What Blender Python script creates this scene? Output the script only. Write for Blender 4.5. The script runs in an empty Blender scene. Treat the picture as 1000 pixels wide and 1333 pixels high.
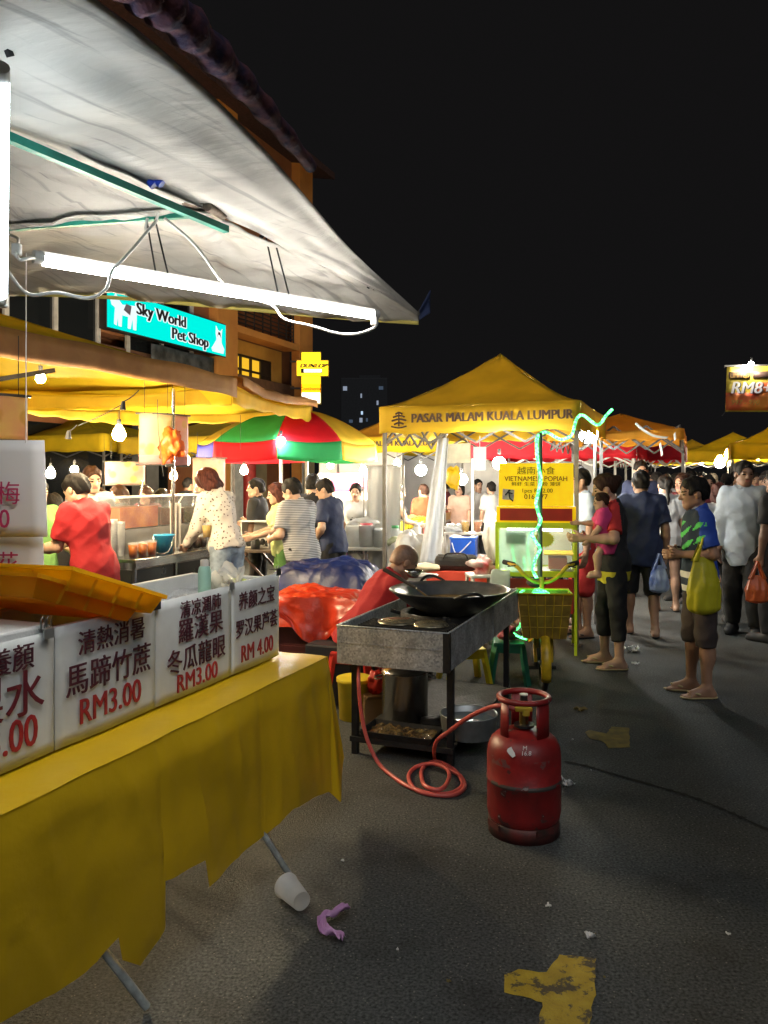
import bpy, bmesh, math, random
import numpy as np
from mathutils import Vector, Matrix, Euler, noise

R = math.radians
scene = bpy.context.scene
COL = scene.collection
random.seed(7)
rng = np.random.default_rng(7)

# ---------------------------------------------------------------- camera
CAMZ = 1.55
cam_data = bpy.data.cameras.new('camera')
cam_data.sensor_width = 36.0
cam_data.lens = 1040.0 / 1333.0 * 36.0
cam_data.shift_y = -46.5 / 1333.0
cam_data.clip_start = 0.05
cam_data.clip_end = 600.0
cam = bpy.data.objects.new('camera', cam_data)
cam.location = (0, 0, CAMZ)
cam.rotation_euler = (R(90), 0, 0)
COL.objects.link(cam)
scene.camera = cam

# ---------------------------------------------------------------- night sky, added soft sun lamp standing in for street-lamp glow
SUN_EL, SUN_AZ = R(42), R(166)
world = bpy.data.worlds.new('World')
scene.world = world
world.use_nodes = True
wn = world.node_tree
wn.nodes.clear()
w_out = wn.nodes.new('ShaderNodeOutputWorld')
w_bg = wn.nodes.new('ShaderNodeBackground')
w_sky = wn.nodes.new('ShaderNodeTexSky')
w_sky.sky_type = 'NISHITA'
w_sky.sun_disc = False
w_sky.sun_elevation = R(-6)
w_sky.sun_rotation = SUN_AZ
w_mix = wn.nodes.new('ShaderNodeMixRGB')
w_mix.blend_type = 'ADD'
w_mix.inputs[0].default_value = 1.0
w_mix.inputs[2].default_value = (0.046, 0.044, 0.046, 1)
wn.links.new(w_sky.outputs[0], w_mix.inputs[1])
wn.links.new(w_mix.outputs[0], w_bg.inputs[0])
w_bg.inputs[1].default_value = 0.11
wn.links.new(w_bg.outputs[0], w_out.inputs[0])

sun_data = bpy.data.lights.new('sun', 'SUN')
sun_data.energy = 0.52
sun_data.angle = R(40)
sun_data.color = (0.97, 0.98, 1.0)
sun = bpy.data.objects.new('sun', sun_data)
sdir = Vector((math.sin(SUN_AZ) * math.cos(SUN_EL), math.cos(SUN_AZ) * math.cos(SUN_EL), math.sin(SUN_EL)))
sun.rotation_euler = sdir.to_track_quat('Z', 'Y').to_euler()
sun.location = (6, -8, 12)
COL.objects.link(sun)

scene.view_settings.view_transform = 'Standard'
scene.view_settings.look = 'None'
scene.view_settings.gamma = 1.0
scene.view_settings.exposure = 0.3
scene.render.engine = 'CYCLES'
scene.cycles.use_denoising = True
scene.cycles.max_bounces = 7
scene.cycles.diffuse_bounces = 3
scene.cycles.glossy_bounces = 3
scene.cycles.transmission_bounces = 6
scene.cycles.transparent_max_bounces = 12
scene.cycles.sample_clamp_indirect = 3.0
scene.cycles.sample_clamp_direct = 0.0
scene.cycles.caustics_reflective = False
scene.cycles.caustics_refractive = False

# brightness of the lamps that the photograph shows
TUBE = 72.0
BULB = 2100.0

# ---------------------------------------------------------------- helpers
F = 1040.0
U = Vector((0.366, 0.9306, 0.0))      # along the row of stalls
N = Vector((0.9306, -0.366, 0.0))     # from the stalls towards the street
GR = -R(21.47)                        # local x = N, local y = U
UP = Vector((0, 0, 1))


def P(px, py, d):
    return Vector(((px - 500) / F * d, d, CAMZ + (620 - py) / F * d))


def PZ(px, py, z):
    d = (CAMZ - z) * F / (py - 620)
    return Vector(((px - 500) / F * d, d, z))


def lerp(a, b, t):
    return a + (b - a) * t


_mats = {}


def mat(name, col, rough=0.6, metal=0.0, var=0.18, scale=6.0, bump=0.0, bscale=40.0, trans=0.0, spec=0.5,
        alpha=1.0, coat=0.0, emit=None, estr=0.0, col2=None, stretch=None, sheen=0.0, transmission=0.0):
    """Procedural material: two noise-mixed tones, roughness variation and fine bump."""
    if name in _mats:
        return _mats[name]
    m = bpy.data.materials.new(name)
    m.use_nodes = True
    nt = m.node_tree
    nt.nodes.clear()
    out = nt.nodes.new('ShaderNodeOutputMaterial')
    b = nt.nodes.new('ShaderNodeBsdfPrincipled')
    tc = nt.nodes.new('ShaderNodeTexCoord')
    mp = nt.nodes.new('ShaderNodeMapping')
    nt.links.new(tc.outputs['Object'], mp.inputs[0])
    if stretch:
        mp.inputs['Scale'].default_value = stretch
    n1 = nt.nodes.new('ShaderNodeTexNoise')
    n1.inputs['Scale'].default_value = scale
    n1.inputs['Detail'].default_value = 5
    nt.links.new(mp.outputs[0], n1.inputs[0])
    mx = nt.nodes.new('ShaderNodeMixRGB')
    c2 = col2 if col2 else tuple(c * (1 - var) for c in col)
    c1 = col if col2 else tuple(min(1, c * (1 + var * 0.5)) for c in col)
    mx.inputs[1].default_value = (*c1, 1)
    mx.inputs[2].default_value = (*c2, 1)
    rp = nt.nodes.new('ShaderNodeMapRange')
    rp.inputs[1].default_value = 0.35
    rp.inputs[2].default_value = 0.65
    nt.links.new(n1.outputs[0], rp.inputs[0])
    nt.links.new(rp.outputs[0], mx.inputs[0])
    nt.links.new(mx.outputs[0], b.inputs['Base Color'])
    rr = nt.nodes.new('ShaderNodeMapRange')
    rr.inputs[3].default_value = max(0.03, rough - 0.08)
    rr.inputs[4].default_value = min(1, rough + 0.08)
    nt.links.new(n1.outputs[0], rr.inputs[0])
    nt.links.new(rr.outputs[0], b.inputs['Roughness'])
    b.inputs['Metallic'].default_value = metal
    b.inputs['Specular IOR Level'].default_value = spec
    b.inputs['Alpha'].default_value = alpha
    b.inputs['Coat Weight'].default_value = coat
    b.inputs['Transmission Weight'].default_value = transmission
    if sheen:
        b.inputs['Sheen Weight'].default_value = sheen
    if emit:
        b.inputs['Emission Color'].default_value = (*emit, 1)
        b.inputs['Emission Strength'].default_value = estr
    if bump:
        n2 = nt.nodes.new('ShaderNodeTexNoise')
        n2.inputs['Scale'].default_value = bscale
        n2.inputs['Detail'].default_value = 6
        nt.links.new(mp.outputs[0], n2.inputs[0])
        bp = nt.nodes.new('ShaderNodeBump')
        bp.inputs['Strength'].default_value = bump
        bp.inputs['Distance'].default_value = 0.02
        nt.links.new(n2.outputs[0], bp.inputs['Height'])
        nt.links.new(bp.outputs[0], b.inputs['Normal'])
    last = b
    if trans:
        t = nt.nodes.new('ShaderNodeBsdfTranslucent')
        nt.links.new(mx.outputs[0], t.inputs[0])
        ms = nt.nodes.new('ShaderNodeMixShader')
        ms.inputs[0].default_value = trans
        nt.links.new(b.outputs[0], ms.inputs[1])
        nt.links.new(t.outputs[0], ms.inputs[2])
        last = ms
    nt.links.new(last.outputs[0], out.inputs[0])
    m['bsdf'] = b.name
    _mats[name] = m
    return m


def emat(name, col, strength):
    if name in _mats:
        return _mats[name]
    m = bpy.data.materials.new(name)
    m.use_nodes = True
    nt = m.node_tree
    nt.nodes.clear()
    out = nt.nodes.new('ShaderNodeOutputMaterial')
    e = nt.nodes.new('ShaderNodeEmission')
    e.inputs[0].default_value = (*col, 1)
    e.inputs[1].default_value = strength
    nt.links.new(e.outputs[0], out.inputs[0])
    _mats[name] = m
    return m


def tag(o, label=None, cat=None, group=None, kind=None):
    if label:
        o['label'] = label
    if cat:
        o['category'] = cat
    if group:
        o['group'] = group
    if kind:
        o['kind'] = kind
    return o


def thing(name, label, cat, loc=(0, 0, 0), rz=0.0, group=None):
    o = bpy.data.objects.new(name, None)
    o.empty_display_size = 0.1
    COL.objects.link(o)
    o.location = loc
    o.rotation_euler = (0, 0, rz)
    return tag(o, label, cat, group)


def copy_tree(o, parent=None):
    c = o.copy()
    COL.objects.link(c)
    if parent:
        c.parent = parent
    for ch in list(KIDS.get(o.name, [])):
        copy_tree(ch, c)
    return c


KIDS = {}


def root_matrix(o):
    m = o.matrix_basis.copy()
    p = o.parent
    while p:
        m = p.matrix_basis @ m
        p = p.parent
    return m


def link(o, parent=None):
    COL.objects.link(o)
    if parent:
        o.parent = parent
        KIDS.setdefault(parent.name, []).append(o)
    return o


class MB:
    """Collects shapes into one mesh; each shape may carry its own material slot."""

    def __init__(self):
        self.v, self.f, self.m, self.s = [], [], [], []
        self.k = 0
        self.sm = True

    def add(self, vs, fs, smooth=None):
        o = len(self.v)
        self.v += [Vector(x) for x in vs]
        for f in fs:
            self.f.append([i + o for i in f])
            self.m.append(self.k)
            self.s.append(self.sm if smooth is None else smooth)
        return self

    def box(self, c, s, rot=None, bev=0.0):
        c = Vector(c)
        hx, hy, hz = s[0] / 2, s[1] / 2, s[2] / 2
        if bev > 0:
            bm = bmesh.new()
            bmesh.ops.create_cube(bm, size=1.0)
            for v in bm.verts:
                v.co = Vector((v.co.x * s[0], v.co.y * s[1], v.co.z * s[2]))
            bmesh.ops.bevel(bm, geom=bm.edges[:], offset=bev, segments=2, affect='EDGES', profile=0.5)
            bm.verts.ensure_lookup_table()
            vs = [v.co.copy() for v in bm.verts]
            fs = [[v.index for v in f.verts] for f in bm.faces]
            bm.free()
        else:
            vs = [Vector((x, y, z)) for x in (-hx, hx) for y in (-hy, hy) for z in (-hz, hz)]
            fs = [(0, 1, 3, 2), (4, 6, 7, 5), (0, 4, 5, 1), (2, 3, 7, 6), (0, 2, 6, 4), (1, 5, 7, 3)]
        if rot is not None:
            vs = [rot @ v for v in vs]
        return self.add([v + c for v in vs], fs, False)

    def bar(self, a, b, w, h=None):
        """rectangular bar between two points"""
        a, b = Vector(a), Vector(b)
        h = h or w
        d = (b - a)
        L = d.length
        q = d.to_track_quat('X', 'Z').to_matrix()
        return self.box((a + b) / 2, (L, w, h), q)

    def cyl(self, a, b, r1, r2=None, n=14, caps=True):
        a, b = Vector(a), Vector(b)
        r2 = r1 if r2 is None else r2
        q = (b - a).to_track_quat('Z', 'Y').to_matrix()
        vs = []
        for c, r in ((a, r1), (b, r2)):
            for i in range(n):
                t = 2 * math.pi * i / n
                vs.append(c + q @ Vector((math.cos(t) * r, math.sin(t) * r, 0)))
        fs = [(i, (i + 1) % n, n + (i + 1) % n, n + i) for i in range(n)]
        self.add(vs, fs, True)
        if caps:
            self.add(vs, [list(range(n - 1, -1, -1)), list(range(n, 2 * n))], False)
        return self

    def tube(self, pts, r, n=8, closed=False):
        pts = [Vector(p) for p in pts]
        rs = r if isinstance(r, (list, tuple)) else [r] * len(pts)
        m = len(pts)
        vs = []
        prev = None
        for i, p in enumerate(pts):
            if closed:
                t = (pts[(i + 1) % m] - pts[i - 1])
            else:
                t = pts[min(i + 1, m - 1)] - pts[max(i - 1, 0)]
            if t.length < 1e-9:
                t = Vector((0, 0, 1))
            t.normalize()
            if prev is None:
                a = t.orthogonal().normalized()
            else:
                a = prev - t * prev.dot(t)
                if a.length < 1e-6:
                    a = t.orthogonal()
                a.normalize()
            prev = a
            b = t.cross(a)
            for j in range(n):
                w = 2 * math.pi * j / n
                vs.append(p + (a * math.cos(w) + b * math.sin(w)) * rs[i])
        fs = []
        for i in range(m if closed else m - 1):
            k = (i + 1) % m
            for j in range(n):
                fs.append((i * n + j, i * n + (j + 1) % n, k * n + (j + 1) % n, k * n + j))
        self.add(vs, fs, True)
        if not closed:
            self.add([vs[j] for j in range(n)][::-1], [list(range(n))], False)
            self.add([vs[(m - 1) * n + j] for j in range(n)], [list(range(n))], False)
        return self

    def lathe(self, prof, c=(0, 0, 0), n=28, rot=None, smooth=True):
        c = Vector(c)
        vs, fs = [], []
        for r, z in prof:
            for i in range(n):
                t = 2 * math.pi * i / n
                v = Vector((r * math.cos(t), r * math.sin(t), z))
                vs.append(c + (rot @ v if rot is not None else v))
        for k in range(len(prof) - 1):
            for i in range(n):
                fs.append((k * n + i, k * n + (i + 1) % n, (k + 1) * n + (i + 1) % n, (k + 1) * n + i))
        return self.add(vs, fs, smooth)

    def sphere(self, c, r, n=12, sc=(1, 1, 1), rot=None):
        c = Vector(c)
        vs, fs = [], []
        for k in range(n + 1):
            ph = math.pi * k / n
            for i in range(2 * n):
                t = math.pi * i / n
                v = Vector((math.sin(ph) * math.cos(t) * r * sc[0], math.sin(ph) * math.sin(t) * r * sc[1], math.cos(ph) * r * sc[2]))
                vs.append(c + (rot @ v if rot is not None else v))
        for k in range(n):
            for i in range(2 * n):
                j = (i + 1) % (2 * n)
                fs.append((k * 2 * n + i, (k + 1) * 2 * n + i, (k + 1) * 2 * n + j, k * 2 * n + j))
        return self.add(vs, fs, True)

    def sheet(self, fn, nu, nv, smooth=True):
        """fn(a, b) with a, b in 0..1"""
        vs = [fn(i / nu, j / nv) for i in range(nu + 1) for j in range(nv + 1)]
        w = nv + 1
        fs = [(i * w + j, (i + 1) * w + j, (i + 1) * w + j + 1, i * w + j + 1) for i in range(nu) for j in range(nv)]
        return self.add(vs, fs, smooth)

    def prism(self, poly, thick, q=None, o=(0, 0, 0)):
        """poly: 2-D outline in the local xy plane, extruded by thick along local z, then placed by q, o"""
        o = Vector(o)
        n = len(poly)
        vs = [Vector((x, y, 0)) for x, y in poly] + [Vector((x, y, thick)) for x, y in poly]
        if q is not None:
            vs = [q @ v for v in vs]
        vs = [v + o for v in vs]
        fs = [list(range(n - 1, -1, -1)), list(range(n, 2 * n))] + [(i, (i + 1) % n, n + (i + 1) % n, n + i) for i in range(n)]
        return self.add(vs, fs, False)

    def build(self, name, mats, parent=None, world=False, loc=None, solid=0.0):
        """world=True: the vertices are in world space and are brought into the parent's frame"""
        if not isinstance(mats, (list, tuple)):
            mats = [mats]
        vs = self.v
        if world and parent:
            inv = root_matrix(parent).inverted()
            vs = [inv @ v for v in vs]
        elif world and loc is not None:
            vs = [v - Vector(loc) for v in vs]
        me = bpy.data.meshes.new(name)
        me.from_pydata([tuple(v) for v in vs], [], self.f)
        me.polygons.foreach_set('material_index', self.m)
        me.polygons.foreach_set('use_smooth', self.s)
        for m in mats:
            me.materials.append(m)
        me.update()
        o = bpy.data.objects.new(name, me)
        if loc is not None:
            o.location = loc
        if solid:
            md = o.modifiers.new('thickness', 'SOLIDIFY')
            md.thickness = solid
            md.offset = 0
        return link(o, parent)


def catmull(pts, n):
    """smooth curve through points, n samples per span"""
    pts = [Vector(p) for p in pts]
    out = []
    for i in range(len(pts) - 1):
        p0 = pts[max(i - 1, 0)]
        p1, p2 = pts[i], pts[i + 1]
        p3 = pts[min(i + 2, len(pts) - 1)]
        for k in range(n):
            t = k / n
            out.append(0.5 * ((2 * p1) + (p2 - p0) * t + (2 * p0 - 5 * p1 + 4 * p2 - p3) * t * t + (3 * p1 - p0 - 3 * p2 + p3) * t ** 3))
    out.append(pts[-1])
    return out


def along(pts, t):
    """point at fraction t of the index range"""
    x = t * (len(pts) - 1)
    i = min(int(x), len(pts) - 2)
    return pts[i].lerp(pts[i + 1], x - i)


def sag(a, b, drop, n=10):
    a, b = Vector(a), Vector(b)
    return [a.lerp(b, i / n) - UP * drop * 4 * (i / n) * (1 - i / n) for i in range(n + 1)]


def text(parent, body, size, m, q, o, bold=0.0, ext=0.001, align='CENTER', shear=0.0, sx=1.0, name='lettering', space=1.0):
    """lettering as mesh: q maps local xy to the sign's plane, o = baseline anchor, in the parent's frame"""
    c = bpy.data.curves.new(name, 'FONT')
    c.body = body
    c.size = size
    c.align_x = align
    c.extrude = ext
    c.shear = shear
    c.space_character = space
    c.resolution_u = 3
    t = bpy.data.objects.new(name, c)
    me = bpy.data.meshes.new_from_object(t)
    bpy.data.objects.remove(t)
    bpy.data.curves.remove(c)
    M = Matrix.Translation(Vector(o)) @ q.to_4x4() @ Matrix.Diagonal((sx, 1, 1, 1))
    if bold:                                   # heavier strokes: the same letters again, a hair to either side
        bm = bmesh.new()
        for k, dx in enumerate((0, -bold * 0.55, bold * 0.55)):
            me2 = me.copy()
            me2.transform(Matrix.Translation((dx, 0, 0.0004 * k)))
            bm.from_mesh(me2)
            bpy.data.meshes.remove(me2)
        bm.to_mesh(me)
        bm.free()
    me.transform(M)
    me.materials.clear()
    me.materials.append(m)
    ob = bpy.data.objects.new(name, me)
    return link(ob, parent)


def frame(xdir, ydir):
    x = Vector(xdir).normalized()
    y = Vector(ydir)
    y = (y - x * y.dot(x)).normalized()
    z = x.cross(y)
    return Matrix((x, y, z)).transposed()


Q_GRID_FRONT = frame((1, 0, 0), (0, 0, 1))      # in a grid-turned thing: sign that faces -y (down the row, to the viewer)
Q_GRID_STREET = frame((0, 1, 0), (0, 0, 1))     # sign that faces +x (the street)
# ---------------------------------------------------------------- people: one blended surface per body
class Field:
    def __init__(self, lo, hi, h):
        self.lo = np.array(lo, float)
        self.h = h
        n = np.ceil((np.array(hi) - self.lo) / h).astype(int) + 1
        self.n = n
        self.ax = [self.lo[i] + h * np.arange(n[i]) for i in range(3)]
        self.f = np.full(tuple(n), 1.0, np.float32)

    def sl(self, lo, hi):
        s = []
        for i in range(3):
            a = int(max(0, math.floor((lo[i] - self.lo[i]) / self.h)))
            b = int(min(self.n[i], math.ceil((hi[i] - self.lo[i]) / self.h) + 1))
            if b <= a:
                return None
            s.append(slice(a, b))
        return tuple(s)

    def pts(self, s):
        return np.meshgrid(self.ax[0][s[0]], self.ax[1][s[1]], self.ax[2][s[2]], indexing='ij')

    def put(self, fn, lo, hi, k):
        pad = 2 * k + 2 * self.h
        s = self.sl(np.array(lo) - pad, np.array(hi) + pad)
        if s is None:
            return
        d = fn(*self.pts(s))
        a = self.f[s]
        if k > 0:
            h = np.maximum(k - np.abs(a - d), 0) / k
            self.f[s] = np.minimum(a, d) - h * h * k * 0.25
        else:
            self.f[s] = np.minimum(a, d)

    def cone(self, a, b, ra, rb, k=0.02, cut=None):
        a, b = np.array(a, float), np.array(b, float)
        ba = b - a
        l2 = max(float(ba @ ba), 1e-9)
        r = max(ra, rb)

        def fn(x, y, z):
            px, py, pz = x - a[0], y - a[1], z - a[2]
            t = np.clip((px * ba[0] + py * ba[1] + pz * ba[2]) / l2, 0, 1)
            d = np.sqrt((px - t * ba[0]) ** 2 + (py - t * ba[1]) ** 2 + (pz - t * ba[2]) ** 2) - (ra + (rb - ra) * t)
            if cut is not None:
                L = math.sqrt(l2)
                s = (px * ba[0] + py * ba[1] + pz * ba[2]) / L
                d = np.maximum(d, s - cut * L)
            return d
        self.put(fn, np.minimum(a, b) - r, np.maximum(a, b) + r, k)

    def ell(self, c, r, k=0.02, rot=None):
        c, r = np.array(c, float), np.array(r, float)
        m = np.array(rot.transposed()) if rot is not None else None
        R_ = float(r.max())

        def fn(x, y, z):
            px, py, pz = x - c[0], y - c[1], z - c[2]
            if m is not None:
                px, py, pz = (m[0, 0] * px + m[0, 1] * py + m[0, 2] * pz, m[1, 0] * px + m[1, 1] * py + m[1, 2] * pz,
                              m[2, 0] * px + m[2, 1] * py + m[2, 2] * pz)
            k0 = np.sqrt((px / r[0]) ** 2 + (py / r[1]) ** 2 + (pz / r[2]) ** 2)
            k1 = np.sqrt((px / r[0] ** 2) ** 2 + (py / r[1] ** 2) ** 2 + (pz / r[2] ** 2) ** 2) + 1e-9
            return k0 * (k0 - 1) / k1
        self.put(fn, c - R_, c + R_, k)

    def carve(self, fn):
        x, y, z = self.pts((slice(None),) * 3)
        self.f = np.maximum(self.f, fn(x, y, z)).astype(np.float32)

    def bumpy(self, fn):
        x, y, z = self.pts((slice(None),) * 3)
        self.f = (self.f + fn(x, y, z)).astype(np.float32)

    def mesh(self):
        f = self.f
        f[0], f[-1] = 1, 1
        f[:, 0], f[:, -1] = 1, 1
        f[:, :, 0], f[:, :, -1] = 1, 1
        n = np.array(f.shape) - 1
        s = np.zeros(tuple(n) + (3,), np.float32)
        c = np.zeros(tuple(n), np.float32)
        for ax in range(3):
            o1, o2 = [i for i in range(3) if i != ax]
            for u in (0, 1):
                for v in (0, 1):
                    a = [None] * 3
                    b = [None] * 3
                    a[ax], b[ax] = slice(0, n[ax]), slice(1, n[ax] + 1)
                    a[o1] = b[o1] = slice(u, n[o1] + u)
                    a[o2] = b[o2] = slice(v, n[o2] + v)
                    fa, fb = f[tuple(a)], f[tuple(b)]
                    cr = (fa < 0) != (fb < 0)
                    t = np.where(cr, fa / np.where(cr, fa - fb, 1), 0)
                    s[..., ax] += np.where(cr, t, 0)
                    s[..., o1] += np.where(cr, u, 0)
                    s[..., o2] += np.where(cr, v, 0)
                    c += cr
        act = c > 0
        idx = np.full(tuple(n), -1, np.int64)
        idx[act] = np.arange(act.sum())
        g = np.argwhere(act)
        V = (g + s[act] / c[act][:, None]) * self.h + self.lo
        Q = []
        for ax in range(3):
            o1, o2 = (ax + 1) % 3, (ax + 2) % 3
            a = [slice(1, n[i]) for i in range(3)]
            b = list(a)
            a[ax], b[ax] = slice(0, n[ax]), slice(1, n[ax] + 1)
            fa, fb = f[tuple(a)], f[tuple(b)]
            for sgn in (0, 1):
                e = np.argwhere((fa < 0) & (fb >= 0)) if sgn == 0 else np.argwhere((fa >= 0) & (fb < 0))
                if not len(e):
                    continue
                off = np.array([0 if i == ax else 1 for i in range(3)])
                p = e + off
                q = []
                for du, dv in ((-1, -1), (0, -1), (0, 0), (-1, 0)):
                    w = p.copy()
                    w[:, o1] += du
                    w[:, o2] += dv
                    q.append(idx[w[:, 0], w[:, 1], w[:, 2]])
                q = np.stack(q, 1)
                Q.append(q if sgn == 0 else q[:, ::-1])
        return V, (np.concatenate(Q) if Q else np.zeros((0, 4), np.int64))


def np_object(name, V, Q, mats, parent, paint=None):
    me = bpy.data.meshes.new(name)
    me.vertices.add(len(V))
    me.vertices.foreach_set('co', V.astype(np.float32).ravel())
    me.loops.add(len(Q) * 4)
    me.loops.foreach_set('vertex_index', Q.astype(np.int32).ravel())
    me.polygons.add(len(Q))
    me.polygons.foreach_set('loop_start', np.arange(0, len(Q) * 4, 4, dtype=np.int32))
    me.polygons.foreach_set('use_smooth', np.ones(len(Q), bool))
    if not isinstance(mats, (list, tuple)):
        mats = [mats]
    for m in mats:
        me.materials.append(m)
    if paint is not None and len(Q):
        me.polygons.foreach_set('material_index', np.clip(paint(V[Q].mean(1)), 0, len(mats) - 1).astype(np.int32))
    me.update(calc_edges=True)
    me.validate()
    return link(bpy.data.objects.new(name, me), parent)


def join(parts):
    V = np.concatenate([p[0] for p in parts])
    o, Q = 0, []
    for v, q in parts:
        Q.append(q + o)
        o += len(v)
    return V, np.concatenate(Q)


def vec(x):
    return np.array(x, float)


def unit(x):
    x = vec(x)
    return x / max(np.linalg.norm(x), 1e-9)


SKINS = [mat('skin_light', (0.50, 0.30, 0.20), 0.5, var=0.12, scale=12, bump=0.05, bscale=120),
         mat('skin_tan', (0.36, 0.20, 0.125), 0.5, var=0.12, scale=12, bump=0.05, bscale=120),
         mat('skin_brown', (0.22, 0.115, 0.07), 0.5, var=0.12, scale=12, bump=0.05, bscale=120)]
M_EYE = mat('eye_dark', (0.02, 0.015, 0.012), 0.25)
M_LIP = mat('lip', (0.33, 0.12, 0.10), 0.45)
HAIRS = {'black': mat('hair_black', (0.012, 0.010, 0.009), 0.62, var=0.5, scale=60, bump=0.4, bscale=160, stretch=(1, 1, 0.25), spec=0.18),
         'brown': mat('hair_brown', (0.045, 0.02, 0.012), 0.62, var=0.5, scale=60, bump=0.4, bscale=160, stretch=(1, 1, 0.25), spec=0.18),
         'red': mat('hair_reddish', (0.07, 0.02, 0.014), 0.62, var=0.5, scale=60, bump=0.4, bscale=160, stretch=(1, 1, 0.25), spec=0.18),
         'stubble': mat('hair_stubble', (0.25, 0.145, 0.095), 0.5, var=0.2, scale=60)}


def cloth(name, col, rough=0.85, **k):
    k.setdefault('var', 0.12)
    k.setdefault('scale', 9)
    k.setdefault('bump', 0.25)
    k.setdefault('bscale', 24)
    return mat('cloth_' + name, col, rough, **k)


def striped(name, ca, cb, freq, duty=0.5, axis='Z'):
    """woven horizontal stripes"""
    nm = 'cloth_' + name
    if nm in _mats:
        return _mats[nm]
    m = mat(nm, ca, 0.85, var=0.1, bump=0.1, bscale=30)
    nt = m.node_tree
    b = nt.nodes[m['bsdf']]
    tc = nt.nodes.new('ShaderNodeTexCoord')
    sp = nt.nodes.new('ShaderNodeSeparateXYZ')
    nt.links.new(tc.outputs['Object'], sp.inputs[0])
    mu = nt.nodes.new('ShaderNodeMath')
    mu.operation = 'MULTIPLY'
    mu.inputs[1].default_value = freq
    nt.links.new(sp.outputs[axis], mu.inputs[0])
    fr = nt.nodes.new('ShaderNodeMath')
    fr.operation = 'FRACT'
    nt.links.new(mu.outputs[0], fr.inputs[0])
    gt = nt.nodes.new('ShaderNodeMath')
    gt.operation = 'GREATER_THAN'
    gt.inputs[1].default_value = duty
    nt.links.new(fr.outputs[0], gt.inputs[0])
    mx = nt.nodes.new('ShaderNodeMixRGB')
    old = b.inputs['Base Color'].links[0].from_socket
    nt.links.new(gt.outputs[0], mx.inputs[0])
    nt.links.new(old, mx.inputs[1])
    mx.inputs[2].default_value = (*cb, 1)
    nt.links.new(mx.outputs[0], b.inputs['Base Color'])
    return m


def spotted(name, ca, cb, scale, thr):
    nm = 'cloth_' + name
    m = mat(nm, ca, 0.85, var=0.1, bump=0.1, bscale=30)
    nt = m.node_tree
    b = nt.nodes[m['bsdf']]
    tc = nt.nodes.new('ShaderNodeTexCoord')
    vo = nt.nodes.new('ShaderNodeTexVoronoi')
    vo.inputs['Scale'].default_value = scale
    nt.links.new(tc.outputs['Object'], vo.inputs[0])
    lt = nt.nodes.new('ShaderNodeMath')
    lt.operation = 'LESS_THAN'
    lt.inputs[1].default_value = thr
    nt.links.new(vo.outputs['Distance'], lt.inputs[0])
    mx = nt.nodes.new('ShaderNodeMixRGB')
    old = b.inputs['Base Color'].links[0].from_socket
    nt.links.new(lt.outputs[0], mx.inputs[0])
    nt.links.new(old, mx.inputs[1])
    mx.inputs[2].default_value = (*cb, 1)
    nt.links.new(mx.outputs[0], b.inputs['Base Color'])
    return m


DOWN = {'ua': (0.16, 0.02, -1), 'fa': (0.05, 0.22, -1)}


def hand_mesh(w, d, pn, side, m, curl, h):
    """palm, four bent fingers of different length and a thumb; w wrist, d along the hand, pn palm normal"""
    d = unit(d)
    pn = unit(vec(pn) - d * (vec(pn) @ d))
    ac = np.cross(d, pn) * side
    c = w + d * 0.05 * m
    f = Field(c - 0.155 * m, c + 0.155 * m, h)
    f.cone(w - d * 0.03 * m, w + d * 0.015 * m, 0.027 * m, 0.027 * m, 0.01)
    for o in (-0.024, -0.008, 0.008, 0.024):
        f.cone(w + d * 0.012 * m + ac * o * 0.7 * m, w + d * 0.085 * m + ac * o * 1.15 * m, 0.016 * m, 0.0125 * m, 0.012)
    for o, L in ((-0.029, 0.060), (-0.010, 0.075), (0.010, 0.080), (0.029, 0.070)):
        p = w + d * 0.085 * m + ac * o * m
        dirn = d
        for s, (fr, r0, r1) in enumerate(((0.46, 0.0095, 0.0088), (0.32, 0.0088, 0.008), (0.24, 0.008, 0.007))):
            a = curl * (0.55 if s == 0 else 0.75)
            dirn = unit(dirn * math.cos(a) + pn * math.sin(a) * 1.0) if s == 0 else unit(dirn * math.cos(a) + np.cross(np.cross(d, pn), dirn) * math.sin(a) * 1.0)
            q = p + dirn * L * fr * m
            f.cone(p, q, r0 * m, r1 * m, 0.003)
            p = q
    t0 = w + d * 0.025 * m + ac * 0.024 * m
    t1 = t0 + unit(d * 0.7 + ac * 0.75 + pn * 0.35) * 0.042 * m
    t2 = t1 + unit(d * 1.0 + ac * 0.15 + pn * (0.3 + curl * 0.4)) * 0.034 * m
    f.cone(t0, t1, 0.014 * m, 0.011 * m, 0.008)
    f.cone(t1, t2, 0.011 * m, 0.0085 * m, 0.003)
    return f.mesh()


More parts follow.
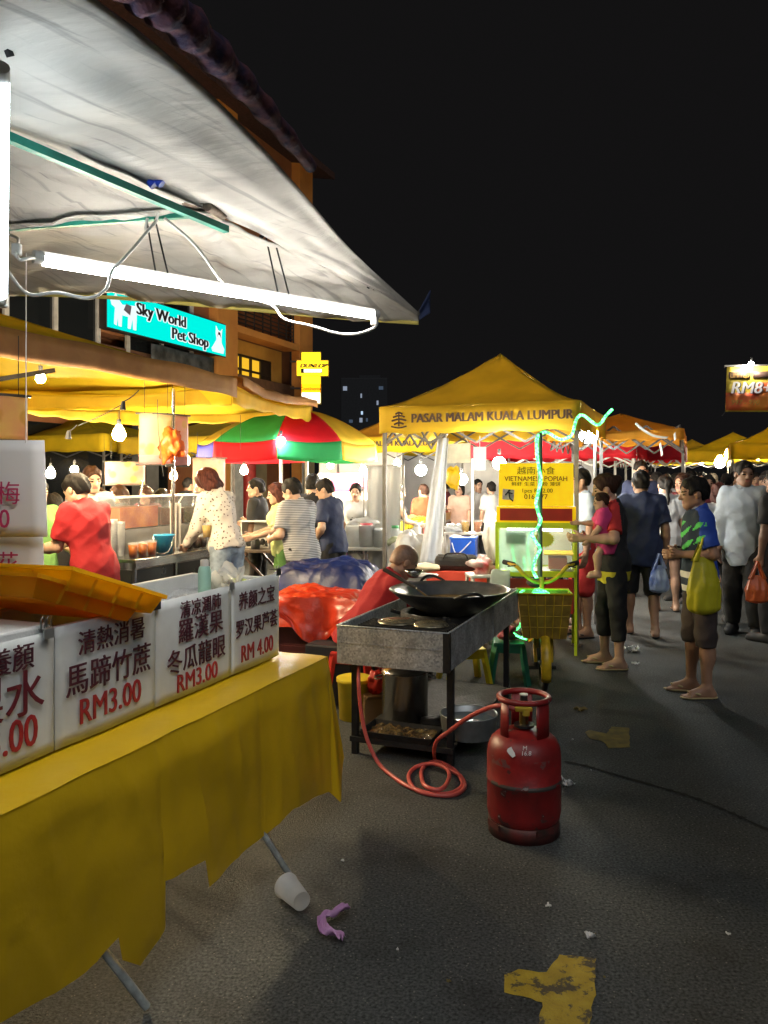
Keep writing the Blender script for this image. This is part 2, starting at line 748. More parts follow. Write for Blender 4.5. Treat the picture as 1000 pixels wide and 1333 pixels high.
def person(label, loc, heading=0.0, H=1.68, skin=1, lean=0.0, head=(0, 0), arms=None, legs=None, seat=None, build=1.0,
           top=None, sleeve='short', hem=-0.10, tpaint=None, bottom=None, bot_len=0.97, loose=1.0, skirt=False,
           hair='short', haircol='black', shoes='sandal', shoe_mat=None, res=0.011, female=False, belly=0.0, group=None,
           neckw=0.072, collar=None, twist=0.0, top_name='shirt', bot_name='trousers', child=False, hands=True):
    """heading 0 looks away from the viewer, 90 to the left, 180 to the viewer"""
    m = H / 1.7
    hm = m * (1.18 if child else 1.0)
    arms = arms or {}
    legs = legs or {}
    Z = vec((0, 0, 1))
    kl = 0.74 if child else 1.0
    th, sh_, ank = 0.42 * m * kl, 0.40 * m * kl, 0.075 * m
    if seat is None:
        hipz = None
    ld = {}
    low = 0
    for sd, nm in ((-1, 'L'), (1, 'R')):
        g = legs.get(nm, {})
        td = unit(vec(g.get('t', (0.04, 0.02, -1))) * vec((sd, 1, 1)))
        sdn = unit(vec(g.get('s', (0.02, -0.03, -1))) * vec((sd, 1, 1)))
        ld[nm] = (td, sdn)
        low = min(low, td[2] * th + sdn[2] * sh_)
    hipz = (-low + ank) if seat is None else seat + 0.09 * m
    pel = vec((0, 0, hipz))
    la = R(lean)
    T = vec((0, math.sin(la), math.cos(la)))
    Fw = vec((0, math.cos(la), -math.sin(la)))
    X0 = vec((1, 0, 0))
    tw = R(twist)
    X = X0 * math.cos(tw) + Fw * math.sin(tw)
    Ft = Fw * math.cos(tw) - X0 * math.sin(tw)
    rotT = Matrix((X, Ft, T)).transposed()
    B = build
    neck = pel + T * 0.515 * m
    # head frame
    hy, hp = R(head[0]), R(head[1])
    hq = Euler((-la * 0.35 - hp, 0, hy)).to_matrix()
    hc = neck + np.array(hq @ Vector((0, 0.022, 0.135))) * hm
    sh = {'L': pel + T * 0.468 * m - X * 0.152 * m * B, 'R': pel + T * 0.468 * m + X * 0.152 * m * B}
    el, wr, hd = {}, {}, {}
    for sd, nm in ((-1, 'L'), (1, 'R')):
        g = arms.get(nm, DOWN)
        ua = unit(vec(g['ua']) * vec((sd, 1, 1)))
        fa = unit(vec(g['fa']) * vec((sd, 1, 1)))
        el[nm] = sh[nm] + ua * 0.285 * m
        wr[nm] = el[nm] + fa * 0.245 * m
        hd[nm] = (unit(vec(g.get('h', g['fa'])) * vec((sd, 1, 1))), vec(g.get('pn', (-1, 0.25, 0))) * vec((sd, 1, 1)), g.get('curl', 0.45))
    hips = {'L': pel - X0 * 0.088 * m, 'R': pel + X0 * 0.088 * m}
    kn, an, ft = {}, {}, {}
    for nm in 'LR':
        kn[nm] = hips[nm] + ld[nm][0] * th
        an[nm] = kn[nm] + ld[nm][1] * sh_
    allp = np.array(list(el.values()) + list(wr.values()) + list(kn.values()) + list(an.values()) + [hc, pel] + list(sh.values()))
    lo, hi = allp.min(0) - 0.22 * m, allp.max(0) + 0.22 * m
    lo[2] = min(lo[2], an['L'][2] - 0.12, an['R'][2] - 0.12)
    root = thing('person', label, 'person', loc, R(heading), group)
    wf = 0.92 if female else 1.0

    def torso(f, g, k=0.05):
        f.ell(pel + T * 0.02 * m, ((0.158 + g) * m * B * (1.06 if female else 1), (0.112 + g) * m * B, (0.13 + g) * m), k, rotT)
        f.ell(pel + T * 0.17 * m + Fw * 0.006, ((0.138 + g) * m * B * wf, (0.098 + g) * m * B, (0.16 + g) * m), k, rotT)
        f.ell(pel + T * 0.345 * m + Ft * 0.004, ((0.165 + g) * m * B * wf, (0.112 + g) * m * B, (0.17 + g) * m), k, rotT)
        f.cone(sh['L'] + X * 0.02 - T * 0.012 * m, sh['R'] - X * 0.02 - T * 0.012 * m, (0.046 + g) * m, (0.046 + g) * m, k)
        f.cone(pel + T * 0.47 * m, pel + T * 0.535 * m, (0.075 + g * 0.6) * m, (0.055 + g * 0.6) * m, k)
        if belly:
            f.ell(pel + T * 0.13 * m + Fw * 0.06 * m, ((0.13 + g) * m * B, (0.085 + belly + g) * m, (0.13 + g) * m), k, rotT)
        if female:
            for s in (-1, 1):
                f.ell(pel + T * 0.35 * m + Ft * 0.085 * m + X * s * 0.07 * m, ((0.06 + g) * m,) * 3, 0.04)

    # ---- body
    f = Field(lo, hi, res)
    torso(f, -0.004)
    f.cone(pel + T * 0.46 * m, hc - np.array(hq @ Vector((0, 0.02, 0.05))) * hm, 0.062 * m, 0.055 * m, 0.03)
    for sd, nm in ((-1, 'L'), (1, 'R')):
        f.ell(sh[nm], (0.050 * m * B,) * 3, 0.03)
        f.cone(sh[nm], el[nm], 0.052 * m * B, 0.040 * m * B, 0.02)
        mid = el[nm] * 0.7 + wr[nm] * 0.3
        f.cone(el[nm], mid, 0.040 * m * B, 0.041 * m * B, 0.015)
        f.cone(mid, wr[nm], 0.041 * m * B, 0.027 * m, 0.015)
        f.cone(hips[nm], kn[nm], 0.088 * m * B, 0.054 * m, 0.03)
        f.ell(kn[nm] + vec((0, 0.008, 0)) * m, (0.052 * m, 0.055 * m, 0.06 * m), 0.02)
        f.cone(kn[nm], an[nm], 0.050 * m, 0.036 * m, 0.02)
        cb = kn[nm] * 0.66 + an[nm] * 0.34 - Fw * 0.016 * m
        f.ell(cb, (0.050 * m, 0.054 * m, 0.11 * m), 0.03)
        fd = unit(vec(legs.get(nm, {}).get('f', (0.12, 1, 0))) * vec((sd, 1, 1)))
        ft[nm] = fd
        a = an[nm]
        base = a - Z * 0.04 * m
        f.cone(a, base - fd * 0.035 * m, 0.036 * m, 0.034 * m, 0.02)
        f.cone(a, base + fd * 0.11 * m, 0.036 * m, 0.030 * m, 0.025)
        f.cone(base - fd * 0.03 * m, base + fd * 0.115 * m - Z * 0.004 * m, 0.034 * m, 0.030 * m, 0.02)
        if shoes == 'sandal':
            tq = unit(np.cross(fd, Z)) * sd
            for o_, l_, r_ in ((-0.026, 0.178, 0.0125), (-0.008, 0.176, 0.0095), (0.006, 0.170, 0.009), (0.019, 0.160, 0.0085), (0.031, 0.146, 0.008)):
                f.cone(base + fd * 0.12 * m + tq * o_ * m - Z * 0.012 * m, base + fd * l_ * m + tq * o_ * m * 1.12 - Z * 0.018 * m, r_ * m * 1.1, r_ * m, 0.004)
        else:
            f.cone(base + fd * 0.12 * m, base + fd * 0.165 * m - Z * 0.008 * m, 0.036 * m, 0.024 * m, 0.015)
    if seat is None:
        f.carve(lambda x, y, z: 0.006 - z)
    parts = [f.mesh()]
    # ---- head
    hr = max(0.0062, res * 0.62)

    def HP(x, y, z):
        return hc + np.array(hq @ Vector((x, y, z))) * hm
    fh = Field(hc - 0.19 * hm, hc + 0.17 * hm, hr)
    s = hm
    fh.ell(HP(0, -0.012, 0.03), (0.077 * s, 0.097 * s, 0.090 * s), 0.03, hq)
    fh.ell(HP(0, 0.03, -0.025), (0.061 * s, 0.064 * s, 0.085 * s), 0.03, hq)
    fh.ell(HP(0, 0.056, -0.088), (0.034 * s, 0.028 * s, 0.025 * s), 0.03, hq)
    for e in (-1, 1):
        fh.cone(HP(e * 0.056, 0.0, -0.06), HP(e * 0.02, 0.055, -0.09), 0.018 * s, 0.018 * s, 0.03)
    fh.cone(HP(-0.034, 0.080, 0.022), HP(0.034, 0.080, 0.022), 0.012 * s, 0.012 * s, 0.012)
    fh.cone(HP(0, 0.089, 0.008), HP(0, 0.108, -0.027), 0.009 * s, 0.013 * s, 0.010)
    for e in (-1, 1):
        fh.ell(HP(e * 0.012, 0.098, -0.031), (0.010 * s,) * 3, 0.008)
        fh.ell(HP(e * 0.033, 0.074, 0.0), (0.016 * s, 0.012 * s, 0.011 * s), 0.005, hq)
        fh.ell(HP(e * 0.078, -0.008, -0.006), (0.011 * s, 0.022 * s, 0.033 * s), 0.006, hq)
    fh.cone(HP(-0.018, 0.084, -0.053), HP(0.018, 0.084, -0.053), 0.008 * s, 0.008 * s, 0.006)
    fh.cone(HP(-0.014, 0.083, -0.064), HP(0.014, 0.083, -0.064), 0.008 * s, 0.008 * s, 0.006)
    fh.cone(HP(0, -0.02, -0.05), neck - T * 0.005, 0.052 * m, 0.056 * m, 0.03)
    parts.append(fh.mesh())
    # ---- hands
    if hands:
        for sd, nm in ((-1, 'L'), (1, 'R')):
            d_, pn, cu = hd[nm]
            parts.append(hand_mesh(wr[nm], d_, pn, sd, m, cu, max(0.0048, res * 0.45)))
    hqi = np.array(hq.transposed())

    def face_paint(c):
        p = (c - hc) @ hqi.T / hm
        x, y, z = np.abs(p[:, 0]), p[:, 1], p[:, 2]
        near = (np.abs(p).max(1) < 0.16)
        i = np.zeros(len(c), int)
        i[near & (y > 0.066) & (x > 0.02) & (x < 0.047) & (z > -0.006) & (z < 0.006)] = 1
        i[near & (y > 0.06) & (x > 0.016) & (x < 0.052) & (z > 0.020) & (z < 0.029)] = 1
        i[near & (y > 0.07) & (x < 0.024) & (z > -0.069) & (z < -0.047)] = 2
        return i
    V, Q = join(parts)
    np_object('body', V, Q, [SKINS[skin], M_EYE, M_LIP], root, face_paint)

    # ---- shirt
    def folds(a):
        o = rng.random(4) * 6

        def fn(x, y, z):
            w = 0.012 * np.sin(19 * z + o[0]) + 0.010 * np.sin(31 * z + 14 * x + o[1])
            r1 = 0.5 + 0.5 * np.cos(2 * (26 * (x + w) + 17 * y - 9 * z) + o[2])
            r2 = 0.5 + 0.5 * np.cos(2 * (20 * (y + w) - 15 * x + 22 * z) + o[3])
            r3 = 0.5 + 0.5 * np.cos(2 * (24 * z + 14 * (x + w) - 12 * y) + o[1])
            return a * (0.45 - 1.0 * r1 ** 2 - 0.8 * r2 ** 2 - 0.6 * r3 ** 2)
        return fn
    if top is not None:
        f = Field(lo, hi, res)
        torso(f, 0.006 + 0.012 * loose, 0.05)
        f.ell(pel - T * 0.06 * m, ((0.166 + 0.008 * loose) * m * B, (0.122 + 0.008 * loose) * m * B, 0.30 * m), 0.05, rotT)
        if sleeve != 'none':
            for nm in 'LR':
                f.cone(sh[nm], el[nm], (0.058 + 0.008 * loose) * m * B, (0.048 + 0.016 * loose) * m * B, 0.035,
                       0.78 if sleeve == 'short' else None)
                if sleeve == 'long':
                    f.cone(el[nm], wr[nm], 0.057 * m * B, 0.040 * m, 0.02, 0.95)
        hz = hem * m
        f.bumpy(folds(0.0052))

        def cutf(x, y, z):
            tq = (x - pel[0]) * T[0] + (y - pel[1]) * T[1] + (z - pel[2]) * T[2]
            return hz - tq + 0.008 * np.sin(30 * x + 20 * y)
        f.carve(cutf)
        nc, nr = neck + T * 0.03 * m + Ft * 0.012 * m, neckw * m

        def necks(x, y, z):
            px, py, pz = x - nc[0], y - nc[1], z - nc[2]
            tq = px * T[0] + py * T[1] + pz * T[2]
            fq = px * Ft[0] + py * Ft[1] + pz * Ft[2]
            rr = np.sqrt(np.maximum(px * px + py * py + pz * pz - tq * tq, 0))
            d = rr - nr
            return -np.maximum(d, -(tq + 0.07 * m + fq * 0.35))
        f.carve(necks)
        V, Q = f.mesh()
        tl = top if isinstance(top, (list, tuple)) else [top]
        if tpaint is not None:
            def pt(c):
                r = c - pel
                return tpaint((r @ X) / m, (r @ Ft) / m, (r @ T) / m, c / m)
        np_object(top_name, V, Q, tl, root, pt if tpaint is not None else None)
        if collar is not None:
            f = Field(neck - 0.16 * m, neck + 0.16 * m, max(0.006, res * 0.6))
            f.cone(pel + T * 0.47 * m, pel + T * 0.56 * m, 0.088 * m, 0.070 * m, 0.01, 0.9)
            tq0 = neck

            def cc(x, y, z):
                px, py, pz = x - tq0[0], y - tq0[1], z - tq0[2]
                tq = px * T[0] + py * T[1] + pz * T[2]
                fq = px * Ft[0] + py * Ft[1] + pz * Ft[2]
                rr = np.sqrt(np.maximum(px * px + py * py + pz * pz - tq * tq, 0))
                return np.maximum(np.maximum(-(rr - 0.066 * m), -(tq + 0.03 * m + fq * 0.3)), fq - 0.075 * m)
            f.carve(cc)
            V, Q = f.mesh()
            np_object('collar', V, Q, collar, root)
    if bottom is not None:
        f = Field(lo, hi, res)
        g = 0.006
        f.ell(pel + T * 0.02 * m, ((0.158 + g) * m * B * (1.06 if female else 1), (0.112 + g) * m * B, (0.13 + g) * m), 0.04, rotT)
        f.ell(pel + T * 0.10 * m, ((0.142 + g) * m * B, (0.10 + g) * m * B, (0.10 + g) * m), 0.04, rotT)
        L = bot_len
        for nm in 'LR':
            r1 = (0.056 + 0.016 * loose + (0.03 * (loose - 1) if loose > 1 else 0)) * m
            tl_ = min(1.0, L / 0.5)
            f.cone(hips[nm], kn[nm], (0.092 + 0.008 * loose) * m * B, r1, 0.03, tl_ if tl_ < 1 else None)
            if L > 0.5:
                f.cone(kn[nm], an[nm], r1, (0.046 + 0.012 * loose) * m, 0.02, (L - 0.5) / 0.5)
                f.ell(kn[nm] * 0.66 + an[nm] * 0.34 - Fw * 0.012 * m, (0.058 * m, 0.062 * m, 0.11 * m), 0.03) if L > 0.8 else None
        if skirt:
            f.cone(pel, kn['L'] * 0.5 + kn['R'] * 0.5, 0.15 * m, 0.17 * m, 0.04, L / 0.5)
        f.bumpy(folds(0.0045))

        def cut2(x, y, z):
            tq = (x - pel[0]) * T[0] + (y - pel[1]) * T[1] + (z - pel[2]) * T[2]
            return tq - 0.10 * m
        f.carve(cut2)
        V, Q = f.mesh()
        np_object(bot_name, V, Q, bottom, root)
    if hair:
        f = Field(hc - (0.42 if hair in ('long', 'pony') else 0.2) * hm, hc + 0.2 * hm, hr)
        th_ = {'bald': 0.004, 'short': 0.011, 'bob': 0.020, 'long': 0.018, 'pony': 0.014, 'bun': 0.014}[hair]
        f.ell(HP(0, -0.014, 0.032 if hair != 'short' else 0.036), ((0.079 + th_ * 0.75) * s, (0.099 + th_) * s, (0.091 + th_) * s), 0.02, hq)
        if hair in ('short', 'bald'):
            f.ell(HP(0, -0.055, -0.02), ((0.056 + th_) * s, (0.050 + th_ * 0.6) * s, 0.068 * s), 0.03, hq)
        if hair == 'bob':
            for e in (-1, 1):
                f.cone(HP(e * 0.07, -0.01, 0.02), HP(e * 0.075, 0.0, -0.085), 0.034 * s, 0.024 * s, 0.03)
            f.cone(HP(-0.045, -0.075, -0.07), HP(0.045, -0.075, -0.07), 0.042 * s, 0.042 * s, 0.05)
        if hair == 'long':
            for e in (-1, 1):
                f.cone(HP(e * 0.065, -0.02, 0.02), HP(e * 0.078, -0.02, -0.13), 0.036 * s, 0.03 * s, 0.04)
                f.cone(HP(e * 0.04, -0.085, -0.02), HP(e * 0.05, -0.095, -0.27), 0.045 * s, 0.03 * s, 0.05)
            f.cone(HP(0, -0.09, 0), HP(0, -0.105, -0.28), 0.05 * s, 0.03 * s, 0.05)
        if hair == 'pony':
            f.cone(HP(0, -0.10, 0.04), HP(0, -0.14, 0.03), 0.025 * s, 0.028 * s, 0.02)
            f.cone(HP(0, -0.14, 0.03), HP(0, -0.135, -0.24), 0.034 * s, 0.015 * s, 0.02)
        if hair == 'bun':
            f.ell(HP(0, -0.115, 0.05), (0.045 * s,) * 3, 0.02)
        o = rng.random(3) * 6

        def tuft(x, y, z):
            return 0.0028 * (np.sin(95 * x + 30 * z + o[0]) + np.sin(80 * y - 60 * z + o[1]) + np.sin(70 * z + 90 * x + o[2])) * (0.2 if hair == 'bald' else 1)
        f.bumpy(tuft)

        def face(x, y, z):
            p = np.stack([x - hc[0], y - hc[1], z - hc[2]], -1) @ hqi.T / hm
            px, py, pz = p[..., 0], p[..., 1], p[..., 2]
            a = 1 - np.sqrt((px / 0.074) ** 2 + ((py - 0.10) / 0.085) ** 2 + ((pz + 0.035) / 0.105) ** 2)
            b = np.where(py > -0.035, -0.012, -0.055) - pz if hair in ('short', 'bald', 'bun', 'pony') else np.full_like(px, -1.0)
            if hair == 'pony':
                b = np.where(py < -0.105, -1, b)
            ear = 0.03 - np.sqrt(((np.abs(px) - 0.085) / 1.0) ** 2 + (py - 0.004) ** 2 + (pz + 0.008) ** 2) if hair in ('short', 'bald', 'bun', 'pony') else -np.ones_like(px)
            return np.maximum(np.maximum(a * 0.08, b), ear) * hm
        f.carve(face)
        V, Q = f.mesh()
        if len(Q):
            np_object('hair', V, Q, HAIRS[haircol], root)
    if shoes:
        sm = shoe_mat or mat('sandal_rubber', (0.02, 0.02, 0.022), 0.7)
        for sd, nm in ((-1, 'L'), (1, 'R')):
            a, fd = an[nm], ft[nm]
            base = a - Z * 0.04 * m
            f = Field(a - vec((0.22, 0.26, 0.12)) * m, a + vec((0.22, 0.26, 0.07)) * m, max(0.007, res * 0.7))
            if shoes == 'shoe':
                g = 0.010
                f.cone(a - Z * 0.01 * m, base - fd * 0.035 * m, (0.04 + g) * m, (0.035 + g) * m, 0.02)
                f.cone(a - Z * 0.02 * m, base + fd * 0.11 * m, (0.038 + g) * m, (0.03 + g) * m, 0.025)
                f.cone(base - fd * 0.03 * m, base + fd * 0.15 * m, (0.036 + g) * m, (0.034 + g) * m, 0.02)
                f.cone(base + fd * 0.13 * m, base + fd * 0.18 * m - Z * 0.008 * m, (0.036 + g) * m, (0.024 + g) * m, 0.015)
                zt = a[2] + 0.025 * m
                f.carve(lambda x, y, z: z - zt)
            else:
                f.cone(base - fd * 0.045 * m, base + fd * 0.13 * m, 0.042 * m, 0.050 * m, 0.01)
                f.cone(base + fd * 0.12 * m, base + fd * 0.175 * m, 0.048 * m, 0.036 * m, 0.01)
                zt = a[2] - 0.058 * m
                f.carve(lambda x, y, z: z - zt)
                sq = unit(np.cross(fd, Z))
                toe = base + fd * 0.145 * m + Z * 0.018 * m
                for e in (-1, 1):
                    f.cone(toe, base + fd * 0.07 * m + sq * e * 0.043 * m - Z * 0.012 * m + Z * 0.02 * m, 0.008 * m, 0.009 * m, 0.004)
            if seat is None:
                f.carve(lambda x, y, z: 0.001 - z)
            V, Q = f.mesh()
            if len(Q):
                np_object('shoe' if shoes == 'shoe' else 'sandal', V, Q, sm, root)
    info = {'wr': wr, 'el': el, 'hd': hd, 'hc': hc, 'sh': sh, 'pel': pel, 'm': m}
    return root, info
# ---------------------------------------------------------------- ground
def asphalt():
    m = mat('asphalt', (0.070, 0.076, 0.076), 0.72, col2=(0.040, 0.043, 0.043), scale=0.9, bump=0.55, bscale=160, spec=0.35)
    nt = m.node_tree
    b = nt.nodes[m['bsdf']]
    tc = nt.nodes.new('ShaderNodeTexCoord')
    vo = nt.nodes.new('ShaderNodeTexVoronoi')
    vo.inputs['Scale'].default_value = 55
    nt.links.new(tc.outputs['Object'], vo.inputs[0])
    lt = nt.nodes.new('ShaderNodeMath')
    lt.operation = 'LESS_THAN'
    lt.inputs[1].default_value = 0.16
    nt.links.new(vo.outputs['Distance'], lt.inputs[0])
    wn_ = nt.nodes.new('ShaderNodeTexWhiteNoise')
    nt.links.new(vo.outputs['Position'], wn_.inputs[0])
    g2 = nt.nodes.new('ShaderNodeMath')
    g2.operation = 'GREATER_THAN'
    g2.inputs[1].default_value = 0.62
    nt.links.new(wn_.outputs[0], g2.inputs[0])
    mu = nt.nodes.new('ShaderNodeMath')
    mu.operation = 'MULTIPLY'
    nt.links.new(lt.outputs[0], mu.inputs[0])
    nt.links.new(g2.outputs[0], mu.inputs[1])
    old = b.inputs['Base Color'].links[0].from_socket
    # oily stains
    n3 = nt.nodes.new('ShaderNodeTexNoise')
    n3.inputs['Scale'].default_value = 2.4
    n3.inputs['Detail'].default_value = 8
    nt.links.new(tc.outputs['Object'], n3.inputs[0])
    r3 = nt.nodes.new('ShaderNodeMapRange')
    r3.inputs[1].default_value = 0.55
    r3.inputs[2].default_value = 0.72
    r3.inputs[4].default_value = 0.85
    nt.links.new(n3.outputs[0], r3.inputs[0])
    ms = nt.nodes.new('ShaderNodeMixRGB')
    nt.links.new(r3.outputs[0], ms.inputs[0])
    nt.links.new(old, ms.inputs[1])
    ms.inputs[2].default_value = (0.026, 0.025, 0.024, 1)
    # fine aggregate
    n4 = nt.nodes.new('ShaderNodeTexNoise')
    n4.inputs['Scale'].default_value = 95
    n4.inputs['Detail'].default_value = 3
    nt.links.new(tc.outputs['Object'], n4.inputs[0])
    r4 = nt.nodes.new('ShaderNodeMapRange')
    r4.inputs[1].default_value = 0.3
    r4.inputs[2].default_value = 0.7
    r4.inputs[3].default_value = 0.2
    r4.inputs[4].default_value = 1.9
    nt.links.new(n4.outputs[0], r4.inputs[0])
    mm = nt.nodes.new('ShaderNodeMixRGB')
    mm.blend_type = 'MULTIPLY'
    mm.inputs[0].default_value = 1
    nt.links.new(ms.outputs[0], mm.inputs[1])
    nt.links.new(r4.outputs[0], mm.inputs[2])
    mx = nt.nodes.new('ShaderNodeMixRGB')
    nt.links.new(mu.outputs[0], mx.inputs[0])
    nt.links.new(mm.outputs[0], mx.inputs[1])
    mx.inputs[2].default_value = (0.20, 0.19, 0.175, 1)
    nt.links.new(mx.outputs[0], b.inputs['Base Color'])
    return m


M_ASPH = asphalt()
mb = MB()
mb.sheet(lambda a, b: Vector((-160 + 320 * a, -60 + 360 * b, 0)), 8, 8)
tag(mb.build('street', M_ASPH), kind='structure')


def worn_paint():
    m = mat('road_paint', (0.52, 0.36, 0.03), 0.7, col2=(0.42, 0.28, 0.02), scale=20, bump=0.4, bscale=120)
    nt = m.node_tree
    b = nt.nodes[m['bsdf']]
    tc = nt.nodes.new('ShaderNodeTexCoord')
    n = nt.nodes.new('ShaderNodeTexNoise')
    n.inputs['Scale'].default_value = 13
    n.inputs['Detail'].default_value = 9
    n.inputs['Roughness'].default_value = 0.7
    nt.links.new(tc.outputs['Object'], n.inputs[0])
    r = nt.nodes.new('ShaderNodeMapRange')
    r.inputs[1].default_value = 0.53
    r.inputs[2].default_value = 0.58
    nt.links.new(n.outputs[0], r.inputs[0])
    mx = nt.nodes.new('ShaderNodeMixRGB')
    old = b.inputs['Base Color'].links[0].from_socket
    nt.links.new(r.outputs[0], mx.inputs[0])
    nt.links.new(old, mx.inputs[1])
    mx.inputs[2].default_value = (0.10, 0.075, 0.04, 1)
    nt.links.new(mx.outputs[0], b.inputs['Base Color'])
    return m


M_PAINT = worn_paint()


def flat_patch(name, px, m, z=0.004, jit=0.004, sub=6):
    pts = [PZ(x, y, z) for x, y in px]
    out = []
    for i in range(len(pts)):
        a, b = pts[i], pts[(i + 1) % len(pts)]
        k = max(2, int((b - a).length / 0.02))
        for j in range(k):
            p = a.lerp(b, j / k)
            out.append((p.x + random.uniform(-jit, jit), p.y + random.uniform(-jit, jit)))
    bm = bmesh.new()
    vs = [bm.verts.new((x, y, z)) for x, y in out]
    f = bm.faces.new(vs)
    bmesh.ops.triangulate(bm, faces=[f])
    me = bpy.data.meshes.new(name)
    bm.to_mesh(me)
    bm.free()
    me.materials.append(m)
    o = bpy.data.objects.new(name, me)
    return link(o)


tag(flat_patch('road_marking', [(657, 1268), (675, 1261), (712, 1266), (727, 1242), (776, 1247), (774, 1300), (766, 1336), (758, 1380), (695, 1380), (706, 1305), (690, 1300), (658, 1292)], M_PAINT), kind='structure')
tag(flat_patch('road_marking', [(762, 953), (768, 950), (790, 955), (796, 946), (819, 947), (820, 973), (792, 974), (787, 966), (768, 961)], mat('road_paint_faded', (0.20, 0.15, 0.03), 0.75, col2=(0.11, 0.09, 0.035), scale=18)), kind='structure')
crack = [PZ(x, y, 0.004) for x, y in ((735, 991), (760, 996), (800, 1008), (850, 1022), (900, 1037), (950, 1057), (1000, 1080), (1060, 1104))]
cl = catmull(crack, 8)
mb = MB()
for i in range(len(cl) - 1):
    w = random.uniform(0.006, 0.016)
    d = (cl[i + 1] - cl[i]).normalized()
    s = Vector((-d.y, d.x, 0)) * w
    s2 = s * random.uniform(0.7, 1.3)
    mb.add([cl[i] - s, cl[i] + s, cl[i + 1] + s2, cl[i + 1] - s2], [(0, 1, 2, 3)], False)
tag(mb.build('road_joint', mat('tar', (0.010, 0.010, 0.009), 0.9)), kind='structure')

# ---------------------------------------------------------------- shophouse behind the stalls
M_ORANGE = mat('render_orange', (0.72, 0.30, 0.06), 0.85, col2=(0.60, 0.23, 0.05), scale=1.5, bump=0.15, bscale=30)
M_BROWN = mat('render_brown', (0.36, 0.14, 0.05), 0.85, col2=(0.27, 0.10, 0.04), scale=1.5, bump=0.15, bscale=30)
M_YELWALL = mat('render_ochre', (0.80, 0.44, 0.08), 0.85, col2=(0.66, 0.34, 0.06), scale=1.2, bump=0.1, bscale=30)
M_DARKGLASS = mat('dark_glass', (0.012, 0.014, 0.016), 0.12, spec=0.6)
M_FRAME_W = mat('white_frame', (0.55, 0.52, 0.48), 0.5)
M_FRAME_D = mat('dark_frame', (0.035, 0.025, 0.02), 0.5)
M_TILE = mat('roof_tile', (0.05, 0.018, 0.012), 0.9, var=0.4, scale=14, bump=0.4, bscale=30)
M_GREYWALL = mat('grey_plaster', (0.16, 0.155, 0.15), 0.9, var=0.3, scale=2)
M_CREAM = mat('cream_plaster', (0.50, 0.40, 0.22), 0.9, var=0.2, scale=2)

FAC = Vector((-2.37, 24.7, 0))           # far street corner of the block
bld = thing('shophouse', 'orange and brown shophouse block behind the drinks stall with dark upper windows', 'building', FAC, GR)
# local: x = towards the street, y = along the row away from the viewer; block spans y -26..0, x -8..0
mb = MB()
LEN = 27.0
mb.box((-0.35, -2.15, 9.0), (0.5, 4.3, 4.0))            # end bay, second floor up
mb.box((-0.35, -15.65, 7.9), (0.5, 22.7, 6.8))
mb.box((-4.3, -LEN / 2, 5.5), (7.39, LEN, 11.0))
mb.build('wall', M_BROWN, bld)
mb = MB()
mb.box((0.04, -0.42, 5.6), (0.28, 0.84, 11.2))
mb.box((0.04, -4.75, 5.6), (0.28, 0.9, 11.2))
mb.build('pier', M_ORANGE, bld)
mb = MB()
mb.box((-0.5, -2.57, 4.2), (0.2, 3.44, 0.001 + 0.0))
mb = MB()
mb.box((-0.52, -2.57, 3.2), (0.18, 3.42, 0.84))          # ochre balcony back wall, around the openings
mb.box((-0.52, -2.57, 5.1), (0.18, 3.42, 0.36))
mb.box((-0.52, -3.98, 4.27), (0.18, 0.6, 1.3))
mb.box((-0.52, -1.15, 4.27), (0.18, 0.58, 1.3))
mb.build('balcony_wall', M_YELWALL, bld)
mb = MB()
mb.box((-0.46, -3.98, 4.2), (0.06, 0.62, 1.7))
dr = mb.build('door', M_FRAME_D, bld)
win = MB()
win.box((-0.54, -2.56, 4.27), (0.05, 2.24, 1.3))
pane = win.build('window', emat('lit_window', (1.0, 0.55, 0.03), 0.8), bld)  # no lamp behind: the yellow sign's reflection put in as pane emission
fr = MB()
for z in (3.66, 4.1, 4.5, 4.88):
    fr.bar((-0.49, -3.66, z), (-0.49, -1.46, z), 0.06)
for y in (-3.66, -3.1, -2.56, -2.0, -1.46):
    fr.bar((-0.49, y, 3.64), (-0.49, y, 4.9), 0.07)
fr.box((-0.50, -1.75, 4.27), (0.05, 0.56, 1.3))
fr.build('frame', M_FRAME_D, pane)
mb = MB()
for k in range(12):
    mb.box((0.0, -2.6 + k * 0.001, 5.5 + k * 0.11), (0.03, 3.3, 0.03))
for k in range(8):
    mb.box((0.02, -4.1 + k * 0.45, 6.1), (0.03, 0.03, 1.3))
mb.build('grille', M_FRAME_D, bld)
mb = MB()
mb.box((-0.06, -2.6, 5.37), (0.5, 3.4, 0.18))
mb.build('balcony_parapet', M_ORANGE, bld)
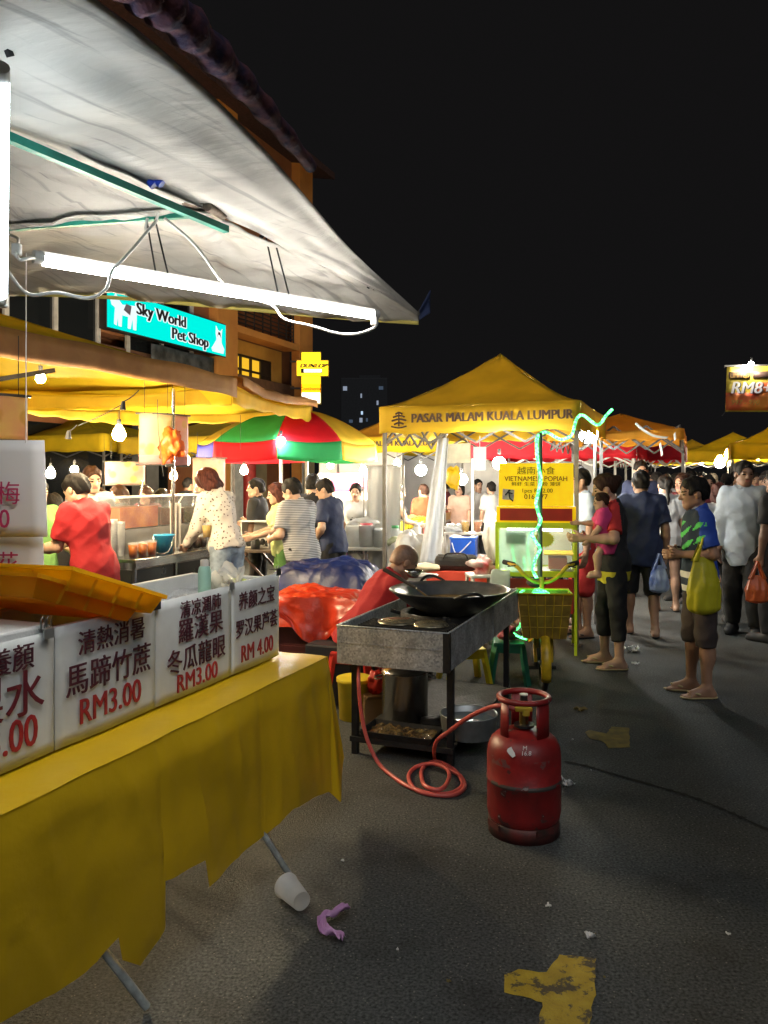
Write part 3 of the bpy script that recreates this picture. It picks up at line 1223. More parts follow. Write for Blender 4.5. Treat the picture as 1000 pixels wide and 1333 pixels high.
# upper windows of the near bays, dark with pale mullions
for k, y in enumerate((-7.2, -10.4, -13.2, -16.0, -19.0)):
    w = MB()
    w.box((-0.07, y, 5.2), (0.08, 2.3, 2.6))
    wo = w.build('window', M_DARKGLASS, bld)
    g = MB()
    for yy in (-1.15, 0, 1.15):
        g.bar((-0.01, y + yy, 3.9), (-0.01, y + yy, 6.5), 0.10, 0.06)
    g.bar((-0.01, y - 1.15, 6.5), (-0.01, y + 1.15, 6.5), 0.08)
    g.bar((-0.01, y - 1.15, 3.9), (-0.01, y + 1.15, 3.9), 0.08)
    g.build('frame', M_FRAME_W, wo)
for k in range(9):
    w = MB()
    w.box((-0.07, -2.6 - k * 2.8, 9.2), (0.08, 1.6, 1.5))
    w.build('window', M_DARKGLASS, bld)
mb = MB()
mb.add([(-9, 0.5, 12.9), (-9, -LEN, 12.9), (0.7, -LEN, 11.0), (0.7, 0.5, 11.0), (-9, 0.5, 12.7), (-9, -LEN, 12.7), (0.7, -LEN, 10.8), (0.7, 0.5, 10.8)],
       [(0, 1, 2, 3), (7, 6, 5, 4), (0, 3, 7, 4), (1, 5, 6, 2), (3, 2, 6, 7)], False)
mb.build('roof', M_TILE, bld)
# arcade: ground floor columns, shop fronts set back
mb = MB()
mb.box((-0.32, -LEN / 2, 3.55), (0.62, LEN - 0.02, 1.4 - 0.01))
mb.build('fascia', mat('fascia_brown', (0.13, 0.06, 0.03), 0.8), bld)
for y, m_, w in ((-3.62, mat('red_paint', (0.55, 0.05, 0.04), 0.5), 0.34), (-4.3, mat('white_paint', (0.7, 0.68, 0.62), 0.6), 0.4), (-7.8, M_GREYWALL, 0.4), (-11.5, M_GREYWALL, 0.4), (-15, M_GREYWALL, 0.4), (-0.3, M_CREAM, 0.5)):
    mb = MB()
    if m_.name == 'red_paint':
        mb.cyl((0.1, y, 0), (0.1, y, 2.84), 0.19, n=18)
    else:
        mb.box((0.02, y, 1.42), (w, w, 2.84))
    mb.build('column', m_, bld)
mb = MB()
mb.box((-0.58, -2.0, 1.4), (0.03, 1.0, 2.8))
mb.build('shutter', M_CREAM, bld)
mb = MB()
mb.box((-0.59, -9.5, 1.3), (0.03, 6.6, 2.6))
mb.box((-0.59, -17.5, 1.3), (0.03, 8.0, 2.6))
mb.build('shop_front', M_DARKGLASS, bld)

# backlit pet shop board on the facade
sg = thing('shop_sign', 'turquoise pet shop lightbox with a dog and a cat drawn at its ends', 'sign', FAC + U * -4.9 + N * 0.22, GR)
mb = MB()
S0, S1, ZB, ZT = -4.35, 0.0, 4.53, 5.36
mb.box((-0.12, (S0 + S1) / 2, (ZB + ZT) / 2), (0.2, S1 - S0, ZT - ZB))
mb.build('case', M_FRAME_D, sg)
mb = MB()
mb.box((-0.012, (S0 + S1) / 2, (ZB + ZT) / 2), (0.02, S1 - S0 - 0.05, ZT - ZB - 0.05))
mb.build('lit_panel', emat('sign_turquoise', (0.0, 0.80, 0.68), 0.95), sg)
M_SIGNW = emat('sign_white', (0.85, 0.97, 0.97), 0.85)
M_SIGNK = mat('sign_black', (0.02, 0.02, 0.025), 0.6)
for body, y, z in (('Sky World', -2.58, 4.98), ('Pet Shop', -1.52, 4.66)):
    text(sg, body, 0.36, M_SIGNW, Q_GRID_STREET, (0.002, y, z), bold=0.09, sx=1.12)
    text(sg, body, 0.36, M_SIGNW, Q_GRID_STREET, (0.001, y, z - 0.022), bold=0.06, sx=1.12)
    text(sg, body, 0.36, M_SIGNK, Q_GRID_STREET, (0.008, y, z), bold=0.032, sx=1.12)


def flat_poly(parent, name, pts, m, x, thick=0.004):
    mb = MB()
    mb.prism(pts, thick, Q_GRID_STREET, (x, 0, 0))
    return mb.build(name, m, parent)


flat_poly(sg, 'cat_drawing', [(-0.62, 4.60), (-0.14, 4.60), (-0.10, 4.72), (-0.22, 4.86), (-0.22, 5.02), (-0.19, 5.22), (-0.27, 5.14), (-0.38, 5.16), (-0.47, 5.26), (-0.48, 5.06), (-0.44, 4.92), (-0.56, 4.78), (-0.66, 4.68)], M_SIGNW, 0.002)
flat_poly(sg, 'cat_face_mark', [(-0.42, 4.98), (-0.36, 5.12), (-0.29, 5.10), (-0.25, 4.98), (-0.30, 5.04), (-0.38, 5.05)], M_SIGNK, 0.007)
flat_poly(sg, 'dog_drawing', [(-3.42, 5.14), (-3.36, 5.28), (-3.34, 5.10), (-3.44, 4.98), (-3.46, 4.62), (-3.56, 4.62), (-3.58, 4.84), (-3.64, 4.62), (-3.73, 4.62), (-3.72, 4.86), (-3.90, 4.86), (-3.92, 4.62), (-4.02, 4.62), (-4.03, 4.80), (-4.07, 4.62), (-4.15, 4.64), (-4.12, 4.98), (-4.22, 5.02), (-4.26, 5.12), (-4.16, 5.18), (-4.10, 5.30), (-4.02, 5.18), (-3.90, 5.08)], M_SIGNW, 0.002)
flat_poly(sg, 'dog_patch', [(-3.86, 4.98), (-3.66, 4.90), (-3.62, 5.10), (-3.78, 5.12)], mat('sign_grey', (0.2, 0.18, 0.25), 0.6), 0.007)
bn = thing('banner', 'dark printed banner hanging below the turquoise pet shop board', 'banner', FAC + U * -6.6 + N * 0.12, GR)
mb = MB()
mb.sheet(lambda a, b: Vector((0.05 + 0.03 * math.sin(a * 9), a * 2.4 - 1.2, 3.72 + 0.72 * b)), 16, 4)
mb.build('sheet', mat('banner_dark', (0.10, 0.10, 0.10), 0.7, col2=(0.02, 0.022, 0.02), scale=4), bn, solid=0.006)

# yellow tyre-shop lightbox on the far corner
tb = thing('tyre_sign', 'yellow cross shaped lightbox over a white panel on the shophouse corner', 'sign', FAC + U * -1.7 + N * 0.75, 0)
M_SY = emat('sign_yellow', (1.0, 0.56, 0.01), 3.0)
M_SO = emat('sign_amber', (1.0, 0.33, 0.005), 2.4)
M_SWB = emat('sign_white_bright', (1.0, 0.9, 0.75), 2.2)
d_ = tb.location.y


def onp(px, py):
    return P(px, py, d_) - tb.location


mb = MB()
a, b = onp(392, 458), onp(418, 526)
mb.box(((a.x + b.x) / 2, 0.09, (a.z + b.z) / 2), (b.x - a.x, 0.16, a.z - b.z))
a, b = onp(386, 469), onp(428, 490)
mb.box(((a.x + b.x) / 2, 0.07, (a.z + b.z) / 2), (b.x - a.x, 0.2, a.z - b.z))
mb.build('case', mat('sign_case', (0.5, 0.4, 0.05), 0.5), tb)
for nm, x0, y0, x1, y1, y, m_ in (('top_panel', 393, 459, 417, 469, 0.0, M_SY), ('name_panel', 387, 470, 427, 489, -0.04, M_SY), ('lower_panel', 393, 490, 417, 500, 0.0, M_SY), ('amber_panel', 393, 500, 417, 511, 0.0, M_SO), ('white_panel', 393, 511, 417, 525, 0.0, M_SWB)):
    a, b = onp(x0, y0), onp(x1, y1)
    mb = MB()
    mb.box(((a.x + b.x) / 2, y, (a.z + b.z) / 2), (b.x - a.x, 0.02, a.z - b.z - 0.004))
    mb.build(nm, m_, tb)
c = onp(408, 479)
text(tb, 'DUNLOP', 0.165, M_SIGNK, frame((1, 0, 0), (0, 0, 1)), (c.x, -0.06, c.z), bold=0.035, shear=0.3, sx=1.15)
a, b = onp(392, 480), onp(420, 486)
mb = MB()
mb.box(((a.x + b.x) / 2, -0.056, (a.z + b.z) / 2), (b.x - a.x, 0.01, a.z - b.z))
mb.build('name_strip', M_SIGNK, tb)
a, b = onp(396, 481), onp(419, 485)
mb = MB()
mb.box(((a.x + b.x) / 2, -0.066, (a.z + b.z) / 2), (b.x - a.x, 0.01, a.z - b.z))
mb.build('name_strip', M_SWB, tb)
c = onp(405, 508)
text(tb, 'Continental', 0.13, mat('sign_brown', (0.25, 0.07, 0.01), 0.6), frame((1, 0, 0), (0, 0, 1)), (c.x, -0.013, c.z), bold=0.004)
mb = MB()
mb.cyl((-0.4, 0.1, onp(0, 470).z), (-0.1, 0.1, onp(0, 470).z), 0.03)
mb.cyl((-0.4, 0.1, onp(0, 505).z), (-0.1, 0.1, onp(0, 505).z), 0.03)
mb.build('bracket', M_FRAME_D, tb)

# far dark tower with a few lit windows
tw = thing('tower', 'dark distant block with scattered pale blue lit windows between the shophouse and tent', 'building', (-2.2, 88, 0))
mb = MB()
mb.box((0, 4, 6.2), (5.2, 8, 12.4), bev=0.1)
mb.box((0.6, 4, 12.6), (2.4, 3, 0.8))
mb.build('wall', mat('far_wall', (0.03, 0.032, 0.036), 0.8), tw)
M_FW = [emat('far_window_%d' % i, c, s) for i, (c, s) in enumerate((((0.55, 0.75, 1.0), 0.8), ((0.35, 0.5, 0.75), 0.12), ((0.6, 0.7, 0.9), 0.35)))]
for i in range(8):
    for j in range(6):
        if random.random() < 0.26:
            mb = MB()
            mb.box((-2.1 + j * 0.84 + random.uniform(-.25, .25), -0.03, 5.2 + i * 0.86 + random.uniform(-.2, .2)), (random.uniform(0.15, 0.5), 0.05, 0.3 + 0.2 * random.random()))
            mb.build('window', M_FW[random.choice((0, 1, 1, 1, 2))], tw)
# ---------------------------------------------------------------- the near drinks stall: canopy
def streak_cloth(name, col, col2, **k):
    return mat(name, col, 0.75, col2=col2, stretch=(1.2, 5.0, 3.0), scale=1.7, bump=0.35, bscale=5.0, spec=0.3, **k)


M_CANVAS = streak_cloth('canvas_offwhite', (0.64, 0.61, 0.55), (0.54, 0.51, 0.46), trans=0.12)
_nt = M_CANVAS.node_tree
_b = _nt.nodes[M_CANVAS['bsdf']]
_old = _b.inputs['Base Color'].links[0].from_socket
for _sc, _thr, _st, _rot in ((2.6, 0.58, (1.9, 0.10, 1), R(60)), (5.0, 0.62, (1.2, 0.14, 1), R(52)), (2.2, 0.62, (1.0, 0.45, 1), R(-10))):   # long grey dirt streaks
    _tc, _mp, _n, _r, _mx = (_nt.nodes.new(k) for k in ('ShaderNodeTexCoord', 'ShaderNodeMapping', 'ShaderNodeTexNoise', 'ShaderNodeMapRange', 'ShaderNodeMixRGB'))
    _nt.links.new(_tc.outputs['Object'], _mp.inputs[0])
    _mp.inputs['Scale'].default_value = _st
    _mp.inputs['Rotation'].default_value = (0, 0, _rot)
    _mp.vector_type = 'TEXTURE'
    _nt.links.new(_mp.outputs[0], _n.inputs[0])
    _n.inputs['Scale'].default_value = _sc
    _n.inputs['Detail'].default_value = 4
    _r.inputs[1].default_value = _thr
    _r.inputs[2].default_value = _thr + 0.09
    _r.inputs[4].default_value = 0.62
    _nt.links.new(_n.outputs[0], _r.inputs[0])
    _nt.links.new(_r.outputs[0], _mx.inputs[0])
    _nt.links.new(_old, _mx.inputs[1])
    _mx.inputs[2].default_value = (0.20, 0.19, 0.18, 1)
    _old = _mx.outputs[0]
_nt.links.new(_old, _b.inputs['Base Color'])
M_GREEN = mat('green_paint', (0.025, 0.30, 0.22), 0.45, var=0.3, scale=12, bump=0.1)
M_BLACKROPE = mat('black_cord', (0.012, 0.012, 0.012), 0.8)
M_WHITEWIRE = mat('white_wire', (0.75, 0.73, 0.68), 0.5)

cn = thing('stall_canopy', 'large off white canvas canopy over the near drinks stall, green steel frame', 'canopy', (-1.9, 2.0, 0))
OUT = [(-1.1, -.4, 2.36), (-.9, .3, 2.36), (-.62, 1.0, 2.35), P(120, -4, 1.34), P(205, 60, 1.5), P(300, 148, 1.77), P(382, 237, 2.1), P(450, 318, 2.6), P(500, 366, 2.95), P(546, 408, 3.2)]
INN = [(-1.9, -.4, 2.30), (-1.5, .4, 2.3), (-1.05, 1.2, 2.3), (-.93, 1.48, 2.298), P(10, 168, 1.71), P(150, 225, 2.0), P(300, 287, 2.33), P(400, 337, 2.65), P(480, 372, 2.9), P(544, 411, 3.2)]
oc, ic = catmull(OUT, 10), catmull(INN, 10)


def wr_(p, a):
    return a * (noise.noise(Vector(p) * 3.1) + 0.5 * noise.noise(Vector(p) * 7.3))


def strip1(a, b):
    p0, p1 = along(oc, a), along(ic, a)
    p = p0.lerp(p1, b)
    w = min(1, (1 - a) * 6)
    p.z -= 0.012 * math.sin(math.pi * b) * w
    p.z += (wr_((a * 5, b * 0.8, 0), 0.007) + 0.004 * math.sin(b * 16 + a * 9)) * w * min(1, 6 * b + 0.15)
    return p


LOW = [P(-420, 372, 3.6), P(-180, 376, 3.45), P(0, 380, 3.3), P(130, 384, 3.22), P(255, 394, 3.2), P(330, 401, 3.2), P(430, 410, 3.2), P(500, 415, 3.2), P(545, 418, 3.2)]
UPP = [P(-420, 322, 2.75), P(-180, 305, 2.5), P(0, 297, 2.4), P(130, 283, 2.3), P(255, 271, 2.24), P(300, 287, 2.33), P(400, 337, 2.65), P(480, 372, 2.9), P(544, 411, 3.2)]
lc, uc = catmull(LOW, 8), catmull(UPP, 8)


def strip2(a, b):
    p = along(uc, a).lerp(along(lc, a), b)
    w = min(1, (1 - a) * 5)
    p.z += 0.03 * math.sin(math.pi * b) * w + wr_((a * 5, b * 2, 5), 0.025) * w
    if b > 0.999:
        p.z += 0.006 * math.sin(a * 40)
    return p


def hem(a, b):
    p = along(lc, a)
    return p - UP * (0.014 * b) + Vector((0, 0.004 * b, 0))


def strip3(a, b):
    p0 = Vector(P(290, 281, 2.30)).lerp(Vector((-1.5, .4, 2.3)), a)
    p1 = Vector(P(290, 275, 2.26)).lerp(Vector(P(-420, 322, 2.75)), a)
    p = p0.lerp(p1, b)
    p.z += 0.16 * a * math.sin(math.pi * b) + wr_((a * 4, b * 3, 9), 0.03) * min(1, a * 5)
    return p


mb = MB()
mb.sheet(strip1, 90, 22)
mb.sheet(strip2, 64, 18)
mb.sheet(strip3, 30, 18)
mb.build('canvas', M_CANVAS, cn, world=True, solid=0.004)
mb = MB()
mb.sheet(lambda a, b: hem(0.1 + a * 0.9, b), 60, 2)
mb.build('hem', mat('hem_yellow', (0.60, 0.50, 0.12), 0.7, var=0.3), cn, world=True, solid=0.004)
M_ROLL = mat('roll_cloth', (0.16, 0.05, 0.06), 0.9, col2=(0.03, 0.02, 0.06), scale=26, bump=0.6, bscale=30)
roll = [Vector(p) + N * 0.035 + UP * 0.055 for p in oc[8:62]]
mb = MB()
mb.tube(roll, [0.055 * (1 - 0.75 * (i / len(roll)) ** 2) * (1 + 0.15 * math.sin(i * 1.7)) for i in range(len(roll))], 10)
mb.build('rolled_flap', M_ROLL, cn, world=True)
mb = MB()
k0 = Vector(P(546, 408, 3.2))
mb.sheet(lambda a, b: k0 + Vector((0.045 * a, 0.02 * a, 0.085 * a - 0.09 * b * (0.4 + a * 0.6) + 0.012)) + Vector((0, 0.02 * math.sin(b * 3), 0)), 5, 6)
mb.build('corner_patch', mat('navy_cloth', (0.02, 0.035, 0.10), 0.8), cn, world=True, solid=0.004)
mb = MB()
ca = Vector(P(295, 290, 2.33)) - UP * 0.02
mb.bar(ca, Vector((-1.52, .38, 2.28)), 0.019)
beamA = mb.build('beam', M_GREEN, cn, world=True)
mb = MB()
mb.bar(Vector(P(262, 272, 2.27)) - UP * 0.014, Vector(P(-420, 330, 2.80)), 0.017)
mb.build('beam', M_GREEN, cn, world=True)
mb = MB()
e = Vector(P(-420, 330, 2.80))
mb.bar((e.x, e.y, 0), e, 0.04)
mb.bar((-1.52, .38, 0), (-1.52, .38, 2.28), 0.04)
mb.build('post', M_GREEN, cn, world=True)
mb = MB()
mb.bar(Vector(P(240, 262, 2.20)), Vector(P(306, 284, 2.34)), 0.022, 0.012)
mb.bar(Vector(P(262, 262, 2.2)), Vector(P(300, 274, 2.3)), 0.012)
mb.cyl(Vector(P(270, 268, 2.2)), Vector(P(290, 280, 2.3)), 0.014)
mb.build('bracket', mat('rusty_metal', (0.20, 0.15, 0.11), 0.6, metal=0.6, var=0.5, scale=30), cn, world=True)
mb = MB()
for x, y, dd in ((195, 240, 2.05), (205, 238, 2.05)):
    mb.cyl(P(x, y - 4, dd), P(x + 6, y + 2, dd), 0.012)
mb.build('blue_tie', mat('blue_plastic', (0.02, 0.06, 0.5), 0.4), cn, world=True)
for pts in ([P(345, 304, 2.55), P(338, 308, 2.55)], [P(345, 304, 2.55), P(358, 308, 2.56)], [P(482, 366, 2.95), P(479, 375, 2.95)], [P(486, 368, 2.95), P(488, 377, 2.95)]):
    mb = MB()
    mb.tube(sag(pts[0], pts[1], 0.004, 4), 0.006, 6)
    mb.build('cloth_tie', M_BLACKROPE, cn, world=True)
mb = MB()
mb.tube(catmull([P(2, -20, 1.4), P(8, 8, 1.42), P(2, 40, 1.42), P(14, 74, 1.44)], 6), 0.008, 6)
mb.build('strap', M_BLACKROPE, cn, world=True)


def led_batten(label, a, b, group, col=(1.0, 0.97, 0.91), down=UP * -1, k=1.0):
    a, b = Vector(a), Vector(b)
    t = thing('led_tube', label, 'lamp', (a + b) / 2, 0, group)
    d = (b - a).normalized()
    dn = (down - d * d.dot(down)).normalized()
    up = -dn
    sd = d.cross(up)
    # white aluminium back with a rounded lens below
    mb = MB()
    prof = [(-0.008, 0.010), (-0.008, 0.022), (0.008, 0.022), (0.008, 0.010)]
    vs = [p + sd * x + up * z for p in (a, b) for x, z in prof]
    mb.add(vs, [(0, 1, 5, 4), (1, 2, 6, 5), (2, 3, 7, 6), (3, 2, 1, 0), (4, 5, 6, 7), (3, 0, 4, 7)], False)
    mb.build('housing', M_WHITEWIRE, t, world=True)
    mb = MB()
    n = 9
    vs = []
    for p in (a + d * 0.012, b - d * 0.012):
        for i in range(n):
            w = R(-40) + R(260) * i / (n - 1)
            vs.append(p + sd * (-math.cos(w) * 0.0135) - up * (math.sin(w) * 0.0145))
    mb.add(vs, [(i, i + 1, n + i + 1, n + i) for i in range(n - 1)] + [list(range(n - 1, -1, -1)), list(range(n, 2 * n))], True)
    mb.build('lens', emat('tube_%d' % len(_mats), col, TUBE * k), t, world=True)
    for p, s in ((a, 1), (b, -1)):
        mb = MB()
        mb.cyl(p - d * s * 0.012 + up * 0.006, p + d * s * 0.012 + up * 0.006, 0.017, n=12)
        mb.build('end_cap', M_WHITEWIRE, t, world=True)
    return t


TL, TR = P(50, 338, 2.04), P(488, 411, 2.76)
t1 = led_batten('long glowing LED tube slung on strings under the near canopy', TL, TR, 'LED tubes of the near stall')
for (x0, y0, d0, fx) in ((196, 284, 2.28, 0.30), (350, 303, 2.55, 0.665)):
    top = Vector(P(x0, y0, d0))
    bt = Vector(TL).lerp(Vector(TR), fx) + UP * 0.02
    for s in (-0.012, 0.012):
        mb = MB()
        mb.tube([top + Vector((s, 0, 0)), bt + Vector((s * 1.4, 0, 0))], 0.0028, 6)
        mb.build('cord', M_BLACKROPE, t1, world=True)
t2 = led_batten('LED tube hanging on end at the left edge of the near canopy', P(1, 98, 1.33), P(1, 388, 1.78), 'LED tubes of the near stall', (0.80, 0.92, 1.0), Vector((0.6, -0.6, -0.3)), 0.5)
wires = thing('lamp_cable', 'white flex looping between the LED tubes under the canopy', 'cable', P(100, 360, 2.0))
for pts in ([(488, 409, 2.76), (490, 424, 2.74), (468, 434, 2.7), (440, 434, 2.7), (405, 424, 2.65), (370, 415, 2.6), (352, 396, 2.55), (300, 378, 2.4), (255, 320, 2.3), (214, 284, 2.27)],
            [(2, 332, 2.0), (14, 358, 2.0), (38, 383, 2.0), (75, 381, 2.0), (115, 388, 2.0), (138, 376, 2.05), (146, 352, 2.08), (160, 338, 2.1), (178, 318, 2.2), (205, 286, 2.27)],
            [(50, 336, 2.04), (38, 336, 2.0), (26, 338, 1.98), (20, 328, 1.98), (24, 312, 2.2), (14, 306, 2.3)],
            [(192, 284, 2.27), (190, 300, 2.27), (202, 290, 2.27), (206, 276, 2.26)]):
    mb = MB()
    mb.tube(catmull([P(*q) for q in pts], 6), 0.0045, 6)
    mb.build('flex', M_WHITEWIRE, wires, world=True)
for q in ((22, 325, 1.98), (4, 392, 1.8), (487, 418, 2.74)):
    mb = MB()
    mb.box(P(*q), (0.022, 0.018, 0.03), bev=0.004)
    mb.build('connector', M_WHITEWIRE, wires, world=True)

# ---------------------------------------------------------------- table, cloth
K = Vector((-0.26, 3.57, 0.0))
TBL = thing('trestle_table', 'long folding table under yellow plastic sheet with splayed pale steel legs', 'table', K, GR)
# local frame: x towards street (front edge x = 0), y along the row (far end y = 0, towards viewer negative)
mb = MB()
mb.box((-0.37, -1.55, 0.725), (0.70, 3.04, 0.028))
mb.build('table_top', mat('ply', (0.35, 0.24, 0.13), 0.7), TBL)
M_LEGS = mat('pale_steel', (0.55, 0.60, 0.58), 0.4, metal=0.3, var=0.3, scale=30)
for f0 in (PZ(377, 1143, 0.0), PZ(191, 1316, 0.0)):
    mb = MB()
    f0 = f0 + UP * 0.012
    mb.tube([f0, f0 + Vector((-0.34, -0.24, 0.695))], 0.0125, 10)
    mb.build('leg', M_LEGS, TBL, world=True)
for s in (-0.35, -2.3):
    mb = MB()
    mb.tube([(-0.66, s - 0.3, 0.012), (-0.25, s + 0.1, 0.705)], 0.0125, 10)
    mb.build('leg', M_LEGS, TBL)

M_VINYL = mat('yellow_vinyl', (0.76, 0.48, 0.012), 0.36, var=0.07, scale=3, bump=0.3, bscale=7, spec=0.45)
FR = [(-320, 1500), (-120, 1400), (0, 1322), (60, 1290), (100, 1262), (142, 1217), (146, 1246), (168, 1253), (186, 1228), (201, 1204), (203, 1144), (212, 1140), (233, 1127), (250, 1119), (254, 1117), (257, 1151), (275, 1137), (305, 1110), (337, 1085), (370, 1051), (398, 1038), (425, 1028)]
sN = N.normalized()
bottom_pts = []
for x, y in FR:
    # ray through the pixel meets the vertical plane of the table's front edge
    dr_ = Vector(((x - 500) / F, 1.0, (620 - y) / F))
    o_ = Vector((0, 0, CAMZ))
    t_ = (K - o_).dot(sN) / dr_.dot(sN)
    p = o_ + dr_ * t_
    bottom_pts.append(((p - K).dot(U), p.z))
bottom_pts.sort()


def bottom_z(s):
    bp = bottom_pts
    if s <= bp[0][0]:
        return bp[0][1]
    for i in range(len(bp) - 1):
        if s <= bp[i + 1][0]:
            a = (s - bp[i][0]) / max(1e-6, bp[i + 1][0] - bp[i][0])
            return lerp(bp[i][1], bp[i + 1][1], a)
    return bp[-1][1]


cl = thing('tablecloth', 'torn yellow plastic sheet draped over the drinks stall table', 'tablecloth', K, GR)
SMIN = -3.1
ss = sorted(set([SMIN + i * 0.02 for i in range(int(-SMIN / 0.02))] + [round(s, 4) for s, z in bottom_pts if s < 0] + [0.0]))
rows = 26
vs, fs = [], []
for s in ss:
    zb = bottom_z(s)
    for j in range(rows + 1):
        b = j / rows
        z = lerp(0.742, zb, b)
        dz = 0.742 - z
        x = 0.004 + 0.012 * min(1, dz * 12) + dz * 0.035 + 0.016 * dz * math.sin(s * 9 + 2.2 * math.sin(s * 2.3)) + 0.010 * noise.noise(Vector((s * 4, z * 5, 1.3))) * min(1, dz * 10) - 0.010 * (abs(noise.noise(Vector((s * 7 + z * 2, z * 2.2 + s, 4)))) ** 0.5 - 0.5) * min(1, dz * 14) - 0.003 * (abs(math.sin(s * 5.2)) < 0.05)
        vs.append((x, s, z if b > 0 else 0.744))
w = rows + 1
for i in range(len(ss) - 1):
    for j in range(rows):
        fs.append((i * w + j, i * w + j + 1, (i + 1) * w + j + 1, (i + 1) * w + j))
mb = MB()
mb.add(vs, fs, True)
# top and rounded edge


def topf(a, b):
    s = SMIN * a
    x = lerp(0.006, -0.73, b)
    z = 0.7445 + 0.004 * noise.noise(Vector((s * 5, x * 8, 4))) + (0.004 if b > 0.03 else 0)
    return Vector((x, s, z))


mb.sheet(topf, 120, 24)
# far corner fold: gathers, flares out past the end of the table and ends in a tip
inv = root_matrix(cl).inverted()
tipc = [inv @ Vector(P(425, 1028, 3.575)), inv @ Vector(P(441, 1045, 3.62)), inv @ Vector(P(451, 986, 3.70)), inv @ Vector(P(440, 920, 3.66))]
kc = Vector((0.008, 0.0, 0.744))
edge = [tipc[0], tipc[0].lerp(tipc[1], 0.5), tipc[1], tipc[1].lerp(tipc[2], 0.33), tipc[1].lerp(tipc[2], 0.66), tipc[2]]


def fold(a, b):
    e = along(edge, a)
    p = kc.lerp(e, b)
    return p + Vector((0.012 * math.sin(a * 5) * b, 0, 0))


mb.sheet(fold, 16, 18)


def endf(a, b):
    x = lerp(0.008, -0.72, a)
    e = Vector((lerp(tipc[2].x - 0.02, -0.72, a ** 0.8), lerp(tipc[2].y, 0.05, min(1, a * 2.5)), lerp(tipc[2].z, 0.42, min(1, a * 1.5))))
    p = Vector((x, 0.004, 0.744)).lerp(e, b)
    p.y += 0.02 * math.sin(a * 20) * b
    return p


mb.sheet(endf, 28, 12)
mb.build('sheet', M_VINYL, cl)

# ---------------------------------------------------------------- styrofoam boxes and their signs
M_FOAM = mat('styrofoam', (0.80, 0.82, 0.82), 0.75, var=0.06, scale=12, bump=0.12, bscale=140)
M_BOARD = mat('sign_card', (0.77, 0.80, 0.80), 0.5, var=0.16, scale=5, bump=0.05, bscale=12)
M_RED = mat('print_red', (0.42, 0.025, 0.035), 0.5)
M_MAROON = mat('print_maroon', (0.085, 0.014, 0.03), 0.5)
XS = -0.186                                     # plane of the signs, local x in the table's frame


def foam_box(y0, y1, label, depth=0.43, h=0.355, ice=True):
    o = K + N * (XS - 0.012) + U * (y1 - 0.10) + UP * 0.751
    t = thing('foam_box', label, 'box', o, GR, 'styrofoam ice boxes on the yellow table')
    L = y1 - y0
    wl = 0.035
    mb = MB()
    mb.box((-wl / 2, -L / 2, h / 2), (wl, L, h), bev=0.006)
    mb.box((-depth + wl / 2, -L / 2, h / 2), (wl, L, h), bev=0.006)
    mb.box((-depth / 2, -wl / 2, h / 2), (depth - 2 * wl + 0.004, wl, h), bev=0.006)
    mb.box((-depth / 2, -L + wl / 2, h / 2), (depth - 2 * wl + 0.004, wl, h), bev=0.006)
    mb.box((-depth / 2, -L / 2, 0.03), (depth - 0.03, L - 0.03, 0.05))
    mb.build('shell', M_FOAM, t)
    if ice:
        mb = MB()
        mb.sheet(lambda a, b: Vector((lerp(-wl, -depth + wl, b), lerp(-wl, -L + wl, a), h - 0.07 + 0.035 * noise.noise(Vector((a * 14, b * 7, 2))))), 36, 16)
        mb.build('ice', mat('ice', (0.75, 0.78, 0.80), 0.25, bump=0.4, bscale=60), t)
    return t


foam_box(-0.86, -0.02, 'open foam ice box at the far end of the yellow table')
foam_box(-1.32, -0.875, 'foam ice box under the yellow trays, behind the second price card', ice=False)
lidb = foam_box(-2.3, -1.335, 'nearest foam ice box, closed with a flat foam lid', ice=False, h=0.335)
mb = MB()
mb.box((-0.215, -0.4825, 0.356), (0.44, 0.97, 0.04), bev=0.008)
mb.build('lid', M_FOAM, lidb)


def price_card(y0, y1, z0, z1, label, lines, tilt=0.0, curl=0.004):
    """lines: (text, centre fraction, baseline fraction, size, material, bold, sx)"""
    W, H = y1 - y0, z1 - z0
    t = thing('price_card', label, 'sign', K + N * XS + U * (y0 - 0.10) + UP * z0, GR, 'price cards on the foam boxes')
    mb = MB()
    mb.sheet(lambda a, b: Vector((0.002 + curl * math.sin(a * math.pi) * (1 - b), a * W, b * H)), 14, 10)
    mb.build('card', M_BOARD, t, solid=0.003)
    for body, cx, cz, size, m_, bold, sx in lines:
        text(t, body, size, m_, Q_GRID_STREET, (0.0045 + curl, cx * W, cz * H), bold=bold, sx=sx)
    return t


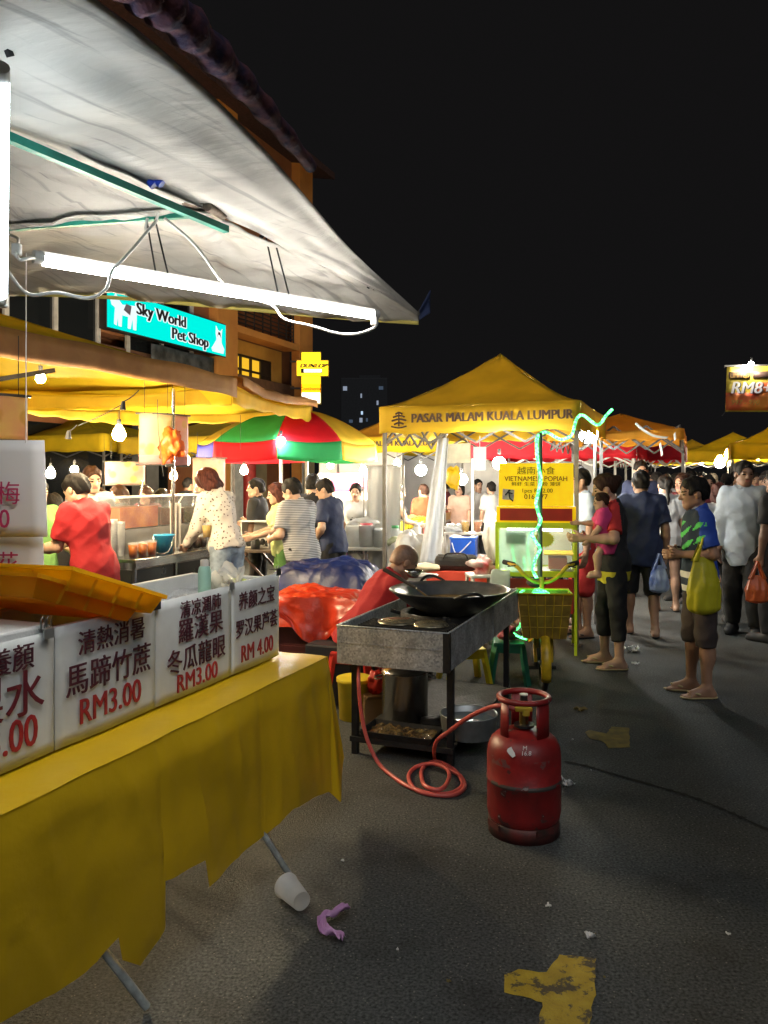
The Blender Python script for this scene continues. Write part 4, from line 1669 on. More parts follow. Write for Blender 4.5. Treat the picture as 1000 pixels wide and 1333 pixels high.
BB = 0.0026
price_card(-0.385, 0.0, 0.757, 1.122, 'far right price card reading RM 4.00', [
    ('养颜之宝', 0.5, 0.70, 0.078, M_MAROON, 0.0006, 0.95), ('罗汉果芦荟', 0.5, 0.40, 0.078, M_MAROON, 0.0006, 0.88), ('RM 4.00', 0.5, 0.10, 0.098, M_RED, 0.0022, 0.80)])
price_card(-0.865, -0.388, 0.757, 1.116, 'price card reading RM3.00 with 羅漢果, third from the camera', [
    ('清凉潤肺', 0.55, 0.80, 0.066, M_MAROON, 0.0003, 1.0), ('羅漢果', 0.55, 0.56, 0.093, M_MAROON, 0.0009, 1.05), ('冬瓜龍眼', 0.50, 0.28, 0.093, M_MAROON, 0.0009, 1.0), ('RM3.00', 0.5, 0.06, 0.092, M_RED, 0.0022, 0.92)], curl=0.006)
price_card(-1.325, -0.868, 0.757, 1.112, 'price card reading 馬蹄竹蔗 RM3.00, below the yellow trays', [
    ('清熱消暑', 0.52, 0.74, 0.078, M_MAROON, 0.0007, 1.0), ('馬蹄竹蔗', 0.5, 0.42, 0.104, M_MAROON, 0.0011, 0.95), ('RM3.00', 0.5, 0.14, 0.108, M_RED, 0.0028, 0.86)], curl=0.008)
price_card(-1.80, -1.33, 0.757, 1.105, 'nearest price card, cut by the left edge of the view, ending 水', [
    ('滋潤養顏', 0.5, 0.77, 0.078, M_MAROON, 0.0008, 1.0), ('雪梨水', 0.46, 0.42, 0.135, mat('print_wine', (0.16, 0.015, 0.03), 0.5), 0.0017, 1.05), ('RM3.00', 0.52, 0.13, 0.125, M_RED, 0.0034, 0.82)], curl=0.006)


def clip(y, z, label, m_, big=True):
    t = thing('binder_clip', label, 'clip', K + N * XS + U * (y - 0.10) + UP * z, GR, 'clips holding the price cards')
    mb = MB()
    mb.prism([(-0.018, -0.012), (0.018, -0.012), (0.018, 0.016), (-0.018, 0.016)], 0.004, Q_GRID_STREET, (0.012, 0, 0))
    mb.box((-0.006, 0, 0.016), (0.036, 0.036, 0.003))
    mb.build('jaw', m_, t)
    mb = MB()
    for s in (-0.011, 0.011):
        if big:
            pts = [(0.004, s - 0.007, 0.016), (0.004, s - 0.008, 0.040), (0.004, s, 0.050), (0.004, s + 0.008, 0.040), (0.004, s + 0.007, 0.016)]
        else:
            pts = [(0.004, s - 0.005, 0.012), (0.006, s, 0.030), (0.004, s + 0.005, 0.012)]
        mb.tube(catmull(pts, 4), 0.0022, 6)
    mb.build('wire_loop', mat('steel', (0.55, 0.55, 0.55), 0.3, metal=1.0), t)
    return t


clip(-1.36, 1.10, 'silver spring clip with two tall rings between the nearest two cards', mat('silver_clip', (0.6, 0.62, 0.62), 0.35, metal=0.8))
clip(-0.87, 1.106, 'black clip joining the cards beside the yellow trays', M_BLACKROPE, False)
clip(-0.40, 1.112, 'silver clip on top of the two farthest cards', mat('silver_clip', (0.6, 0.62, 0.62), 0.35), False)
clip(-0.02, 1.125, 'black twisted clip at the far end of the cards', M_BLACKROPE, False)


# yellow plastic trays resting askew on the boxes
def tray(label, off, L1, L2, m_, group):
    Bc, Cc, Ac = Vector(P(95, 738, 2.30)), Vector(P(219, 776, 2.66)), Vector(P(0, 733, 2.42))
    e1 = (Cc - Bc).normalized()
    e2 = (Ac - Bc)
    e2 = (e2 - e1 * e2.dot(e1)).normalized()
    e3 = e1.cross(e2).normalized()
    if e3.z < 0:
        e3 = -e3
    o = Bc + e1 * off[0] + e2 * off[1] + UP * off[2]
    t = thing('plastic_tray', label, 'tray', o, 0, group)
    q = Matrix((e1, e2, e3)).transposed()
    Hh = 0.066
    mb = MB()

    def ring(ins, z):
        return [q @ Vector(v) for v in ((ins, ins, z), (L1 - ins, ins, z), (L1 - ins, L2 - ins, z), (ins, L2 - ins, z))]
    rings = [ring(-0.010, 0.0), ring(-0.010, -0.012), ring(0.0, -0.012), ring(0.018, -Hh), ring(0.022, -Hh + 0.004), ring(0.006, -0.006), ring(0.004, 0.0)]
    for a, b in zip(rings[:-1], rings[1:]):
        for i in range(4):
            j = (i + 1) % 4
            mb.add([a[i], a[j], b[j], b[i]], [(0, 1, 2, 3)], False)
    mb.add(rings[0] + rings[-1], [(i, (i + 1) % 4, 4 + (i + 1) % 4, 4 + i) for i in range(4)], False)
    mb.add(rings[3], [(3, 2, 1, 0)], False)
    mb.add(rings[4], [(0, 1, 2, 3)], False)
    for k in range(1, 4):                                # ribs on the outer walls
        f = k / 4
        mb.bar(q @ Vector((L1 * f, -0.001, -0.014)), q @ Vector((L1 * f, 0.016, -Hh)), 0.008, 0.008)
        mb.bar(q @ Vector((-0.001, L2 * f, -0.014)), q @ Vector((0.016, L2 * f, -Hh)), 0.008, 0.008)
    mb.build('shell', m_, t)
    return t


M_TRAY = mat('tray_plastic', (0.95, 0.64, 0.02), 0.4, var=0.08, scale=6, trans=0.5)
M_TRAY2 = mat('tray_plastic_deep', (0.93, 0.52, 0.015), 0.4, var=0.08, scale=6, trans=0.5)
tray('upper orange yellow plastic tray lying tilted on the foam boxes', (0, 0, 0), 0.40, 0.62, M_TRAY, 'orange yellow plastic trays')
tray('lower deep yellow plastic tray under another tray', (-0.10, 0.03, -0.042), 0.42, 0.60, M_TRAY2, 'orange yellow plastic trays')

# tall hand-painted cards at the left, hanging one over the other
M_CARD2 = mat('white_card', (0.72, 0.72, 0.74), 0.5, var=0.05, scale=3)
M_PINK = mat('paint_crimson', (0.45, 0.03, 0.12), 0.6)
for nm, zt, zb, l1, l2, d0, lab in (('a', P(0, 573, 2.80).z, P(0, 699, 2.80).z, '酸梅', 'RM3.00', 2.80, 'upper white hanging card hand painted 梅 in crimson at the left edge'),
                                   ('b', P(0, 692, 2.82).z, P(0, 830, 2.82).z, '菊花', 'RM3.00', 2.83, 'lower white hanging card hand painted 花, half hidden behind trays')):
    o = Vector(P(57 if nm == 'a' else 55, 640, d0))
    o.z = zb
    t = thing('painted_card', lab, 'sign', o, R(4), 'hand painted hanging cards')
    W, H = 0.62, zt - zb
    mb = MB()
    mb.sheet(lambda a, b: Vector((-a * W, 0.006 * math.sin(a * 5 + b * 2), b * H)) + Vector((0.012 * (1 - b), 0, 0)), 12, 8)
    mb.build('card', M_CARD2, t, solid=0.006)
    q = frame((1, 0, 0), (0, 0, 1))
    k = F / d0
    text(t, l1, 0.086, M_PINK, q, (-0.155, -0.014, H * 0.36 if nm == 'a' else H * 0.62), bold=0.0004, sx=0.95)
    text(t, l2, 0.092, M_PINK, q, (-0.23, -0.014, H * 0.10 if nm == 'a' else H * 0.26), bold=-0.001, sx=0.85)
    mb = MB()
    for x in (-0.06, -0.5):
        if nm == 'a':
            mb.tube([(x, 0.0, H - 0.01), (x, 0.0, 2.42 - zb)], 0.002, 5)
        else:
            mb.tube([(x, 0.004, H - 0.01), (x, 0.004, H + 0.05)], 0.002, 5)
    mb.build('string', M_WHITEWIRE, t)

# things standing in the far ice box
bo = thing('bottle', 'pale mint bottle standing in the far foam box', 'bottle', K + N * -0.30 + U * -0.50 + UP * 1.0)
mb = MB()
mb.lathe([(0.0, 0), (0.024, 0), (0.026, 0.01), (0.026, 0.17), (0.022, 0.185), (0.016, 0.19)], n=18)
mb.build('body', mat('mint_plastic', (0.45, 0.72, 0.66), 0.4, trans=0.3), bo)
mb = MB()
mb.lathe([(0.017, 0.188), (0.017, 0.212), (0.010, 0.216), (0.0, 0.216)], n=14)
mb.build('cap', M_FRAME_W, bo)


def crumple(name, label, c, r, m_, sc=(1, 1, 1), seed=0, n=20, group=None, rough=0.45, cat='bag'):
    """crumpled bag or litter as one creased closed surface"""
    mb = MB()
    mb.sphere((0, 0, 0), 1.0, n)
    vs = []
    for v in mb.v:
        k = 1 + rough * noise.noise(v * 1.7 + Vector((seed, 0, 0))) + rough * 0.6 * abs(noise.noise(v * 4.3 + Vector((0, seed, 0)))) - rough * 0.3
        vs.append(Vector((v.x * sc[0] * r * k, v.y * sc[1] * r * k, v.z * sc[2] * r * k)))
    mb.v = vs
    o = mb.build(name, m_)
    o.location = c
    tag(o, label, cat, group)
    return o


M_CLEAR = mat('clear_plastic', (0.8, 0.82, 0.82), 0.18, trans=0.3, alpha=0.28, bump=0.5, bscale=25)
mb = MB()
for k_ in range(3):
    def film(a, b, k_=k_):
        t_ = a * 4.2 + k_ * 2.0
        r_ = 0.025 + 0.055 * b + 0.028 * noise.noise(Vector((a * 5, b * 3, k_ * 7)))
        return Vector((r_ * math.cos(t_), r_ * 1.3 * math.sin(t_), -0.05 + 0.15 * b * (0.65 + 0.7 * noise.noise(Vector((a * 4 + k_, 2, k_ * 3)))) + 0.03 * noise.noise(Vector((a * 9, b * 6, k_)))))
    mb.sheet(film, 30, 12)
tag(mb.build('plastic_bag', M_CLEAR, world=True, loc=(0, 0, 0)), 'crumpled clear plastic bag beside the mint bottle in the far box', 'bag').location = K + N * -0.30 + U * -0.36 + UP * 1.10
crumple('lime', 'pale green lime wedge under the clear bag in the far box', K + N * -0.26 + U * -0.31 + UP * 1.10, 0.03, mat('lime', (0.5, 0.6, 0.15), 0.5), (1.6, 0.8, 0.7), 2, 10, rough=0.15, cat='fruit')

# cup, straw and bag lying by the table leg
cupd = (PZ(412, 1180, 0.0) - PZ(372, 1140, 0.0))
cp = thing('plastic_cup', 'empty clear plastic cup lying on the asphalt by the table leg', 'cup', PZ(390, 1180, 0.0))
ax = Vector((cupd.x, cupd.y, 0)).normalized()
a = Vector(PZ(372, 1152, 0.043)) - cp.location
q = ax.to_track_quat('Z', 'Y').to_matrix()
mb = MB()
mb.lathe([(0.0, 0.004), (0.031, 0.004), (0.033, 0.0), (0.044, 0.125), (0.047, 0.127), (0.047, 0.131), (0.043, 0.130), (0.030, 0.008), (0.0, 0.008)], a + ax * 0.135, 26, Matrix.Rotation(math.pi, 3, ax.orthogonal()) @ q)
mb.build('body', mat('cup_plastic', (0.75, 0.76, 0.76), 0.25, alpha=0.5, trans=0.2, bump=0.15, bscale=20), cp)


def rag(name, label, px, z, m_, r, seed, cat='litter', group=None, hgt=0.04):
    c = PZ(px[0], px[1], z)
    mb = MB()

    def fn(a, b):
        t = a * 2 * math.pi
        k = r * b * (1 + 0.5 * math.sin(3 * t + seed) + 0.28 * math.sin(5 * t + 2 * seed))
        return Vector((k * math.cos(t), k * math.sin(t), 0.006 + hgt * (0.5 + noise.noise(Vector((3 * b * math.cos(t), 3 * b * math.sin(t), seed)))) * (0.4 + b * 0.6)))
    mb.sheet(fn, 30, 8)
    o = mb.build(name, m_)
    o.location = Vector((c.x, c.y, 0.0))
    md = o.modifiers.new('thickness', 'SOLIDIFY')
    md.thickness = 0.002
    return tag(o, label, cat, group)


def ribbon_bag(name, label, path, w, m_, cat='bag'):
    """twisted thin bag: a loose crinkled band along a path of world points"""
    c = catmull([Vector(p) for p in path], 8)
    mb = MB()

    def fn(a, b):
        p = along(c, a)
        d = (along(c, min(1, a + 0.02)) - along(c, max(0, a - 0.02))).normalized()
        s = Vector((-d.y, d.x, 0))
        ww = w * (0.7 + 0.5 * noise.noise(Vector((a * 4, 3, 1))))
        return p + s * (b - 0.5) * ww + UP * (0.018 * abs(math.sin(b * 7 + a * 9)) + 0.016 * (0.5 + noise.noise(Vector((a * 7, b * 3, 0)))))
    mb.sheet(fn, 40, 12)
    loc = c[0].copy()
    loc.z = 0
    o = mb.build(name, m_, world=True, loc=loc)
    md = o.modifiers.new('thickness', 'SOLIDIFY')
    md.thickness = 0.0015
    return tag(o, label, cat)


ribbon_bag('plastic_bag', 'mauve plastic bag crumpled on the asphalt near the clear cup', [PZ(452, 1186, 0.01), PZ(437, 1193, 0.02), PZ(421, 1199, 0.02), PZ(421, 1213, 0.02), PZ(436, 1221, 0.01), PZ(446, 1226, 0.01)], 0.042, mat('mauve_plastic', (0.62, 0.34, 0.62), 0.4, trans=0.2, bump=0.3, bscale=30))
M_PAPER = mat('paper', (0.68, 0.68, 0.66), 0.7)
rag('paper_scrap', 'largest white paper scrap just right of the gas cylinder', (738, 1026), 0, M_PAPER, 0.026, 1.0, group='paper scraps on the asphalt')
rag('paper_scrap', 'white paper scrap behind the large yellow road mark', (767, 1223), 0, M_PAPER, 0.014, 2.0, group='paper scraps on the asphalt', hgt=0.02)
rag('paper_scrap', 'thin pale sliver of paper on the asphalt ahead of the yellow mark', (714, 1182), 0, M_PAPER, 0.009, 3.3, group='paper scraps on the asphalt', hgt=0.01)
rag('paper_scrap', 'crumpled wrapper on the ground by the flip flops of the woman with the baby', (824, 849), 0, M_PAPER, 0.05, 5.1, group='paper scraps on the asphalt', hgt=0.05)
rag('paper_scrap', 'small white scrap beyond the wrapper ball near the walkers', (828, 866), 0, M_PAPER, 0.022, 6.4, group='paper scraps on the asphalt', hgt=0.02)
rag('leaf', 'small dry leaf on the asphalt beyond the gas cylinder', (756, 926), 0, mat('dry_leaf', (0.16, 0.12, 0.03), 0.7), 0.03, 0.6, hgt=0.02)

rl_ = random.Random(5)
for k in range(9):
    x, y = rl_.uniform(430, 980), rl_.uniform(960, 1310)
    rag('litter_fleck', 'tiny pale fleck of litter on the open asphalt', (x, y), 0, M_PAPER if k % 3 else mat('dry_leaf', (0.16, 0.12, 0.03), 0.7), rl_.uniform(0.002, 0.006), k * 1.3, group='litter flecks on the open asphalt', hgt=0.006)
# ---------------------------------------------------------------- wok stove
def galv():
    m = mat('galvanised', (0.52, 0.55, 0.56), 0.45, metal=0.3, col2=(0.30, 0.32, 0.33), scale=9, bump=0.1, bscale=30)
    nt = m.node_tree
    b = nt.nodes[m['bsdf']]
    tc = nt.nodes.new('ShaderNodeTexCoord')
    vo = nt.nodes.new('ShaderNodeTexVoronoi')
    vo.inputs['Scale'].default_value = 105
    nt.links.new(tc.outputs['Object'], vo.inputs[0])
    mx = nt.nodes.new('ShaderNodeMixRGB')
    mx.blend_type = 'MULTIPLY'
    mx.inputs[0].default_value = 0.9
    old = b.inputs['Base Color'].links[0].from_socket
    cr = nt.nodes.new('ShaderNodeRGBToBW')
    nt.links.new(vo.outputs['Color'], cr.inputs[0])
    mr = nt.nodes.new('ShaderNodeMapRange')
    mr.inputs[3].default_value = 0.5
    mr.inputs[4].default_value = 1.35
    nt.links.new(cr.outputs[0], mr.inputs[0])
    nt.links.new(old, mx.inputs[1])
    nt.links.new(mr.outputs[0], mx.inputs[2])
    # soot towards no side in particular, in smears
    n = nt.nodes.new('ShaderNodeTexNoise')
    n.inputs['Scale'].default_value = 3.2
    n.inputs['Detail'].default_value = 7
    nt.links.new(tc.outputs['Object'], n.inputs[0])
    r = nt.nodes.new('ShaderNodeMapRange')
    r.inputs[1].default_value = 0.60
    r.inputs[2].default_value = 0.72
    r.inputs[4].default_value = 0.75
    nt.links.new(n.outputs[0], r.inputs[0])
    m2 = nt.nodes.new('ShaderNodeMixRGB')
    nt.links.new(r.outputs[0], m2.inputs[0])
    nt.links.new(mx.outputs[0], m2.inputs[1])
    m2.inputs[2].default_value = (0.035, 0.03, 0.025, 1)
    nt.links.new(m2.outputs[0], b.inputs['Base Color'])
    return m


M_GALV = galv()
M_BLACKSTEEL = mat('black_steel', (0.022, 0.022, 0.023), 0.5, metal=0.4, var=0.4, scale=20)
M_STEEL = mat('stainless', (0.58, 0.58, 0.58), 0.22, metal=1.0, var=0.15, scale=4, bump=0.05, bscale=90, stretch=(1, 1, 0.05))
M_SOOT = mat('sooty_iron', (0.018, 0.017, 0.016), 0.7, metal=0.2, var=0.5, scale=14, bump=0.3, bscale=60)
FRC = Vector((0.327, 4.1, 0))
st = thing('wok_stove', 'speckled galvanised trough stove on black legs beside the red gas cylinder', 'stove', FRC, GR)
W_, L_, ZT, ZB_ = 0.625, 1.72, 0.742, 0.538
mb = MB()
t_ = 0.006
mb.box((-W_ / 2, t_ / 2, (ZT + ZB_) / 2), (W_, t_, ZT - ZB_))
mb.box((-W_ / 2, L_ - t_ / 2, (ZT + ZB_) / 2), (W_, t_, ZT - ZB_))
mb.box((-t_ / 2, L_ / 2, (ZT + ZB_) / 2), (t_, L_ - 2 * t_ - 0.001, ZT - ZB_))
mb.box((-W_ + t_ / 2, L_ / 2, (ZT + ZB_) / 2), (t_, L_ - 2 * t_ - 0.001, ZT - ZB_))
mb.box((-W_ / 2, L_ / 2, ZB_ + 0.02), (W_ - 0.014, L_ - 0.014, 0.01))
# seams and folded rim
mb.box((-W_ / 2, -0.0025, ZB_ + 0.115), (W_ - 0.02, 0.004, 0.008))
mb.box((0.0025, 0.98, (ZT + ZB_) / 2), (0.004, 0.03, ZT - ZB_ - 0.01))
mb.tube([(0.0, 0.0, ZT), (-W_, 0.0, ZT), (-W_, L_, ZT), (0, L_, ZT)], 0.006, 6, True)
mb.build('trough', M_GALV, st)
mb = MB()
mb.box((-0.007, -0.004, (ZT + ZB_) / 2), (0.035, 0.003, ZT - ZB_))
mb.box((0.004, 0.02, (ZT + ZB_) / 2), (0.003, 0.045, ZT - ZB_))
mb.build('corner_angle', M_BLACKSTEEL, st)
for x, y in ((-0.035, 0.17), (-0.59, 0.17), (-0.035, 1.5), (-0.59, 1.5)):
    mb = MB()
    mb.box((x, y, 0.269), (0.034, 0.034, 0.538))
    mb.build('leg', M_BLACKSTEEL, st)
mb = MB()
mb.box((-0.3125, 0.84, 0.095), (0.58, 1.36, 0.012))
for y in (0.155, 1.515):
    mb.box((-0.3125, y, 0.087), (0.6, 0.028, 0.028))
mb.build('shelf', M_SOOT, st)
# burner irons and greasy plates in the trough
mb = MB()
for k in range(7):
    mb.bar((-0.56, 0.14 + k * 0.035, 0.725), (-0.05, 0.14 + k * 0.035, 0.725), 0.009)
mb.build('grate', M_SOOT, st)
mb = MB()
for y in (0.78,):
    mb.lathe([(0.20, 0.0), (0.24, 0.0), (0.25, 0.1), (0.24, 0.15), (0.21, 0.15), (0.20, 0.0)], (-0.29, y, ZB_ + 0.03), 28)
for k in range(4):
    a = k * math.pi / 2 + 0.4
    mb.bar((-0.29 + 0.22 * math.cos(a), 0.78 + 0.22 * math.sin(a), 0.7), (-0.29 + 0.3 * math.cos(a), 0.78 + 0.3 * math.sin(a), 0.725), 0.02)
mb.build('burner_ring', M_SOOT, st)
mb = MB()
mb.lathe([(0.0, 0.012), (0.10, 0.006), (0.115, 0.0), (0.115, 0.004), (0.10, 0.012), (0.0, 0.016)], (-0.37, 0.26, 0.733), 28)
mb.lathe([(0.0, 0.012), (0.09, 0.006), (0.10, 0.0), (0.10, 0.004), (0.09, 0.012), (0.0, 0.016)], (-0.17, 0.24, 0.733), 28)
mb.build('drip_plate', mat('greasy_plate', (0.30, 0.27, 0.19), 0.25, metal=0.6, var=0.5, scale=20), st)

wk = thing('wok', 'huge black two handled wok over the galvanised stove', 'wok', (0.40, 4.86, 0.86), R(-22))
prof = []
Rw, Dw = 0.365, 0.165
for i in range(13):
    r = Rw * i / 12
    prof.append((r, -Dw + Dw * (i / 12) ** 2.0))
mb = MB()
mb.lathe(prof + [(Rw + 0.006, 0.004), (Rw + 0.001, 0.007)], n=56)
mb.k = 1  # inside in lighter grey, its reflecting sheen put into the colour
mb.lathe([(Rw + 0.001, 0.007)] + [(r * 0.985, z + 0.010) for r, z in prof[::-1]], n=56)
mb.build('bowl', [mat('wok_iron', (0.03, 0.03, 0.031), 0.4, metal=0.6, var=0.4, scale=9, bump=0.08, bscale=40), mat('wok_worn', (0.20, 0.205, 0.21), 0.34, metal=0.6, var=0.4, scale=7, bump=0.08, bscale=40)], wk)
mb = MB()
mb.lathe([(0, -0.068), (0.25, -0.068), (0.279, -0.066)], n=40)
mb.build('oil', mat('frying_oil', (0.20, 0.12, 0.02), 0.06, spec=0.7, bump=0.06, bscale=12), wk)
for a in (R(-55), R(125)):
    mb = MB()
    c, s = math.cos(a), math.sin(a)
    pts = []
    for k in range(-4, 5):
        w = k / 4
        rr, tt = Rw - 0.005 + 0.07 * (1 - w * w), w * 0.085
        pts.append((c * rr - s * tt, s * rr + c * tt, 0.0 + 0.035 * (1 - w * w)))
    mb.tube(pts, 0.009, 8)
    mb.build('handle', M_BLACKSTEEL, wk)
sp = thing('wok_turner', 'long wok turner with dark shaft and bright blade resting across the wok rim', 'utensil', (0, 0, 0))
a, b, c = P(500, 741, 4.75), P(541, 765, 4.62), P(556, 776, 4.66)
sp.location = b
mb = MB()
mb.tube([a, b], [0.014, 0.009], 8)
mb.build('shaft', mat('burnt_wood', (0.03, 0.022, 0.015), 0.6), sp, world=True)
mb = MB()
mb.bar(b, c, 0.03, 0.004)
mb.build('blade', mat('bright_steel', (0.7, 0.7, 0.68), 0.25, metal=0.9), sp, world=True)

pt = thing('stock_pot', 'tall stainless stock pot on the lower stove shelf', 'pot', (0.125, 4.74, 0.102))
mb = MB()
mb.lathe([(0, 0), (0.13, 0), (0.136, 0.006), (0.136, 0.285), (0.142, 0.29), (0.142, 0.294), (0.132, 0.29), (0.13, 0.01), (0, 0.01)], n=40)
mb.build('body', M_STEEL, pt)
mb = MB()
mb.lathe([(0.138, 0.298), (0.13, 0.31), (0.05, 0.325), (0.02, 0.328), (0.02, 0.35), (0.0, 0.352)], n=32)
mb.build('lid', M_STEEL, pt)
for s in (-1, 1):
    mb = MB()
    mb.tube(catmull([(s * 0.136, -0.04, 0.26), (s * 0.175, -0.03, 0.255), (s * 0.175, 0.03, 0.255), (s * 0.136, 0.04, 0.26)], 5), 0.006, 7)
    mb.build('handle', M_STEEL, pt)
pn_ = thing('oven_tray', 'shallow oily tray of drippings at the front of the stove shelf', 'tray', (0.10, 4.455, 0.101), GR)
mb = MB()
for z, w in ((0.0, 0.0), (0.035, 0.012)):
    pass
r0 = [(-0.19, -0.10, 0), (0.19, -0.10, 0), (0.19, 0.10, 0), (-0.19, 0.10, 0)]
r1 = [(-0.21, -0.115, 0.04), (0.21, -0.115, 0.04), (0.21, 0.115, 0.04), (-0.21, 0.115, 0.04)]
mb.add(r0 + r1, [(0, 1, 2, 3)] + [(i, 4 + i, 4 + (i + 1) % 4, (i + 1) % 4) for i in range(4)], False)
mb.build('pan', M_SOOT, pn_, solid=0.003)
mb = MB()
mb.sheet(lambda a, b: Vector((lerp(-0.185, 0.185, a), lerp(-0.10, 0.10, b), 0.016 + 0.028 * abs(noise.noise(Vector((a * 7, b * 4, 1)))))), 40, 20)
mb.build('drippings', mat('grease', (0.11, 0.075, 0.03), 0.15, col2=(0.03, 0.02, 0.012), scale=30, bump=0.5, bscale=70), pn_)
bs = thing('basin', 'round dull aluminium basin at the right of the stove shelf', 'basin', (0.475, 4.475, 0.102))
mb = MB()
mb.lathe([(0, 0), (0.142, 0), (0.150, 0.006), (0.158, 0.118), (0.163, 0.122), (0.160, 0.126), (0.152, 0.12), (0.144, 0.01), (0, 0.008)], n=40)
mb.build('shell', mat('aluminium', (0.50, 0.53, 0.53), 0.4, metal=0.7, var=0.3, scale=10), bs)
mb = MB()
mb.sheet(lambda a, b: Vector((0.148 * b * math.cos(6.2832 * a), 0.148 * b * math.sin(6.2832 * a), 0.088)), 30, 4)
mb.build('water', mat('dishwater', (0.20, 0.24, 0.24), 0.08, spec=0.6, bump=0.1, bscale=20), bs)
crumple('black_pan', 'small black pan upside down between pot and basin on the shelf', (0.30, 4.62, 0.135), 0.07, M_SOOT, (1.5, 0.9, 0.42), 3, 14, rough=0.2, cat='pan')

bk = thing('bucket', 'yellow plastic bucket standing left of the stove legs', 'bucket', (-0.19, 5.12, 0))
mb = MB()
mb.lathe([(0, 0), (0.09, 0), (0.095, 0.004), (0.108, 0.235), (0.115, 0.24), (0.115, 0.262), (0.108, 0.264), (0.106, 0.24), (0.09, 0.01), (0, 0.01)], n=32)
mb.build('body', mat('bucket_yellow', (0.72, 0.55, 0.02), 0.4), bk)
mb = MB()
mb.lathe([(0.116, 0.262), (0.10, 0.268), (0.0, 0.27)], n=32)
mb.build('lid', mat('bucket_lid', (0.78, 0.62, 0.04), 0.4), bk)
crumple('plastic_bag', 'small red plastic bag behind the stove leg next to the stock pot', (-0.045, 5.05, 0.25), 0.07, mat('red_plastic', (0.55, 0.03, 0.02), 0.35, trans=0.2), (1, 0.9, 1.1), 8, 14)
cb_ = thing('carton', 'brown cardboard carton between the yellow bucket and the stock pot', 'carton', (-0.055, 5.07, 0), R(12))
mb = MB()
mb.box((0, 0, 0.09), (0.17, 0.16, 0.18), bev=0.004)
mb.build('body', mat('cardboard', (0.33, 0.20, 0.10), 0.8), cb_)
mb = MB()
mb.box((0, -0.12, 0.178), (0.16, 0.08, 0.004), Matrix.Rotation(R(-25), 3, 'X'))
mb.build('flap', mat('cardboard', (0.33, 0.20, 0.10), 0.8), cb_)


def stool(label, loc, rz, m_, h=0.28, w=0.27, group='plastic stools behind the stove'):
    t = thing('plastic_stool', label, 'stool', loc, rz, group)
    mb = MB()
    mb.box((0, 0, h - 0.012), (w, w, 0.024), bev=0.010)
    for k in range(4):
        a = k * math.pi / 2
        mb.box((math.cos(a) * (w / 2 - 0.004), math.sin(a) * (w / 2 - 0.004), h - 0.045), (0.012 if k % 2 == 0 else w - 0.02, w - 0.02 if k % 2 == 0 else 0.012, 0.06))
    mb.build('seat', m_, t)
    for x in (-1, 1):
        for y in (-1, 1):
            mb = MB()
            mb.bar((x * (w / 2 + 0.022), y * (w / 2 + 0.022), 0.0), (x * (w / 2 - 0.018), y * (w / 2 - 0.018), h - 0.03), 0.045, 0.03)
            mb.build('leg', m_, t)
    return t


stool('low yellow plastic stool behind the stove', (0.60, 6.0, 0), R(10), mat('stool_yellow', (0.80, 0.62, 0.02), 0.4))
stool('dark green plastic stool beside the bicycle, pink bag on top', (0.945, 6.05, 0), R(-8), mat('stool_green', (0.02, 0.16, 0.10), 0.4), h=0.31, w=0.23)
crumple('pouch', 'pink and maroon bag on the green stool', (0.945, 6.03, 0.375), 0.075, mat('pink_bag', (0.55, 0.12, 0.20), 0.6, col2=(0.2, 0.02, 0.05), scale=9), (1.25, 0.9, 0.85), 6, 14)

# ---------------------------------------------------------------- gas cylinder and hose
gc = thing('gas_cylinder', 'red gas cylinder with worn paint standing on the asphalt before the stove', 'gas cylinder', (0.6125, 3.5, 0))


